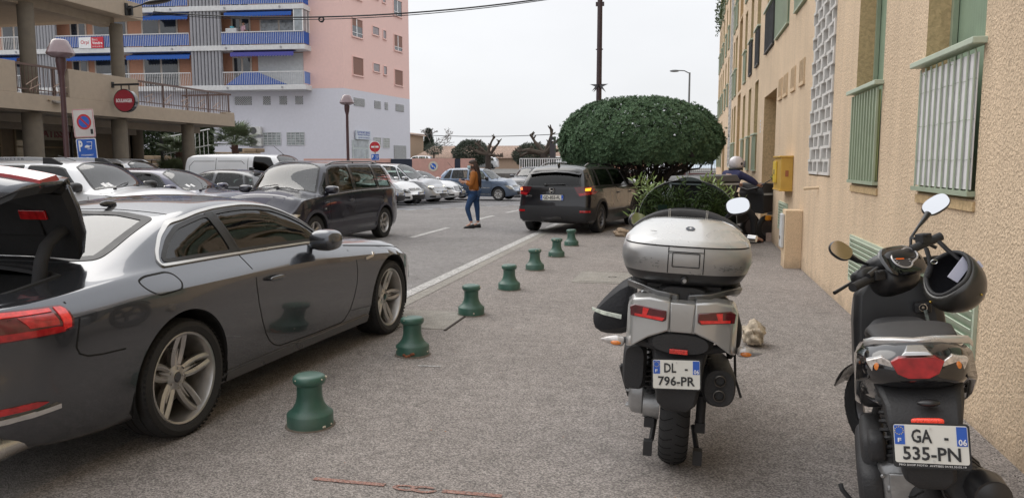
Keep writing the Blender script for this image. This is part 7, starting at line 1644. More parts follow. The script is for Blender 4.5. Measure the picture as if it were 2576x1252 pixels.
rock('rock','lumpy beige rock against the far side of the white scooter, near its exhaust',(.60,6.75,.10),(.10,.14,.10),4,mat('rock_pale',(.50,.42,.32),.95,bump=.9,bs=45,var=.45,vs_=14))
rock('rock','small beige rubble rock on the pavement left of the white top box',(-1.28,16.4,.07),(.19,.15,.10),7)
b=B(); b.tube([(-1.05,16.4,.12),(-.85,16.6,.25),(-.78,16.65,.33)],[.05,.045,.04],8); b.obj('wood_stub',mat('pale_wood',(.42,.32,.22),.9),None,60,label='short pale stick leaning on the small rubble rock',cat='stick')
# ================================================================ scooters
silvp=paint('scooter_silver',(.50,.50,.49),.55,.32,dirt=.12); silvg=mat('scuffed_silver',(.36,.355,.35),.38,metal=.5,var=.2,vs_=4,dirt=.45,coat=.3,coat_r=.2); casel=mat('case_lid_silver',(.60,.60,.59),.28,metal=.35,coat=1,coat_r=.08,var=.05,dirt=.08)
blks=mat('black_satin',(.020,.020,.022),.38,var=.2,dirt=.05,coat=.25,coat_r=.3); blkr=mat('black_rough',(.026,.026,.028),.62,var=.2,bump=.25,bs=120,dirt=.15); vinyl=mat('seat_vinyl',(.028,.028,.030),.5,bump=.3,bs=160); nylon=mat('nylon_cover',(.014,.014,.017),.7,bump=.35,bs=60,var=.25); castal=mat('cast_alloy',(.36,.36,.36),.42,metal=.7,var=.25,vs_=9,bump=.2,bs=60,dirt=.4)
def spring(b,a,c_,r,turns,w=.006):
    a,c_=Vector(a),Vector(c_); d=(c_-a); u=d.normalized(); s1=u.orthogonal().normalized(); s2=u.cross(s1); n=turns*10
    b.tube([a+d*(i/n)+(s1*math.cos(2*PI*i/10)+s2*math.sin(2*PI*i/10))*r for i in range(n+1)],w,5)
def sloft(rings_spec,n=28,p=3.0):
    # rings: (cx,cy,cz, hx,hz) across y, superellipse sections
    out=[]
    for (cx,cy,cz,hx,hz,*pp) in rings_spec:
        e=pp[0] if pp else p; R_=[]
        for k in range(n):
            t=2*PI*k/n; c_,s_=math.cos(t),math.sin(t); R_.append((cx+hx*math.copysign(abs(c_)**(2/e),c_),cy,cz+hz*math.copysign(abs(s_)**(2/e),s_)))
        out.append(R_)
    return out
def bikewheel(t,y,r,w,name='wheel',steer=0,x=0,rimc=None,tilt=0):
    rr=r*.66; ax=Matrix.Translation((x,y,r))@Matrix.Rotation(steer,4,'Z')@Matrix.Rotation(PI/2,4,'Y')
    h=w/2
    b=B(); b.m=ax; b.lathe([(rr+.012,-h*.5),(rr,-h*.5),(rr-.01,-h*.3),(rr-.02,0),(rr-.01,h*.3),(rr,h*.5),(rr+.012,h*.5)],40); b.lathe([(0,-h*.5),(.06,-h*.5),(.07,0),(.06,h*.5),(0,h*.5)],16)
    for k in range(5): a=2*PI*k/5; b.box(((rr+.05)/2*math.cos(a),(rr+.05)/2*math.sin(a),0),(rr-.04,.035,h*.5),rz=a)
    o=b.obj(name,rimc or alloyd,t,40)
    b=B(); b.m=ax; P=[(rr+.004,-h*.62)]
    for i in range(13): q=-PI*.5+PI*i/12; P.append((rr+(r-rr)*(.35+.65*math.cos(q)**.75 if math.cos(q)>1e-6 else .35),h*math.sin(q)))
    P.append((rr+.004,h*.62)); b.lathe(P,72); 
    b.obj('tyre',rubber,o,60)
    b=B(); b.m=ax; n=34
    for k in range(n):
        for sg in(-1,1):
            pts=[]
            for i in range(5):
                u=.08+.78*i/4; q=u*PI/2*.95; a=2*PI*(k+(.5 if sg>0 else 0))/n+ (u*.16 if i<3 else (.16*.5-(u-.47)*.10+.02)); rad=rr+(r-rr)*(.35+.65*math.cos(q)**.75)+.0006
                pts.append((rad*math.cos(a),rad*math.sin(a),sg*h*math.sin(q)))
            b.tube(pts,.0028,4)
    b.obj('tread_groove',mat('groove_black',(.004,.004,.004),.95),o,0); return o
def mirror_b(t,c_,rx,rz,tilt,stem,yaw=0,gm=None,m=None):
    Mx=Matrix.Translation(c_)@Matrix.Rotation(yaw,4,'Z')@Matrix.Rotation(R(-14),4,'X')@Matrix.Rotation(tilt,4,'Y')
    b=B(); b.m=Mx; b.ell((0,.012,0),(rx,.028,rz),2.6,2.2,28,14); b.m=Matrix(); b.tube(stem,[.007]*(len(stem)-2)+[.012,.016] if len(stem)>2 else .008,10); o=b.obj('mirror',m or blks,t,60)
    b=B(); b.m=Mx; ring=[(rx*.9*math.copysign(abs(math.cos(q))**(2/2.6),math.cos(q)),-.017,rz*.88*math.copysign(abs(math.sin(q))**(2/2.6),math.sin(q))) for q in [2*PI*k/32 for k in range(32)]]; b.add(ring,[tuple(range(32))]); b.add([(x,-.010,z) for x,y,z in ring]+ring,[(k,(k+1)%32,32+(k+1)%32,32+k) for k in range(32)]); b.obj('mirror_glass',gm or mat('mirror_silver',(.85,.87,.90),.03,metal=1,var=0),o,0)
# ---------------------------------------------------------------- white/silver scooter with a top box
t=thing('top_box_scooter','silver scooter with a big scuffed top box and black leg apron, parked mid pavement','scooter',(-.035,3.99,0)); t.rotation_euler=(0,R(2.4),0)
bikewheel(t,0,.30,.148)
b=B(); b.loft(sloft([(0,-.43,.83,.21,.055,3.5),(0,-.40,.835,.235,.08,3.6),(0,-.30,.84,.245,.10,3.4),(0,-.1,.82,.23,.14),(0,.2,.78,.20,.16),(0,.6,.70,.19,.18)])); tail=b.obj('tail_body',silvp,t,50)
# shaped rear fairing wings
b=B()
for sd in(-1,1):
    b.loft([[(sd*.055,-.452,.92),(sd*.055,-.40,.935),(sd*.055,-.40,.775),(sd*.055,-.46,.785)],[(sd*.15,-.447,.93),(sd*.15,-.38,.945),(sd*.15,-.38,.74),(sd*.15,-.452,.745)],[(sd*.225,-.42,.915),(sd*.225,-.33,.93),(sd*.225,-.33,.685),(sd*.225,-.425,.690)],[(sd*.252,-.36,.87),(sd*.252,-.27,.90),(sd*.252,-.27,.67),(sd*.252,-.36,.675)]])
b.obj('rear_fairing',silvp,tail,30,bevel=.008)
b=B(); b.loft([[(-.055,-.455,.915),(.055,-.455,.915),(.055,-.40,.925),(-.055,-.40,.925)],[(-.05,-.462,.80),(.05,-.462,.80),(.05,-.4,.80),(-.05,-.4,.80)],[(-.048,-.455,.78),(.048,-.455,.78),(.048,-.4,.78),(-.048,-.4,.78)]]); b.obj('centre_cover',silvp,tail,30,bevel=.004)
for sd in(-1,1):
    P=[(sd*.070,.878),(sd*.215,.893),(sd*.238,.882),(sd*.234,.838),(sd*.085,.826),(sd*.070,.835)]
    b=B(); b.loft([[(x,-.485+abs(x)*.22,z) for x,z in P],[(x,-.40+abs(x)*.12,z) for x,z in P]]); o=b.obj('tail_light',lamprd,t,30,bevel=.004)
    P2=[(sd*.078,.846),(sd*.215,.852),(sd*.215,.841),(sd*.088,.832)]; b=B(); b.loft([[(x,-.489+abs(x)*.22,z) for x,z in P2],[(x,-.45+abs(x)*.12,z) for x,z in P2]]); 
    P3=[(sd*.150,.880),(sd*.178,.883),(sd*.180,.850),(sd*.160,.850)]; b.loft([[(x,-.489+abs(x)*.22,z) for x,z in P3],[(x,-.45+abs(x)*.12,z) for x,z in P3]]); b.obj('lit_bar',mat('lamp_red_bright',(.60,.02,.02),.15,coat=1,emis=.12,var=.3,vs_=40),o,0)
b=B(); b.loft(sloft([(0,-.45,.725,.125,.045,2.4),(0,-.40,.73,.15,.06,2.4),(0,-.2,.73,.17,.06),(0,.1,.68,.15,.06)])); b.obj('undertray',blkr,t,50)
text('badge_lettering','PROSCOOTER',.085,.012,mat('badge_grey',(.25,.25,.25),.4,metal=.5),t,face_m((.10,-.468,.805)),.002) if 0 else None
# grab rail and rack
b=B()
for sd in(-1,1): b.loft([[(sd*.02,-.40,.915),(sd*.02,-.34,.925),(sd*.02,-.34,.955),(sd*.02,-.42,.95)],[(sd*.12,-.40,.93),(sd*.12,-.33,.94),(sd*.12,-.33,.965),(sd*.12,-.42,.962)],[(sd*.20,-.34,.945),(sd*.20,-.28,.95),(sd*.20,-.28,.985),(sd*.20,-.36,.978)],[(sd*.26,-.26,.945),(sd*.235,-.22,.945),(sd*.235,-.22,.985),(sd*.27,-.27,.98)],[(sd*.265,-.05,.90),(sd*.235,-.05,.90),(sd*.235,-.05,.94),(sd*.27,-.05,.94)]])
gr_=b.obj('grab_rail',mat('dark_silver',(.17,.17,.17),.3,metal=.7,coat=.5,dirt=.3,var=.3),t,40,bevel=.008)
b=B(); b.loft(sloft([(0,-.39,.945,.10,.035,3),(0,-.30,.96,.13,.035,3),(0,-.1,.96,.15,.03,3)])); b.bb(-.17,.17,-.34,-.0,.965,.985); b.obj('rack_plate',blkr,t,40,bevel=.004)
# top box: stacked plan sections
def case(zs,n=56,p=3.1,c=(0,-.17)):
    rings=[]
    for z,hx,yr,yf in zs:
        cy=(yr+yf)/2; hy=(yf-yr)/2; R_=[]
        for k in range(n):
            q=2*PI*k/n; a,s_=math.cos(q),math.sin(q); R_.append((hx*math.copysign(abs(a)**(2/p),a),cy+hy*math.copysign(abs(s_)**(2/p),s_),z))
        rings.append(R_)
    return rings
b=B(); b.loft(case([(.985,.20,-.36,.05),(.99,.235,-.385,.08),(1.01,.268,-.415,.10),(1.045,.287,-.435,.115),(1.05,.288,-.436,.115)])); box=b.obj('top_box',blks,t,60)
b=B(); b.loft(case([(1.049,.290,-.438,.116),(1.09,.304,-.452,.122),(1.13,.3045,-.452,.122),(1.168,.296,-.440,.118),(1.170,.290,-.436,.115)],p=3.0)); b.obj('box_band',silvg,box,60)
b=B(); b.loft(case([(1.174,.290,-.436,.113),(1.176,.296,-.442,.116),(1.198,.288,-.430,.114),(1.205,.280,-.415,.112),(1.235,.250,-.36,.10),(1.258,.215,-.30,.08),(1.272,.175,-.24,.06),(1.280,.11,-.18,.0)],p=2.8)); b.obj('box_lid',casel,box,60)
b=B(); b.loft(case([(1.168,.288,-.434,.112),(1.176,.288,-.434,.112)])); b.obj('seam',wellm,box,0)
def casey(x,hx,yr,yf,p=3.0):
    cy=(yr+yf)/2; hy=(yf-yr)/2; return cy-hy*(1-min(1,abs(x)/hx)**p)**(1/p)
b=B()
for x in(-.079,.079): b.tube([(x,casey(x,.290,-.438,.116)-.001,1.052),(x,casey(x,.304,-.452,.122)-.001,1.09),(x,casey(x,.3045,-.452,.122)-.001,1.13),(x,casey(x,.296,-.440,.118)-.001,1.168)],.0022,5)
b.tube([(x,casey(x,.299,-.446,.12)-.0015,1.150) for x in(-.079,-.04,0,.04,.079)],.0018,4); yb=-.4545
for a_,c_ in (((-.060,1.145),(.060,1.145)),((.060,1.145),(.060,1.082)),((.060,1.082),(-.060,1.082)),((-.060,1.082),(-.060,1.145))): b.tube([(a_[0],yb,a_[1]),(c_[0],yb,c_[1])],.0020,4)
b.obj('seam',wellm,box,0)
b=B(); b.m=Matrix.Translation((.0,-.424,1.018))@Matrix.Rotation(PI/2,4,'X'); b.lathe([(.013,-.012),(.017,-.006),(.017,.012),(.013,.015),(.010,.013),(0,.013)],24); b.obj('lock_rim',blks,box,40); b=B(); b.m=Matrix.Translation((0,-.44,1.018))@Matrix.Rotation(PI/2,4,'X'); b.lathe([(0,.003),(.009,.003),(.010,-.01)],20); b.box((0,0,.0035),(.002,.009,.001)); b.obj('key_lock',castal,box,30)
b=B(); b.m=Matrix.Translation((.012,-.335,1.247))@Matrix.Rotation(R(33),4,'X'); b.prism([(.022*math.cos(R(q)),.013*math.sin(R(q))*1.2) for q in range(0,360,60)],0,.004,'z'); bd=b.obj('badge',mat('badge_dark',(.10,.11,.13),.35,metal=.5),box,0,bevel=.001)
b=B(); b.m=Matrix.Translation((.012,-.335,1.247))@Matrix.Rotation(R(33),4,'X'); b.prism([(-.010,-.002),(-.003,.002),(0,.009),(.003,.002),(.010,-.002),(.003,-.004),(0,-.007),(-.003,-.004)],.004,.005,'z'); b.obj('badge_mark',chrome2,bd,0)
scf=mat('scuff_grey',(.17,.17,.165),.8,var=.6,vs_=60)
b=B(); rs=random.Random(6)
for cx,cz,w_,n_ in ((.20,1.085,.085,46),(-.20,1.10,.05,16),(-.14,1.085,.03,7),(.045,1.062,.04,5),(-.083,1.135,.01,4)):
    for k in range(n_):
        x=cx+rs.gauss(0,w_*.4); z=cz+rs.gauss(0,.007); l=rs.uniform(.003,.016); y=casey(x,.3035,-.4515,.1215)-.0010; y2=casey(x+l,.3035,-.4515,.1215)-.0010; b.tube([(x,y,z),(x+l,y2,z+rs.uniform(-.002,.002))],rs.uniform(.0006,.0016),4)
for k in range(7): x=-.16+rs.uniform(-.012,.012); b.tube([(x,-.36,1.232),(x+.012,-.362,1.231)],.0010,4)
b.obj('scuff_marks',scf,box,0)
# backrest and seat
b=B(); b.tube([(.265*math.sin(R(q)),.03+.10*math.cos(R(q))-.04,1.288-.075*(abs(math.sin(R(q)))**2.6)) for q in range(-88,89,8)],[.011+.013*math.cos(R(q)) for q in range(-88,89,8)],12,flat=1.1); bk=b.obj('backrest',vinyl,t,60)
b=B()
for x in(-.095,-.088,.088,.095): b.tube([(x,.050,1.262),(x*1.02,.052,1.28),(x*1.03,.065,1.300),(x*1.03,.09,1.311)],.0014,4)
b.obj('stitching',mat('stitch_pale',(.42,.40,.36),.8),bk,0)
b=B(); b.loft(sloft([(0,-.05,.90,.15,.06),(0,.2,.93,.19,.075),(0,.55,.86,.18,.08),(0,.8,.80,.13,.06)])); b.ell((-.19,-.18,.985),(.06,.14,.04),2.5,2.5); b.ell((.21,-.15,.965),(.06,.12,.04),2.5,2.5); b.obj('seat',vinyl,t,60)
# plate bracket, mudguard, reflector, indicators
b=B(); b.loft([[(-.13,-.36,.71),(.13,-.36,.71),(.15,-.26,.72),(-.15,-.26,.72)],[(-.105,-.44,.62),(.105,-.44,.62),(.12,-.37,.62),(-.12,-.37,.62)],[(-.095,-.455,.52),(.095,-.455,.52),(.11,-.39,.52),(-.11,-.39,.52)],[(-.085,-.45,.44),(.085,-.45,.44),(.095,-.38,.44),(-.095,-.38,.44)],[(-.05,-.43,.40),(.05,-.43,.40),(.06,-.37,.40),(-.06,-.37,.40)]]); b.obj('mudguard',blkr,t,40,bevel=.01)
plate(t,Matrix.Translation((-.008,-.475,.590))@Matrix.Rotation(R(-4),4,'Y')@Matrix.Rotation(PI/2-R(8),4,'X'),.21,.13,['DL   -','796-PR'],True)
text('dealer_lettering','LAURENT LAGUMAN   04 93 53 01 01',.16,.006,platek,t,Matrix.Translation((-.011,-.4745,.5325))@Matrix.Rotation(R(-4),4,'Y')@Matrix.Rotation(PI/2-R(8),4,'X'),.001,bold=0)
b=B(); b.box((-.005,-.462,.693),(.082,.012,.022)); b.obj('reflector',mat('reflector_red',(.60,.03,.02),.3,coat=1,var=.5,vs_=200),t,0,bevel=.003)
b=B(); b.tube([(-.22,-.33,.70),(-.30,-.33,.69)],.016,8); b.tube([(.22,-.33,.70),(.27,-.33,.69)],.016,8); b.tube([(-.245,-.31,.705),(-.1,-.38,.69),(.1,-.38,.69),(.245,-.31,.70)],.022,8); b.obj('indicator_arm',blkr,t,50)
for sd in(-1,1):
    c_=(sd*.315,-.335,.690); b=B(); b.loft([[(c_[0]+sd*x,c_[1]+r_*.8*math.cos(R(q)),c_[2]+r_*math.sin(R(q))) for q in range(0,360,20)] for x,r_ in ((-.055,.012),(-.045,.024),(-.01,.026),(.03,.016),(.06,.003))]); o=b.obj('indicator',mat('lamp_smoke',(.55,.52,.50),.15,metal=.3,coat=1,var=.3,vs_=50),t,50)
    b=B(); b.ell((c_[0]-sd*.015,c_[1]-.016,c_[2]-.007),(.026,.012,.012)); b.obj('indicator_bulb',lampo,o,50)
# engine side: airbox, casing, shocks, silencer, stands
b=B(); b.loft([[(x+dx,y,z) for dx,z in ((-.035,.0),(.045,.0),(.045,.0))] for x,y,z in ((0,0,0),(0,0,0))]) if 0 else None
b=B(); b.m=Matrix.Translation((-.215,-.12,.565)); b.ell((0,0,0),(.055,.19,.115),4.5,4); b.m=Matrix(); b.loft(sloft([(-.21,-.31,.56,.045,.10,4),(-.205,-.28,.56,.055,.115,4)])); b.obj('airbox',blkr,t,50)
b=B(); b.m=Matrix.Translation((-.19,.02,.36))@Matrix.Rotation(PI/2,4,'Y'); b.lathe([(0,-.05),(.10,-.05),(.125,-.03),(.13,.02),(.10,.05),(.06,.055),(0,.055)],28); b.m=Matrix(); b.ell((-.19,.25,.40),(.055,.32,.10),4,4); b.cyl((-.16,-.12,.33),(-.08,-.12,.33),.07,.075,20)
for k in range(6): a=k; b.cyl((-.255,.02+.1*math.cos(a),.36+.1*math.sin(a)),(-.235,.02+.1*math.cos(a),.36+.1*math.sin(a)),.008,seg=8)
b.obj('engine_casing',castal,t,50)
for sd in(-1,1):
    b=B(); spring(b,(sd*.125,-.10,.66),(sd*.125,-.14,.40),.030,10,.0065); b.cyl((sd*.125,-.10,.68),(sd*.125,-.14,.26),.014,seg=10); b.cyl((sd*.125,-.135,.42),(sd*.125,-.145,.27),.024,seg=14); b.box((sd*.125,-.145,.245),(.05,.05,.05)); b.obj('shock_absorber',blkr,t,50)
b=B(); b.m=Matrix.Translation((.195,-.02,.47))@Matrix.Rotation(R(-6),4,'X'); prof_=[(.068,-.30),(.076,-.28),(.082,-.2),(.082,.25),(.06,.30)]
b.loft([[(r_*1.0*math.copysign(abs(math.cos(q))**.8,math.cos(q)),y,r_*1.22*math.copysign(abs(math.sin(q))**.8,math.sin(q))) for q in [2*PI*k/28 for k in range(28)]] for r_,y in prof_]); o=b.obj('silencer',blkr,t,50)
b=B(); b.m=Matrix.Translation((.195,-.02,.47))@Matrix.Rotation(R(-6),4,'X')
for z in(.035,-.035): b.m=Matrix.Translation((.195,-.02,.47))@Matrix.Rotation(R(-6),4,'X')@Matrix.Translation((0,-.305,z))@Matrix.Rotation(PI/2,4,'X'); b.lathe([(.018,-.01),(.026,.0),(.028,.012),(.023,.014),(.020,.0),(.020,-.03)],20)
b.obj('outlet',mat('outlet_steel',(.12,.11,.10),.35,metal=.8),o,50)
b=B(); b.tube([(-.10,.05,.20),(-.11,-.05,.12),(-.125,-.09,.10)],.014,8); b.box((-.125,-.11,.095),(.045,.05,.075)); b.tube([(.10,.05,.18),(.12,-.05,.10)],.014,8); b.box((.125,-.11,.075),(.045,.05,.075)); b.obj('centre_stand',blkr,t,40)
b=B(); b.tube([(-.24,-.02,.33),(-.265,-.06,.42),(-.285,-.10,.505)],.010,8); b.tube([(-.285,-.10,.505),(-.262,-.10,.51)],.013,8); b.tube([(.27,-.1,.62),(.28,-.12,.5),(.31,-.16,.42)],.007,6); b.obj('kick_lever',blkr,t,50)
b=B()
for k in range(9): b.tube([(-.075+.012*math.sin(k*2),-.05,.63-.02*k),(.075,-.05-.01*k,.60-.018*k)],.007,5)
b.ell((0,.12,.48),(.16,.16,.16),3,3); b.ell((0,.4,.42),(.16,.35,.14),3,3); b.obj('engine_block',blkr,t,50)
# leg apron: quilted black nylon hanging off both sides
def apron(rings,name='leg_apron'): b=B(); b.loft(rings); return b.obj(name,nylon,t,60,sub=1)
ap=apron([[(-.24,.10,.98),(-.22,.30,.98),(-.22,.32,.62),(-.24,.08,.60)],[(-.33,.12,.92),(-.31,.32,.92),(-.29,.32,.58),(-.33,.08,.60)],[(-.44,.14,.79),(-.42,.33,.80),(-.38,.33,.57),(-.42,.10,.60)],[(-.50,.16,.70),(-.49,.30,.70),(-.45,.28,.60),(-.46,.14,.61)]])
b=B(); b.loft([[(-.31,.068,.735),(-.31,.060,.715),(-.31,.075,.715),(-.31,.08,.735)],[(-.405,.078,.745),(-.405,.072,.727),(-.405,.09,.727),(-.405,.09,.745)],[(-.475,.13,.752),(-.475,.125,.736),(-.475,.14,.736),(-.475,.14,.752)]]); b.obj('reflective_strip',mat('retro_strip',(.55,.58,.50),.4,var=.4,vs_=40),ap,0)
ap2=apron([[(.24,.10,.86),(.22,.34,.86),(.22,.34,.50),(.24,.06,.52)],[(.29,.12,.82),(.27,.34,.82),(.27,.34,.46),(.29,.08,.50)],[(.335,.16,.72),(.31,.32,.74),(.31,.30,.58),(.33,.14,.60)]])
# front: shield, bars, screen, mirrors
b=B(); b.loft(sloft([(0,.75,.62,.22,.30,3),(0,.95,.72,.26,.33,3),(0,1.10,.75,.25,.32,2.6),(0,1.25,.72,.16,.24,2.4)])); b.obj('front_shield',silvp,t,60)
b=B(); b.loft(sloft([(0,.78,1.13,.16,.05,3),(0,.9,1.16,.19,.06,3),(0,1.02,1.15,.16,.06,3)])); b.obj('dashboard',blks,t,60)
b=B(); b.loft([[(.24*math.sin(R(q))*k,.86+.06*math.cos(R(q)),1.20+.085*math.cos(R(q))*k-.01) for q in range(-80,81,10)] for k in (1,.8,.5)],closed=False,cap=False); b.obj('instrument_hood',blkr,t,50,solid=.008)
fwg=mat('dummy_',(.1,.1,.1)); scr=glass('smoked_screen',(.19,.22,.215),1.28)
rings=[]
for i in range(9):
    u=math.sin(i/8*PI/2)**.8; z=1.08+.385*u; hw_=.31*(1-(u*.985)**3)**.45; y=1.02-.16*u
    rings.append([(hw_*math.sin(R(q*.7))/math.sin(R(52.5)),y+.09*math.cos(R(q*.7))-.05,z-.03*(1-math.cos(R(q)))*u) for q in range(-75,76,10)])
b=B(); b.loft(rings,closed=False,cap=False); ws=b.obj('windscreen',scr,t,60,recalc=True)
edge=[r_[0] for r_ in rings]+rings[-1][1:-1]+[r_[-1] for r_ in rings[::-1]]
b=B(); b.tube(edge,.0016,6); b.obj('screen_edge',mat('screen_rim',(.25,.27,.27),.3),ws,60)
b=B(); b.box((-.155,1.0,1.255),(.06,.002,.05),rz=R(25)); b.obj('screen_sticker',mat('sticker_green',(.20,.34,.28),.6),ws,0)
b=B(); b.tube([(-.22,.78,1.10),(-.15,.84,1.12),(0,.88,1.13),(.2,.84,1.12),(.24,.82,1.12)],.014,8); b.obj('handlebar',blks,t,60)
for sd in(-1,1):
    b=B(); e_=0 if sd>0 else .10; b.cyl((sd*(.24-e_),.80,1.125),(sd*(.36-e_),.74,1.125),.019,seg=16); gp_=b.obj('handgrip',blkr,t,60); b=B(); b.cyl((sd*(.36-e_),.74,1.125),(sd*(.405-e_),.72,1.125),.021,.020,18); b.obj('bar_end',chrome,gp_,60)
    b=B(); b.tube([(sd*.22,.87,1.10),(sd*.26,.86,1.09),(sd*.30,.82,1.095)],.007,6); b.obj('brake_lever',blks,t,60)
mirror_b(t,(.285,.70,1.312),.072,.052,R(-14),[(.17,.88,1.15),(.20,.84,1.20),(.235,.76,1.245),(.262,.73,1.275)],R(-4))
mirror_b(t,(-.285,.68,1.195),.058,.048,R(20),[(-.17,.86,1.10),(-.2,.82,1.13),(-.24,.74,1.16),(-.27,.70,1.175)],R(28),gm=mat('mirror_reflection_tint',(.65,.60,.52),.05,metal=1,var=0))  # beige reflection of the wall is tinted into this glass colour
b=B(); b.tube([(0,1.05,.95),(0,1.35,.35)],.05,10); b.obj('steering_column',blkr,t,50); bikewheel(t,1.46,.28,.12,steer=0)
b=B(); b.loft([[(.07*math.sin(R(a))*k,1.46+.31*math.sin(R(q)),.28+.31*math.cos(R(q))) for a,k in((-90,1),(-45,1),(0,1),(45,1),(90,1))] for q in range(-60,61,12)],closed=False,cap=False); b.obj('front_mudguard',silvp,t,50,solid=.01)
# ---------------------------------------------------------------- black scooter with the helmet
t2=thing('black_scooter','glossy black scooter with silver grab rail and bars turned left, parked close to the wall','scooter',(.925,3.0,0)); t2.rotation_mode='YXZ'; t2.rotation_euler=(0,R(-7),R(-10))
gbk2=mat('gloss_black_body',(.010,.010,.012),.13,coat=1,var=.05,dirt=.04)
bikewheel(t2,0,.27,.115,rimc=alloyd)
t=t2
b=B(); b.loft(sloft([(0,-.30,.86,.06,.03,2.5),(0,-.27,.865,.135,.058,2.6),(0,-.2,.865,.165,.085,2.6),(0,-.05,.83,.185,.12,2.8),(0,.2,.76,.19,.15,3),(0,.5,.66,.17,.15,3)])); bd=b.obj('tail_body',gbk2,t,50)
b=B()
for sd in(-1,1): b.loft([[(sd*.135,-.24,.90),(sd*.15,-.24,.83),(sd*.14,-.18,.82),(sd*.13,-.18,.92)],[(sd*.180,-.15,.90),(sd*.192,-.14,.80),(sd*.17,-.08,.78),(sd*.16,-.1,.92)],[(sd*.188,.05,.86),(sd*.198,.05,.70),(sd*.18,.1,.66),(sd*.17,.05,.88)],[(sd*.19,.3,.78),(sd*.20,.3,.60),(sd*.17,.3,.58),(sd*.17,.3,.8)]])
b.obj('side_panel',gbk2,bd,35,bevel=.008)
# lamp cluster: hexagonal red centre with clear corners
def lens(P,y0,y1,k,m,nm,par): b=B(); b.loft([[(x,y1,z) for x,z in P],[(x,y0+abs(x)*k,z) for x,z in P]]); return b.obj(nm,m,par,25,bevel=.003)
P=[(-.080,.903),(-.055,.918),(.055,.918),(.080,.903),(.062,.862),(.03,.848),(-.03,.848),(-.062,.862)]
tl=lens(P,-.318,-.25,.25,lampr,'tail_light',t)
for sd in(-1,1):
    o=lens([(sd*.082,.904),(sd*.105,.918),(sd*.155,.900),(sd*.140,.866),(sd*.105,.852),(sd*.064,.862)],-.322,-.22,.42,mat('lamp_clear_corner',(.62,.58,.55),.12,metal=.5,coat=1,var=.5,vs_=70),'indicator',t)
    b=B(); b.ell((sd*.118,-.268,.880),(.014,.008,.018)); b.obj('indicator_bulb',lampo,o,50)
b=B(); b.loft([[(-.05,-.31,.925),(.05,-.31,.925),(.03,-.25,.935),(-.03,-.25,.935)],[(-.035,-.305,.938),(.035,-.305,.938),(.025,-.25,.95),(-.025,-.25,.95)]]); b.obj('lamp_crest',mat('crest_silver',(.5,.5,.5),.25,metal=.8),t,20,bevel=.003)
# grab rail
b=B(); b.loft([[(x-0*.012,y-.016,z-.012),(x,y-.018,z+.012),(x,y+.016,z+.014),(x,y+.014,z-.010)] for x,y,z in ((-.15,.05,.900),(-.155,-.08,.922),(-.125,-.15,.944),(-.06,-.185,.950),(0,-.19,.946),(.06,-.185,.950),(.13,-.15,.942),(.18,-.08,.925),(.20,.0,.892))]); gr2=b.obj('grab_rail',mat('grab_silver',(.62,.61,.60),.28,metal=.6,coat=.4,dirt=.1),t,40,bevel=.006)
b=B(); b.cyl((0,-.16,.945),(0,-.14,.90),.018,seg=12); b.ell((0,-.16,.936),(.05,.04,.012)); b.obj('rail_mount',castal,gr2,50)
b=B(); b.loft(sloft([(.01,-.16,.945,.10,.012,2.4),(.01,-.10,.945,.135,.022,2.4),(.01,.15,.925,.15,.030,2.4),(0,.45,.85,.14,.045,2.6),(0,.65,.83,.11,.05)])); b.obj('seat',vinyl,t,60)
# plate carrier
b=B(); b.loft([[(-.12,-.24,.80),(.12,-.24,.80),(.15,-.15,.82),(-.15,-.15,.82)],[(-.105,-.31,.76),(.115,-.31,.76),(.14,-.22,.76),(-.12,-.22,.76)],[(-.10,-.36,.70),(.11,-.36,.70),(.12,-.29,.70),(-.11,-.29,.70)],[(-.075,-.38,.60),(.085,-.38,.60),(.09,-.32,.60),(-.08,-.32,.60)],[(-.07,-.385,.53),(.08,-.385,.53),(.085,-.33,.53),(-.075,-.33,.53)],[(-.03,-.36,.49),(.05,-.36,.49),(.05,-.32,.49),(-.03,-.32,.49)]]); b.obj('mudguard',blkr,t,40,bevel=.012)
b=B(); b.ell((.02,-.335,.775),(.035,.02,.012)); b.obj('plate_lamp',blks,t,50)
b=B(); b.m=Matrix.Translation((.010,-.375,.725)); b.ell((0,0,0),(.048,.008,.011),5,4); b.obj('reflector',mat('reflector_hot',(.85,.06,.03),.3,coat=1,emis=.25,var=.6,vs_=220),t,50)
plate(t,Matrix.Translation((.012,-.405,.655))@Matrix.Rotation(R(1.5),4,'Y')@Matrix.Rotation(PI/2-R(12),4,'X'),.21,.13,['GA   -','535-PN'],True,dealer='PRO SHOP MOTO  ANTIBES 04.93.33.05.19')
# engine left, spring, silencer right
b=B(); b.ell((-.15,.02,.50),(.045,.16,.10),5,4.5); b.ell((-.165,.1,.40),(.05,.30,.10),4.5,4.5); b.ell((-.14,-.13,.56),(.03,.06,.05),4,4); b.obj('transmission_cover',blkr,t,50)
b=B(); b.ell((-.075,-.05,.41),(.075,.14,.11),5,5); b.cyl((-.12,-.17,.42),(-.03,-.17,.42),.022,seg=14); b.cyl((-.11,-.12,.30),(-.01,-.12,.30),.06,seg=20); b.box((-.06,-.17,.42),(.10,.06,.12)); b.box((-.02,-.19,.40),(.02,.03,.18))
for p in ((-.13,-.19,.47),(-.02,-.19,.45),(-.13,-.19,.30),(-.03,-.19,.27)): b.cyl((p[0],p[1],p[2]),(p[0],p[1]-.012,p[2]),.009,seg=6)
b.obj('engine_casing',castal,t,40,bevel=.004)
b=B(); spring(b,(-.085,-.10,.80),(-.095,-.14,.53),.030,9,.0075); b.cyl((-.085,-.10,.82),(-.095,-.15,.44),.013,seg=10); b.cyl((-.093,-.135,.55),(-.096,-.15,.45),.026,seg=14); b.obj('shock_absorber',blkr,t,50)
b=B(); b.box((-.10,-.18,.77),(.008,.010,.035)); b.obj('side_reflector',lampo,t,0,bevel=.002)
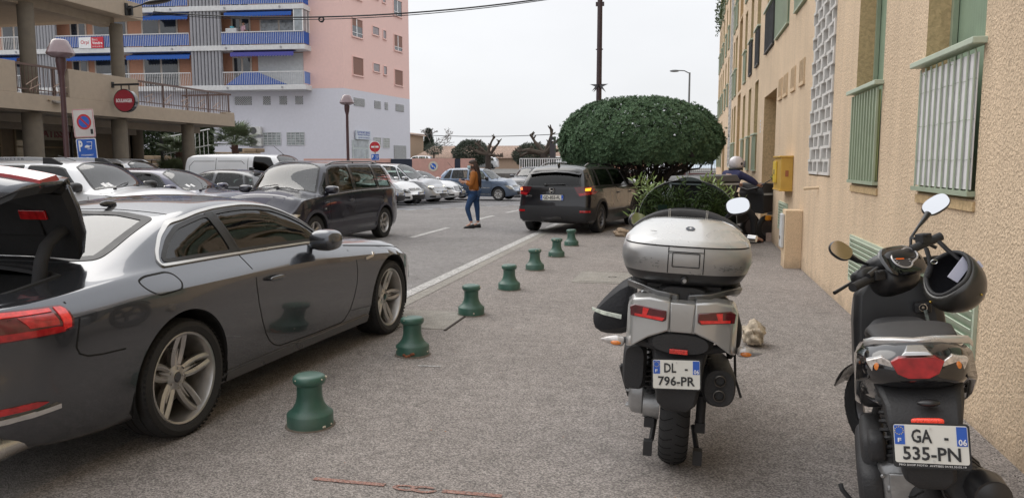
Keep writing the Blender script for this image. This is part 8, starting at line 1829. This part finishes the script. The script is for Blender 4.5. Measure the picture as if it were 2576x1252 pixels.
b=B(); b.tube([(.02,.2,.30),(.10,.1,.33),(.12,-.02,.43),(.12,-.18,.455),(.13,-.28,.47)],[.02,.05,.068,.070,.064],20); o=b.obj('silencer',blkr,t,60)
b=B(); b.tube([(.15,-.20,.465),(.17,-.29,.475),(.182,-.35,.47)],[.05,.062,.056],20); b.tube([(.182,-.35,.47),(.184,-.365,.47)],[.056,.03],20); b.obj('end_cap',blks,o,60); b=B()
for k in range(3): b.tube([(.12+.075*math.cos(R(q)),-.04-k*.09,.435+k*.01+.075*math.sin(R(q))) for q in range(0,360,30)],.005,5,closed=True)
b.obj('heat_band',blks,o,0)
b=B(); b.tube([(-.13,.0,.20),(-.22,-.04,.28),(-.27,-.06,.36),(-.275,-.05,.38)],.009,8); b.tube([(-.06,.0,.2),(-.12,-.1,.10),(-.15,-.14,.03)],.012,8); b.box((-.16,-.15,.015),(.06,.05,.02)); b.obj('side_stand',blkr,t,50)
# leg shield and front
b=B(); b.loft([[(-.17,.78,.42),(.19,.78,.42),(.21,.95,.42),(-.19,.95,.42)],[(-.185,.80,.62),(.215,.80,.62),(.23,.96,.62),(-.20,.96,.62)],[(-.175,.82,.82),(.205,.82,.82),(.22,.95,.82),(-.19,.95,.82)],[(-.16,.83,.95),(.19,.83,.95),(.20,.93,.95),(-.17,.93,.95)],[(-.10,.84,1.03),(.12,.84,1.03),(.13,.92,1.03),(-.11,.92,1.03)]]); ls=b.obj('leg_shield',blks,t,40,bevel=.03)
b=B(); b.prism(rnd([(-.12,.60),(.12,.60),(.125,.80),(-.125,.80)],.03),.795,.812,'y'); gb_=b.obj('glove_box',blkr,ls,30,bevel=.005)
b=B(); b.m=Matrix.Translation((.02,.793,.765))@Matrix.Rotation(PI/2,4,'X'); b.lathe([(.010,-.01),(.014,.004),(.012,.008),(.008,.006),(0,.006)],18); b.obj('glove_lock',chrome2,ls,50)
b=B(); b.box((.115,.79,.89),(.07,.05,.05)); kb=b.obj('ignition_pod',blkr,ls,0,bevel=.01)
b=B(); b.tube([(.115+.016*math.cos(R(q)),.755,.895+.016*math.sin(R(q))) for q in range(0,360,24)],.003,5,closed=True); b.cyl((.115,.775,.895),(.115,.755,.895),.006,seg=10); b.obj('key_ring',chrome,kb,50)
b=B(); b.box((.128,.752,.845),(.014,.004,.08),ry=R(-8)); b.obj('key_strap',mat('strap_grey',(.16,.19,.18),.6,var=.6,vs_=80),kb,0)
b=B(); b.ell((0,.45,.32),(.19,.45,.05),4,4); b.obj('footboard',blkr,t,50)
b=B(); b.loft(sloft([(0,.93,.72,.19,.28,3),(0,1.03,.76,.185,.27,2.8),(0,1.15,.78,.13,.20,2.4),(0,1.22,.78,.06,.12,2.2)])); b.obj('front_apron',gbk2,t,50)
# steered parts are built turned to the left
ST=Matrix.Translation((0,.86,0))@Matrix.Rotation(R(38),4,'Z')@Matrix.Translation((0,-.86,0))
def sobj(b_,*a,**k): b_.v=[tuple(ST@Vector(p)) for p in b_.v]; return b_.obj(*a,**k)
b=B(); b.m=Matrix.Translation((0,.87,1.08))@Matrix.Rotation(R(-28),4,'X'); b.ell((0,0,-.04),(.105,.095,.10),2.8,3); b.ell((0,.0,.0),(.125,.12,.055),2.6,2.6); b.ell((-.13,-.01,-.035),(.09,.05,.035),3,3); b.ell((.13,-.01,-.03),(.09,.05,.035),3,3); hd=sobj(b,'handlebar_cover',blks,t,60)
MD=Matrix.Translation((0,.775,1.115))@Matrix.Rotation(R(48),4,'X')@Matrix.Scale(1.25,4)
b=B(); b.m=ST@MD; b.ell((0,0,-.006),(.09,.068,.016),2.8,2); dsh=b.obj('instrument_panel',blkg,hd,50)
b=B(); b.m=ST@MD; b.tube([(-.015+.038*math.cos(R(q)),-.006+.038*math.sin(R(q)),.010) for q in range(75,345,15)]+[(.035+.027*math.cos(R(q)),.014+.027*math.sin(R(q)),.010) for q in range(-60,125,15)],.0035,6,closed=True); b.obj('dial_ring',mat('dial_silver',(.6,.6,.62),.3,metal=.6),dsh,50)
b=B(); b.m=ST@MD; b.lathe([(0,.0115),(.034,.0115),(.034,.008)],24,Matrix.Translation((-.015,-.006,0))); b.lathe([(0,.0115),(.022,.0115),(.022,.008)],20,Matrix.Translation((.035,.014,0))); dl=b.obj('dial',mat('dial_grey',(.05,.05,.055),.3),dsh,40)
b=B(); b.m=ST@MD
for q in range(-30,211,20): b.box((-.015+.028*math.cos(R(q)),-.006+.028*math.sin(R(q)),.0122),(.006,.0015,.0006),rz=R(q))
b.obj('dial_ticks',whitep,dl,0)
b=B(); b.m=ST@MD; b.box((-.024,-.004,.013),(.032,.0035,.0015),rz=R(-8)); b.box((.036,.019,.013),(.0025,.016,.0015)); b.obj('needle',mat('needle_orange',(.9,.16,.02),.5,emis=.2),dl,0)
b=B(); b.cyl((-.12,.80,1.085),(-.20,.77,1.065),.013,seg=12); b.cyl((.12,.80,1.095),(.20,.78,1.095),.013,seg=12); sobj(b,'handlebar',blks,t,60)
for sd,z in ((-1,1.03),(1,1.165)):
    i_,e_=(.15,.31) if sd<0 else (.07,.215)
    b=B(); b.cyl((sd*i_,.80,z+.0+(.02 if sd<0 else -.015)),(sd*e_,.74 if sd<0 else .77,z+(0 if sd<0 else .03)),.019,.020,18); g_=sobj(b,'handgrip',blkr,t,60)
    b=B(); b.tube([(sd*.14,.86,z+.03),(sd*.20,.865,z+.005),(sd*(.33 if sd<0 else .25),.84,z-.03)],[.008,.007,.009],8); sobj(b,'brake_lever',blks,t,60)
    b=B(); b.box((sd*.135,.79,z+.03),(.055,.05,.045)); b.box((sd*.135,.765,z+.045),(.03,.012,.015)); sobj(b,'switch_pod',blkr,t,0,bevel=.006)
def T_(p): return tuple(ST@Vector(p))
mirror_b(t,(.232,1.10,1.332),.068,.043,R(-30),[(.10,.98,1.14),(.105,.99,1.19),(.14,1.02,1.235),(.175,1.06,1.27),(.195,1.08,1.295)],R(-6))
mirror_b(t,(-.205,.70,1.185),.055,.038,R(42),[(-.09,.80,1.10),(-.11,.78,1.11),(-.14,.74,1.13),(-.17,.715,1.155)],R(14),gm=mat('mirror_reflection_tint',(.65,.60,.52),.05,metal=1,var=0))  # left glass shares the painted-in wall reflection colour
Wf=Matrix.Translation((-.015,1.26,0))
b=B(); b.tube([(0,.93,.85),(0,1.15,.45)],.04,10); b.obj('steering_column',blkr,t,50)
bikewheel(t,1.22,.265,.10,steer=R(42),x=-.06,rimc=alloyd)
FM=Matrix.Translation((-.06,1.22,.265))@Matrix.Rotation(R(42),4,'Z')
b=B(); b.m=FM; b.loft([[(.075*math.sin(R(a)),(.30)*math.sin(R(q)),(.30)*math.cos(R(q))-.02*abs(math.sin(R(a)))) for a in(-90,-50,0,50,90)] for q in range(-75,66,10)],closed=False,cap=False); b.obj('front_mudguard',gbk2,t,50,solid=.008)
b=B(); b.m=FM
for sd in(-1,1): b.tube([(sd*.07,0,0),(sd*.07,-.12,.30)],.02,8)
b.obj('fork',blkr,t,50)
t2.rotation_mode='YXZ'
# ---------------------------------------------------------------- open helmet hooked on the bars, note pad inside
hb=mat('helmet_black',(.035,.033,.030),.32,var=.12,coat=.4,coat_r=.2); lin=mat('helmet_lining',(.012,.012,.016),.95,bump=.4,bs=60)
ht=thing('helmet','dull black open-face helmet hanging upside down from the black scooter handlebar','helmet',(1.133,3.60,1.040)); ht.rotation_euler=(R(30),R(-32),R(-10)); ht.scale=(.84,.84,.84)
rings=[]
for i in range(11):
    u=i/10; th=R(170-112*u)   # bottom of the bowl up to the rim
    rings.append([(.140*math.sin(th)*math.cos(R(q)),.158*math.sin(th)*math.sin(R(q)),.138*math.cos(th)+(.030*max(0,math.cos(R(q-10)))**1.5-.055*max(0,-math.cos(R(q-10)))**1.5)*u**3) for q in range(0,360,12)])
b=B(); b.loft(rings,cap=False); b.add(rings[0],[tuple(range(30))]); sh_=b.obj('shell',hb,ht,60,solid=.016)
b=B(); inner=[[(x*.86,y*.86,z*.86+.012) for x,y,z in r_] for r_ in rings]; b.loft(inner,cap=False); b.obj('lining',lin,ht,60)
b=B(); b.tube([(x*.95,y*.95,z+.004) for x,y,z in rings[-1]],.011,8,closed=True); b.obj('edge_trim',blkr,ht,60)
b=B()
for q,z in ((-60,-.02),(-48,-.095),(200,.0)): a=R(q); k=math.sqrt(max(0,1-(z/.138)**2)); b.ell((.149*k*math.cos(a),.167*k*math.sin(a),z),(.006,.006,.006))
b.obj('brass_stud',mat('brass',(.6,.42,.10),.3,metal=1),ht,50)
IH=(Matrix.Translation(ht.location)@ht.rotation_euler.to_matrix().to_4x4()@Matrix.Scale(.84,4)).inverted()
b=B(); b.m=IH; b.tube([(1.085,3.66,1.21),(1.111,3.63,1.178),(1.144,3.60,1.147),(1.19,3.57,1.105)],.014,8,flat=.6); b.obj('chin_strap',nylon,ht,50); b=B(); b.m=IH; b.tube([(1.035,3.66,1.18),(1.040,3.63,1.145),(1.045,3.61,1.10),(1.03,3.60,1.06)],.011,8,flat=.6); b.obj('chin_strap',nylon,ht,50)
b=B(); b.m=IH; b.tube([(1.053+.013*math.cos(R(q)),3.60,1.128+.009*math.sin(R(q))) for q in range(0,360,24)],.0025,6,closed=True); b.obj('strap_ring',chrome,ht,50)
nt_=thing('note_pad','small white spiral note pad tucked inside the hanging black helmet','note pad',(1.150,3.56,1.110)); nt_.rotation_euler=(R(-15),R(32),R(-14)); nt_.scale=(.7,.7,.7)
pap=mat('paper_lilac',(.62,.62,.74),.7,var=.03)
b=B(); b.bb(-.035,.030,-.003,.003,-.09,.085); pg=b.obj('page',pap,nt_,0,bevel=.001); b=B(); b.m=Matrix.Rotation(R(22),4,'Y'); b.bb(.01,.055,-.006,-.004,.03,.10); b.obj('loose_page',pap,nt_,0)
b=B()
for k in range(6): b.tube([(.030+.004*math.cos(R(q)),.006*math.sin(R(q)),.03+k*.01) for q in range(0,360,40)],.0008,4,closed=True)
b.obj('spiral',blk,nt_,0)
# ================================================================ people
skinm=mat('skin',(.50,.28,.20),.5,var=.06); denim=mat('blue_denim',(.022,.06,.15),.85,var=.22,vs_=14,bump=.3,bs=160); tan=mat('tan_jacket',(.36,.125,.022),.85,var=.15,vs_=9,bump=.3,bs=90); hairm=mat('brown_hair',(.045,.025,.018),.6,var=.35,vs_=40,bump=.5,bs=90); shoem=mat('shoe_black',(.015,.014,.016),.5); maskm=mat('mask_blue',(.40,.56,.60),.8); navyc=mat('navy_cloth',(.025,.028,.085),.85,bump=.3,bs=90); blackc=mat('black_cloth',(.014,.014,.016),.85,bump=.3,bs=90)
def skin(name,J,E,mt,parent,sub=2,label=None):
    ks=list(J); me=bpy.data.meshes.new(name); me.from_pydata([J[k][0] for k in ks],[(ks.index(a),ks.index(b_)) for a,b_ in E],[]); o=bpy.data.objects.new(name,me); COL.objects.link(o)
    md=o.modifiers.new('k','SKIN'); md.use_smooth_shade=True
    if not me.skin_vertices: me.skin_vertices.new() if hasattr(me.skin_vertices,'new') else None
    for k,v in zip(ks,me.skin_vertices[0].data): r=J[k][1]; v.radius=r if isinstance(r,tuple) else (r,r)
    me.skin_vertices[0].data[0].use_root=True
    m2=o.modifiers.new('u','SUBSURF'); m2.levels=sub; m2.render_levels=sub
    dg=bpy.context.evaluated_depsgraph_get(); dg.update(); nm=bpy.data.meshes.new_from_object(o.evaluated_get(dg)); bpy.data.objects.remove(o); bpy.data.meshes.remove(me)
    nm.name=name; nm.materials.clear(); nm.materials.append(mt); return link(name,nm,parent,180,label=label)
def shrink(J): return {k:((v[0],v[1]*.8) if k in('pel','wst','chs','nk0') or k[1:] in('h','s') else v) for k,v in J.items()}
def hand(J,E,w,p,d,k,s=1,side=(0,0,1),curl=.3):
    # five short unequal fingers rooted in the palm; w wrist joint name
    p=Vector(p); d=Vector(d).normalized(); sd=Vector(side).normalized(); J[k+'p']=(tuple(p+d*.05*s),.026*s); E.append((w,k+'p')); nrm=d.cross(sd).normalized()
    for i,(o,l) in enumerate(((-.030,.060),(-.010,.072),(.010,.068),(.028,.052))):
        a=p+d*.085*s+sd*o*s; c_=a+(d*math.cos(curl)+nrm*math.sin(curl))*l*.5*s; e=c_+(d*math.cos(curl*3)+nrm*math.sin(curl*3))*l*.5*s
        J[f'{k}{i}a']=(tuple(a),.010*s); J[f'{k}{i}b']=(tuple(c_),.0085*s); J[f'{k}{i}c']=(tuple(e),.007*s); E+= [(k+'p',f'{k}{i}a'),(f'{k}{i}a',f'{k}{i}b'),(f'{k}{i}b',f'{k}{i}c')]
    a=p+d*.03*s-sd*.035*s; c_=a+(d-sd*.8).normalized()*.04*s; J[k+'t']=(tuple(a),.011*s); J[k+'u']=(tuple(c_),.0085*s); E+=[(k+'p',k+'t'),(k+'t',k+'u')]
def head(parent,c_,yaw,hair=None,beard=False,s=1,nod=0):
    Mh=Matrix.Translation(c_)@Matrix.Rotation(yaw,4,'Z')@Matrix.Rotation(nod,4,'X')@Matrix.Scale(s,4)   # face looks along -Y
    b=B(); b.m=Mh; rings=[]
    for z,rx,ry,cy in ((-.125,.018,.02,-.05),(-.115,.040,.045,-.035),(-.09,.056,.068,-.012),(-.05,.066,.085,.0),(0,.073,.095,.008),(.04,.075,.098,.012),(.075,.070,.090,.015),(.10,.052,.068,.015),(.115,.02,.028,.015)):
        rings.append([(rx*math.cos(R(q)),cy+ry*math.sin(R(q)),z) for q in range(0,360,18)])
    b.loft(rings); b.loft([[(-.012,-.085,-.035),(.012,-.085,-.035),(.010,-.115,-.040),(-.010,-.115,-.040)],[(-.006,-.085,.015),(.006,-.085,.015),(.004,-.093,.015),(-.004,-.093,.015)]])
    for sd in(-1,1): b.ell((sd*.074,.012,-.01),(.010,.02,.03))
    h=b.obj('head',skinm,parent,60)
    b=B(); b.m=Mh
    for sd in(-1,1): b.ell((sd*.030,-.086,.005),(.012,.008,.007))
    b.obj('eyes',mat('eye_dark',(.03,.02,.02),.2),h,60)
    b=B(); b.m=Mh; b.ell((0,-.088,-.065),(.024,.008,.007)); b.obj('mouth',mat('lips',(.35,.12,.10),.5),h,60)
    return h,Mh
# woman crossing the road
w=thing('person','long haired woman in a tan jacket and blue jeans walking on the road','person',(-4.93,17.79,-.0),rz=R(12.65))
# local x = to the right in view, she faces -x
J={};E=[]
J['pel']=((.0,.0,.86),.115); J['wst']=((.005,0,.99),.10); J['chs']=((.01,0,1.18),.125); J['nk0']=((.015,0,1.335),.07); J['nk']=((.0,0,1.385),.048); J['hd']=((-.02,0,1.47),.07)
E+=[('pel','wst'),('wst','chs'),('chs','nk0'),('nk0','nk'),('nk','hd')]
for k,yy,kn,an in (('l',-.09,(-.155,-.10,.47),(-.05,-.10,.115)),('r',.09,(.075,.09,.47),(.095,.09,.10))):
    J[k+'h']=((-.02 if k=='l' else .03,yy,.80),.085); J[k+'k']=(kn,.055); J[k+'a']=(an,.036); J[k+'t']=((an[0]-.14,yy,.035),.03); E+=[('pel',k+'h'),(k+'h',k+'k'),(k+'k',k+'a'),(k+'a',k+'t')]
    s_y=-.16 if k=='l' else .16; el=(-.05,s_y*1.15,1.02) if k=='l' else (-.08,s_y*1.1,1.05); wr=(-.20,s_y*.9,1.10) if k=='l' else (-.24,s_y*.6,1.13)
    J[k+'s']=((.015,s_y,1.30),.05); J[k+'e']=(el,.042); J[k+'w']=(wr,.028); E+=[('chs',k+'s'),(k+'s',k+'e'),(k+'e',k+'w')]
    hand(J,E,k+'w',wr,(-1,.1 if k=='l' else -.2,.1),k+'f',curl=.6)
skin('body',shrink(J),E,skinm,w)
g=lambda ks,grow: {k:(J[k][0],J[k][1]+grow) for k in ks}
JJ=g(['pel','wst','chs','nk0','ls','le','rs','re'],.022); JJ['wst']=(J['wst'][0],.125); JJ['pel']=((.0,0,.87),.155); JJ['lw']=((-.175,-.15,1.09),.045); JJ['rw']=((-.21,.10,1.12),.045)
jk=skin('jacket',JJ,[('wst','pel'),('wst','chs'),('chs','nk0'),('chs','ls'),('ls','le'),('le','lw'),('chs','rs'),('rs','re'),('re','rw')],tan,w)
JJ=g(['pel','lh','lk','la','rh','rk','ra'],.012); JJ['la']=((-.055,-.10,.15),.042); JJ['ra']=((.095,.09,.14),.042); skin('jeans',JJ,[('pel','lh'),('lh','lk'),('lk','la'),('pel','rh'),('rh','rk'),('rk','ra')],denim,w)
for x,yy in ((-.05,-.10),(.095,.09)):
    b=B(); b.loft([[(x+dx,yy+wy*math.sin(R(q)),.0+hz*(.5+.5*math.cos(R(q)))) for q in range(0,360,30)] for dx,wy,hz in ((.07,.02,.06),(.05,.038,.10),(-.02,.04,.10),(-.09,.045,.065),(-.16,.04,.05),(-.19,.015,.03))]); b.obj('shoe',shoem,w,60); b=B(); b.cyl((x,yy,.09),(x-.003,yy,.125),.040,.038,14); b.obj('sock',whitep,w,60)
hd_,Mh=head(w,(-.035,0,1.505),R(-84),s=.96)
b=B(); b.m=Mh; b.loft([[(.078*math.cos(R(q)),.03+.105*math.sin(R(q)),z) for q in range(-38,219,16)] for z in (-.10,-.03,.03)],closed=False,cap=False); b.ell((0,.022,.045),(.083,.108,.088)); b.obj('hair_cap',hairm,hd_,60)
b=B(); b.loft([[(x0+hx*math.cos(R(q)),hy*math.sin(R(q)),z) for q in range(0,360,24)] for x0,hx,hy,z in ((.0,.06,.075,1.56),(.035,.075,.088,1.50),(.07,.075,.085,1.42),(.10,.065,.09,1.33),(.125,.055,.10,1.22),(.135,.045,.09,1.12),(.14,.03,.06,1.03),(.15,.008,.02,.97))]); b.obj('hair',hairm,hd_,60)
b=B(); rs=random.Random(3)
for k in range(60): y_=rs.uniform(-.09,.09); x_=rs.uniform(.0,.05); b.tube([(.04+x_,y_*.8,1.52),(.10+x_,y_,1.36),(.15+x_*.6,y_*1.1,1.18),(.14+x_*.7,y_*.9,rs.uniform(.95,1.08))],.005,4)
b.obj('hair_strands',hairm,hd_,0)
b=B(); b.m=Mh; b.loft([[(.068*k*math.cos(R(q)),-.012+.10*k*math.sin(R(q)),z) for q in range(200,341,14)] for k,z in ((.98,-.02),(1.05,-.06),(.85,-.115))],closed=False,cap=False); b.obj('face_mask',maskm,hd_,50,solid=.004)
b=B(); b.ell((-.265,.0,1.12),(.05,.10,.065),3,3); b.obj('pouch',mat('pouch_navy',(.02,.022,.04),.7),None,50,label='small dark pouch held in the hands of the woman in the tan jacket',cat='pouch',loc=(0,0,0))
po=[o for o in bpy.data.objects if o.name.startswith('pouch')][-1]; po.location=(-4.93,17.79,0); po.rotation_euler=(0,0,R(12.65))
# rider on the postal tricycle, facing the wall (+x local)
bx,by=w2(4.42,15.2)
py_=mat('post_orange',(.70,.28,.02),.4)
v=thing('delivery_motorbike','black and yellow delivery motorbike with a large black case, stopped beside the wall entrance','motorbike',(bx,by,0),rz=R(40))
b=B(); b.m=Matrix.Translation((.12,0,0)); b.loft([[(-1.35,-.42,.78),(-.55,-.42,.78),(-.55,.42,.78),(-1.35,.42,.78)],[(-1.40,-.45,1.20),(-.50,-.45,1.20),(-.50,.45,1.20),(-1.40,.45,1.20)]]); cs=b.obj('rear_case',blkr,v,0,bevel=.03)
b=B(); b.m=Matrix.Translation((.12,0,0)); b.loft([[(-1.45,-.48,1.20),(-.46,-.48,1.20),(-.46,.48,1.20),(-1.45,.48,1.20)],[(-1.40,-.44,1.30),(-.52,-.44,1.33),(-.52,.44,1.33),(-1.40,.44,1.30)]]); b.obj('case_lid',mat('case_grey',(.055,.058,.065),.45,coat=.3,coat_r=.3),cs,0,bevel=.02)
b=B(); b.bb(-1.31,-.36,-.455,.455,1.14,1.17); b.obj('case_stripe',mat('pale_stripe',(.4,.42,.45),.5),cs,0)
b=B(); b.ell((-.25,0,.55),(.55,.2,.2),3,3); b.loft(sloft([(0,-.05,.5,.1,.1)]*2)) if 0 else None; b.obj('engine_body',blkr,v,50)
b=B(); b.ell((-.25,0,.80),(.35,.16,.07),3,3); b.obj('seat',vinyl,v,50)
b=B(); b.loft([[(.45,-.30,.55),(.95,-.24,.62),(.95,.24,.62),(.45,.30,.55)],[(.38,-.34,.95),(1.0,-.28,.95),(1.0,.28,.95),(.38,.34,.95)],[(.42,-.30,1.16),(.92,-.24,1.14),(.92,.24,1.14),(.42,.30,1.16)]]); fc=b.obj('front_case',blkr,v,0,bevel=.03)
b=B(); b.bb(.30,.36,-.2,.2,1.0,1.06); b.tube([(.32,-.3,1.08),(.30,0,1.02),(.32,.3,1.08)],.015,8); b.obj('handlebar',blks,v,50)
b=B(); b.bb(.40,.75,-.345,-.335,.92,.96); b.bb(.96,1.02,-.1,.1,.5,.6); b.obj('case_trim',mat('grey_trim',(.35,.37,.38),.4),fc,0); b=B(); b.bb(.5,.62,-.35,-.28,.42,.52); b.obj('marker',py_,fc,0,bevel=.02)
for i,(yy) in enumerate((-.22,.22)):
    b=B(); Mw=Matrix.Translation((.62,yy,.26))@Matrix.Rotation(PI/2,4,'X'); b.m=Mw; b.lathe([(0,-.02),(.16,-.02),(.17,.0),(.16,.02),(0,.02)],24); wo=b.obj('wheel',alloyd,v,40); b=B(); b.m=Mw; b.lathe([(.165,-.035),(.22,-.045),(.255,-.025),(.26,0),(.255,.025),(.22,.045),(.165,.035)],32); b.obj('tyre',rubber,wo,50)
b=B(); Mw=Matrix.Translation((-.75,0,.28))@Matrix.Rotation(PI/2,4,'X'); b.m=Mw; b.lathe([(0,-.02),(.18,-.02),(.18,.02),(0,.02)],24); wo=b.obj('wheel',alloyd,v,40); b=B(); b.m=Mw; b.lathe([(.18,-.045),(.23,-.06),(.28,-.02),(.28,.02),(.23,.06),(.18,.045)],32); b.obj('tyre',rubber,wo,50)
b=B(); b.tube([(.34,-.26,1.08),(.42,-.34,1.16),(.5,-.40,1.22)],.010,6); b.m=Matrix.Translation((.54,-.42,1.27))@Matrix.Rotation(R(-20),4,'Z'); b.ell((0,0,0),(.02,.055,.075)); b.obj('mirror',blks,v,50)
p=thing('person','motorbike rider in a white helmet and navy top, foot down by the wall','person',(bx,by,0),rz=R(40))
J={};E=[]; J['pel']=((-.22,0,.90),.12); J['wst']=((-.20,0,1.05),.12); J['chs']=((-.13,0,1.27),.15); J['nk']=((-.06,0,1.42),.05); J['hd']=((-.02,0,1.50),.06); E+=[('pel','wst'),('wst','chs'),('chs','nk'),('nk','hd')]
for k,sg in (('l',1),('r',-1)):
    J[k+'s']=((-.10,sg*.20,1.33),.06); J[k+'e']=((.10,sg*.34,1.20),.045); J[k+'w']=((.29,sg*.28,1.12),.03); E+=[('chs',k+'s'),(k+'s',k+'e'),(k+'e',k+'w')]; hand(J,E,k+'w',J[k+'w'][0],(1,-sg*.2,-.1),k+'f',curl=.8)
    J[k+'h']=((-.18,sg*.12,.86),.09)
    kn,an,to=((.12,-.36,.52),(.10,-.42,.12),(.30,-.46,.04)) if sg<0 else ((.20,.25,.72),(.12,.24,.36),(.28,.24,.28)); J[k+'k']=(kn,.065); J[k+'a']=(an,.04); J[k+'t']=(to,.03); E+=[('pel',k+'h'),(k+'h',k+'k'),(k+'k',k+'a'),(k+'a',k+'t')]
skin('body',shrink(J),E,skinm,p)
g=lambda ks,grow: {k:(J[k][0],J[k][1]+grow) for k in ks}
JJ=g(['wst','pel','chs','nk','ls','le','rs','re'],.022); JJ['nk']=((-.07,0,1.40),.10); JJ['lw']=((.25,.29,1.14),.045); JJ['rw']=((.25,-.29,1.14),.045); skin('top',JJ,[('wst','pel'),('wst','chs'),('chs','nk'),('chs','ls'),('ls','le'),('le','lw'),('chs','rs'),('rs','re'),('re','rw')],navyc,p)
JJ=g(['pel','lh','lk','la','rh','rk','ra'],.016); skin('trousers',JJ,[('pel','lh'),('lh','lk'),('lk','la'),('pel','rh'),('rh','rk'),('rk','ra')],blackc,p)
for (x,yy,z0) in ((.10,-.42,0),(.12,.24,.24)):
    b=B(); b.loft([[(x+dx,yy+wy*math.sin(R(q)),z0+hz*(.5+.5*math.cos(R(q)))) for q in range(0,360,30)] for dx,wy,hz in ((-.09,.02,.07),(-.06,.045,.13),(.03,.048,.12),(.12,.05,.08),(.20,.045,.06),(.24,.018,.035))]); s_=b.obj('shoe',shoem,p,60); b=B(); b.bb(x-.10,x-.05,yy-.05,yy+.05,z0+.05,z0+.09); b.tube([(x-.04,yy-.05,z0+.10),(x+.06,yy-.052,z0+.05)],.008,5); b.tube([(x+.0,yy-.02,z0+.14),(x+.02,yy+.0,z0+.16),(x+.05,yy,z0+.13)],.006,5); b.obj('shoe_accent',mat('shoe_orange',(.8,.18,.04),.6),s_,0,bevel=.01)
hd_,Mh=head(p,(.0,0,1.52),R(90)); b=B(); b.m=Mh; b.ell((0,.02,.03),(.128,.150,.135),2.2,2.2,28,16); hm=b.obj('helmet',mat('helmet_white',(.62,.58,.60),.25,coat=1,var=.03),hd_,60)
b=B(); b.m=Mh; b.loft([[(.135*math.cos(R(q)),.0+.16*math.sin(R(q))-.02,z) for q in range(200,341,14)] for z in (.07,.0,-.06)],closed=False,cap=False); b.obj('visor',glass('visor_clear',(.8,.82,.82),1.5),hm,50)
b=B(); b.m=Mh; b.ell((-.128,.0,.015),(.012,.028,.028)); b.ell((.128,.0,.015),(.012,.028,.028)); b.tube([(.11*math.cos(R(q)),.03+.13*math.sin(R(q)),-.085) for q in range(0,360,20)],.022,8,closed=True); b.obj('helmet_trim',blkr,hm,60)
b=B(); b.m=Mh; b.ell((0,.11,-.10),(.07,.05,.05)); b.obj('hair',mat('hair_auburn',(.16,.07,.03),.7),hd_,60)
# simple standing figures far off
def stander(label,loc,rz,top,low,h=1.0,cap=None,hairc=None,arms=False):
    q=thing('person',label,'person',loc,rz=rz); J={};E=[]
    J['pel']=((0,0,.92),.12); J['chs']=((0,0,1.28),.14); J['nk']=((0,0,1.46),.05); J['hd']=((0,-.01,1.54),.06); E+=[('pel','chs'),('chs','nk'),('nk','hd')]
    for k,sg in(('l',1),('r',-1)):
        J[k+'s']=((sg*.19,0,1.38),.055); J[k+'e']=((sg*.25,.02,1.10),.043); J[k+'w']=((sg*.24,-.06,.86) if not arms else (sg*.18,-.22,1.08),.03); J[k+'h']=((sg*.09,0,.86),.085); J[k+'k']=((sg*.10,-.01,.48),.058); J[k+'a']=((sg*.10,.01,.10),.04); J[k+'t']=((sg*.11,-.13,.04),.03); E+=[('chs',k+'s'),(k+'s',k+'e'),(k+'e',k+'w'),('pel',k+'h'),(k+'h',k+'k'),(k+'k',k+'a'),(k+'a',k+'t')]; hand(J,E,k+'w',J[k+'w'][0],(0,-.2,-1),k+'f',side=(0,1,0))
    skin('body',shrink(J),E,skinm,q)
    skin('top',{k:(J[k][0],J[k][1]+.02) for k in('chs','pel','ls','le','rs','re')},[('chs','pel'),('chs','ls'),('ls','le'),('chs','rs'),('rs','re')],top,q)
    skin('trousers',{k:(J[k][0],J[k][1]+.014) for k in('pel','lh','lk','la','rh','rk','ra')},[('pel','lh'),('lh','lk'),('lk','la'),('pel','rh'),('rh','rk'),('rk','ra')],low,q)
    hh,Mh=head(q,(0,-.01,1.60),0); b=B(); b.m=Mh; b.ell((0,.02,.045),(.083,.106,.085)); b.obj('hair',hairc or hairm,hh,60); return q
stander('dark haired person before the bakery window, head just above the white off-roader',(-17.6,18.1,-.02),R(40),blackc,denim,hairc=mat('hair_dark',(.02,.015,.012),.7))
stander('dark haired person before the bakery window, nearer the parking sign',(-17.4,19.6,-.02),R(-30),navyc,blackc,hairc=M['hair_dark'])
pp=pbP+F1@Vector((7.0,.55,9.66)); stander('person in a pink top standing on the second floor balcony of the flats',tuple(pp),R(150),mat('pink_cloth',(.62,.40,.46),.8),denim,hairc=M['hair_dark'],arms=True)
pp=w2(1.33,22); 
# driver in the people carrier is not visible; headrests only
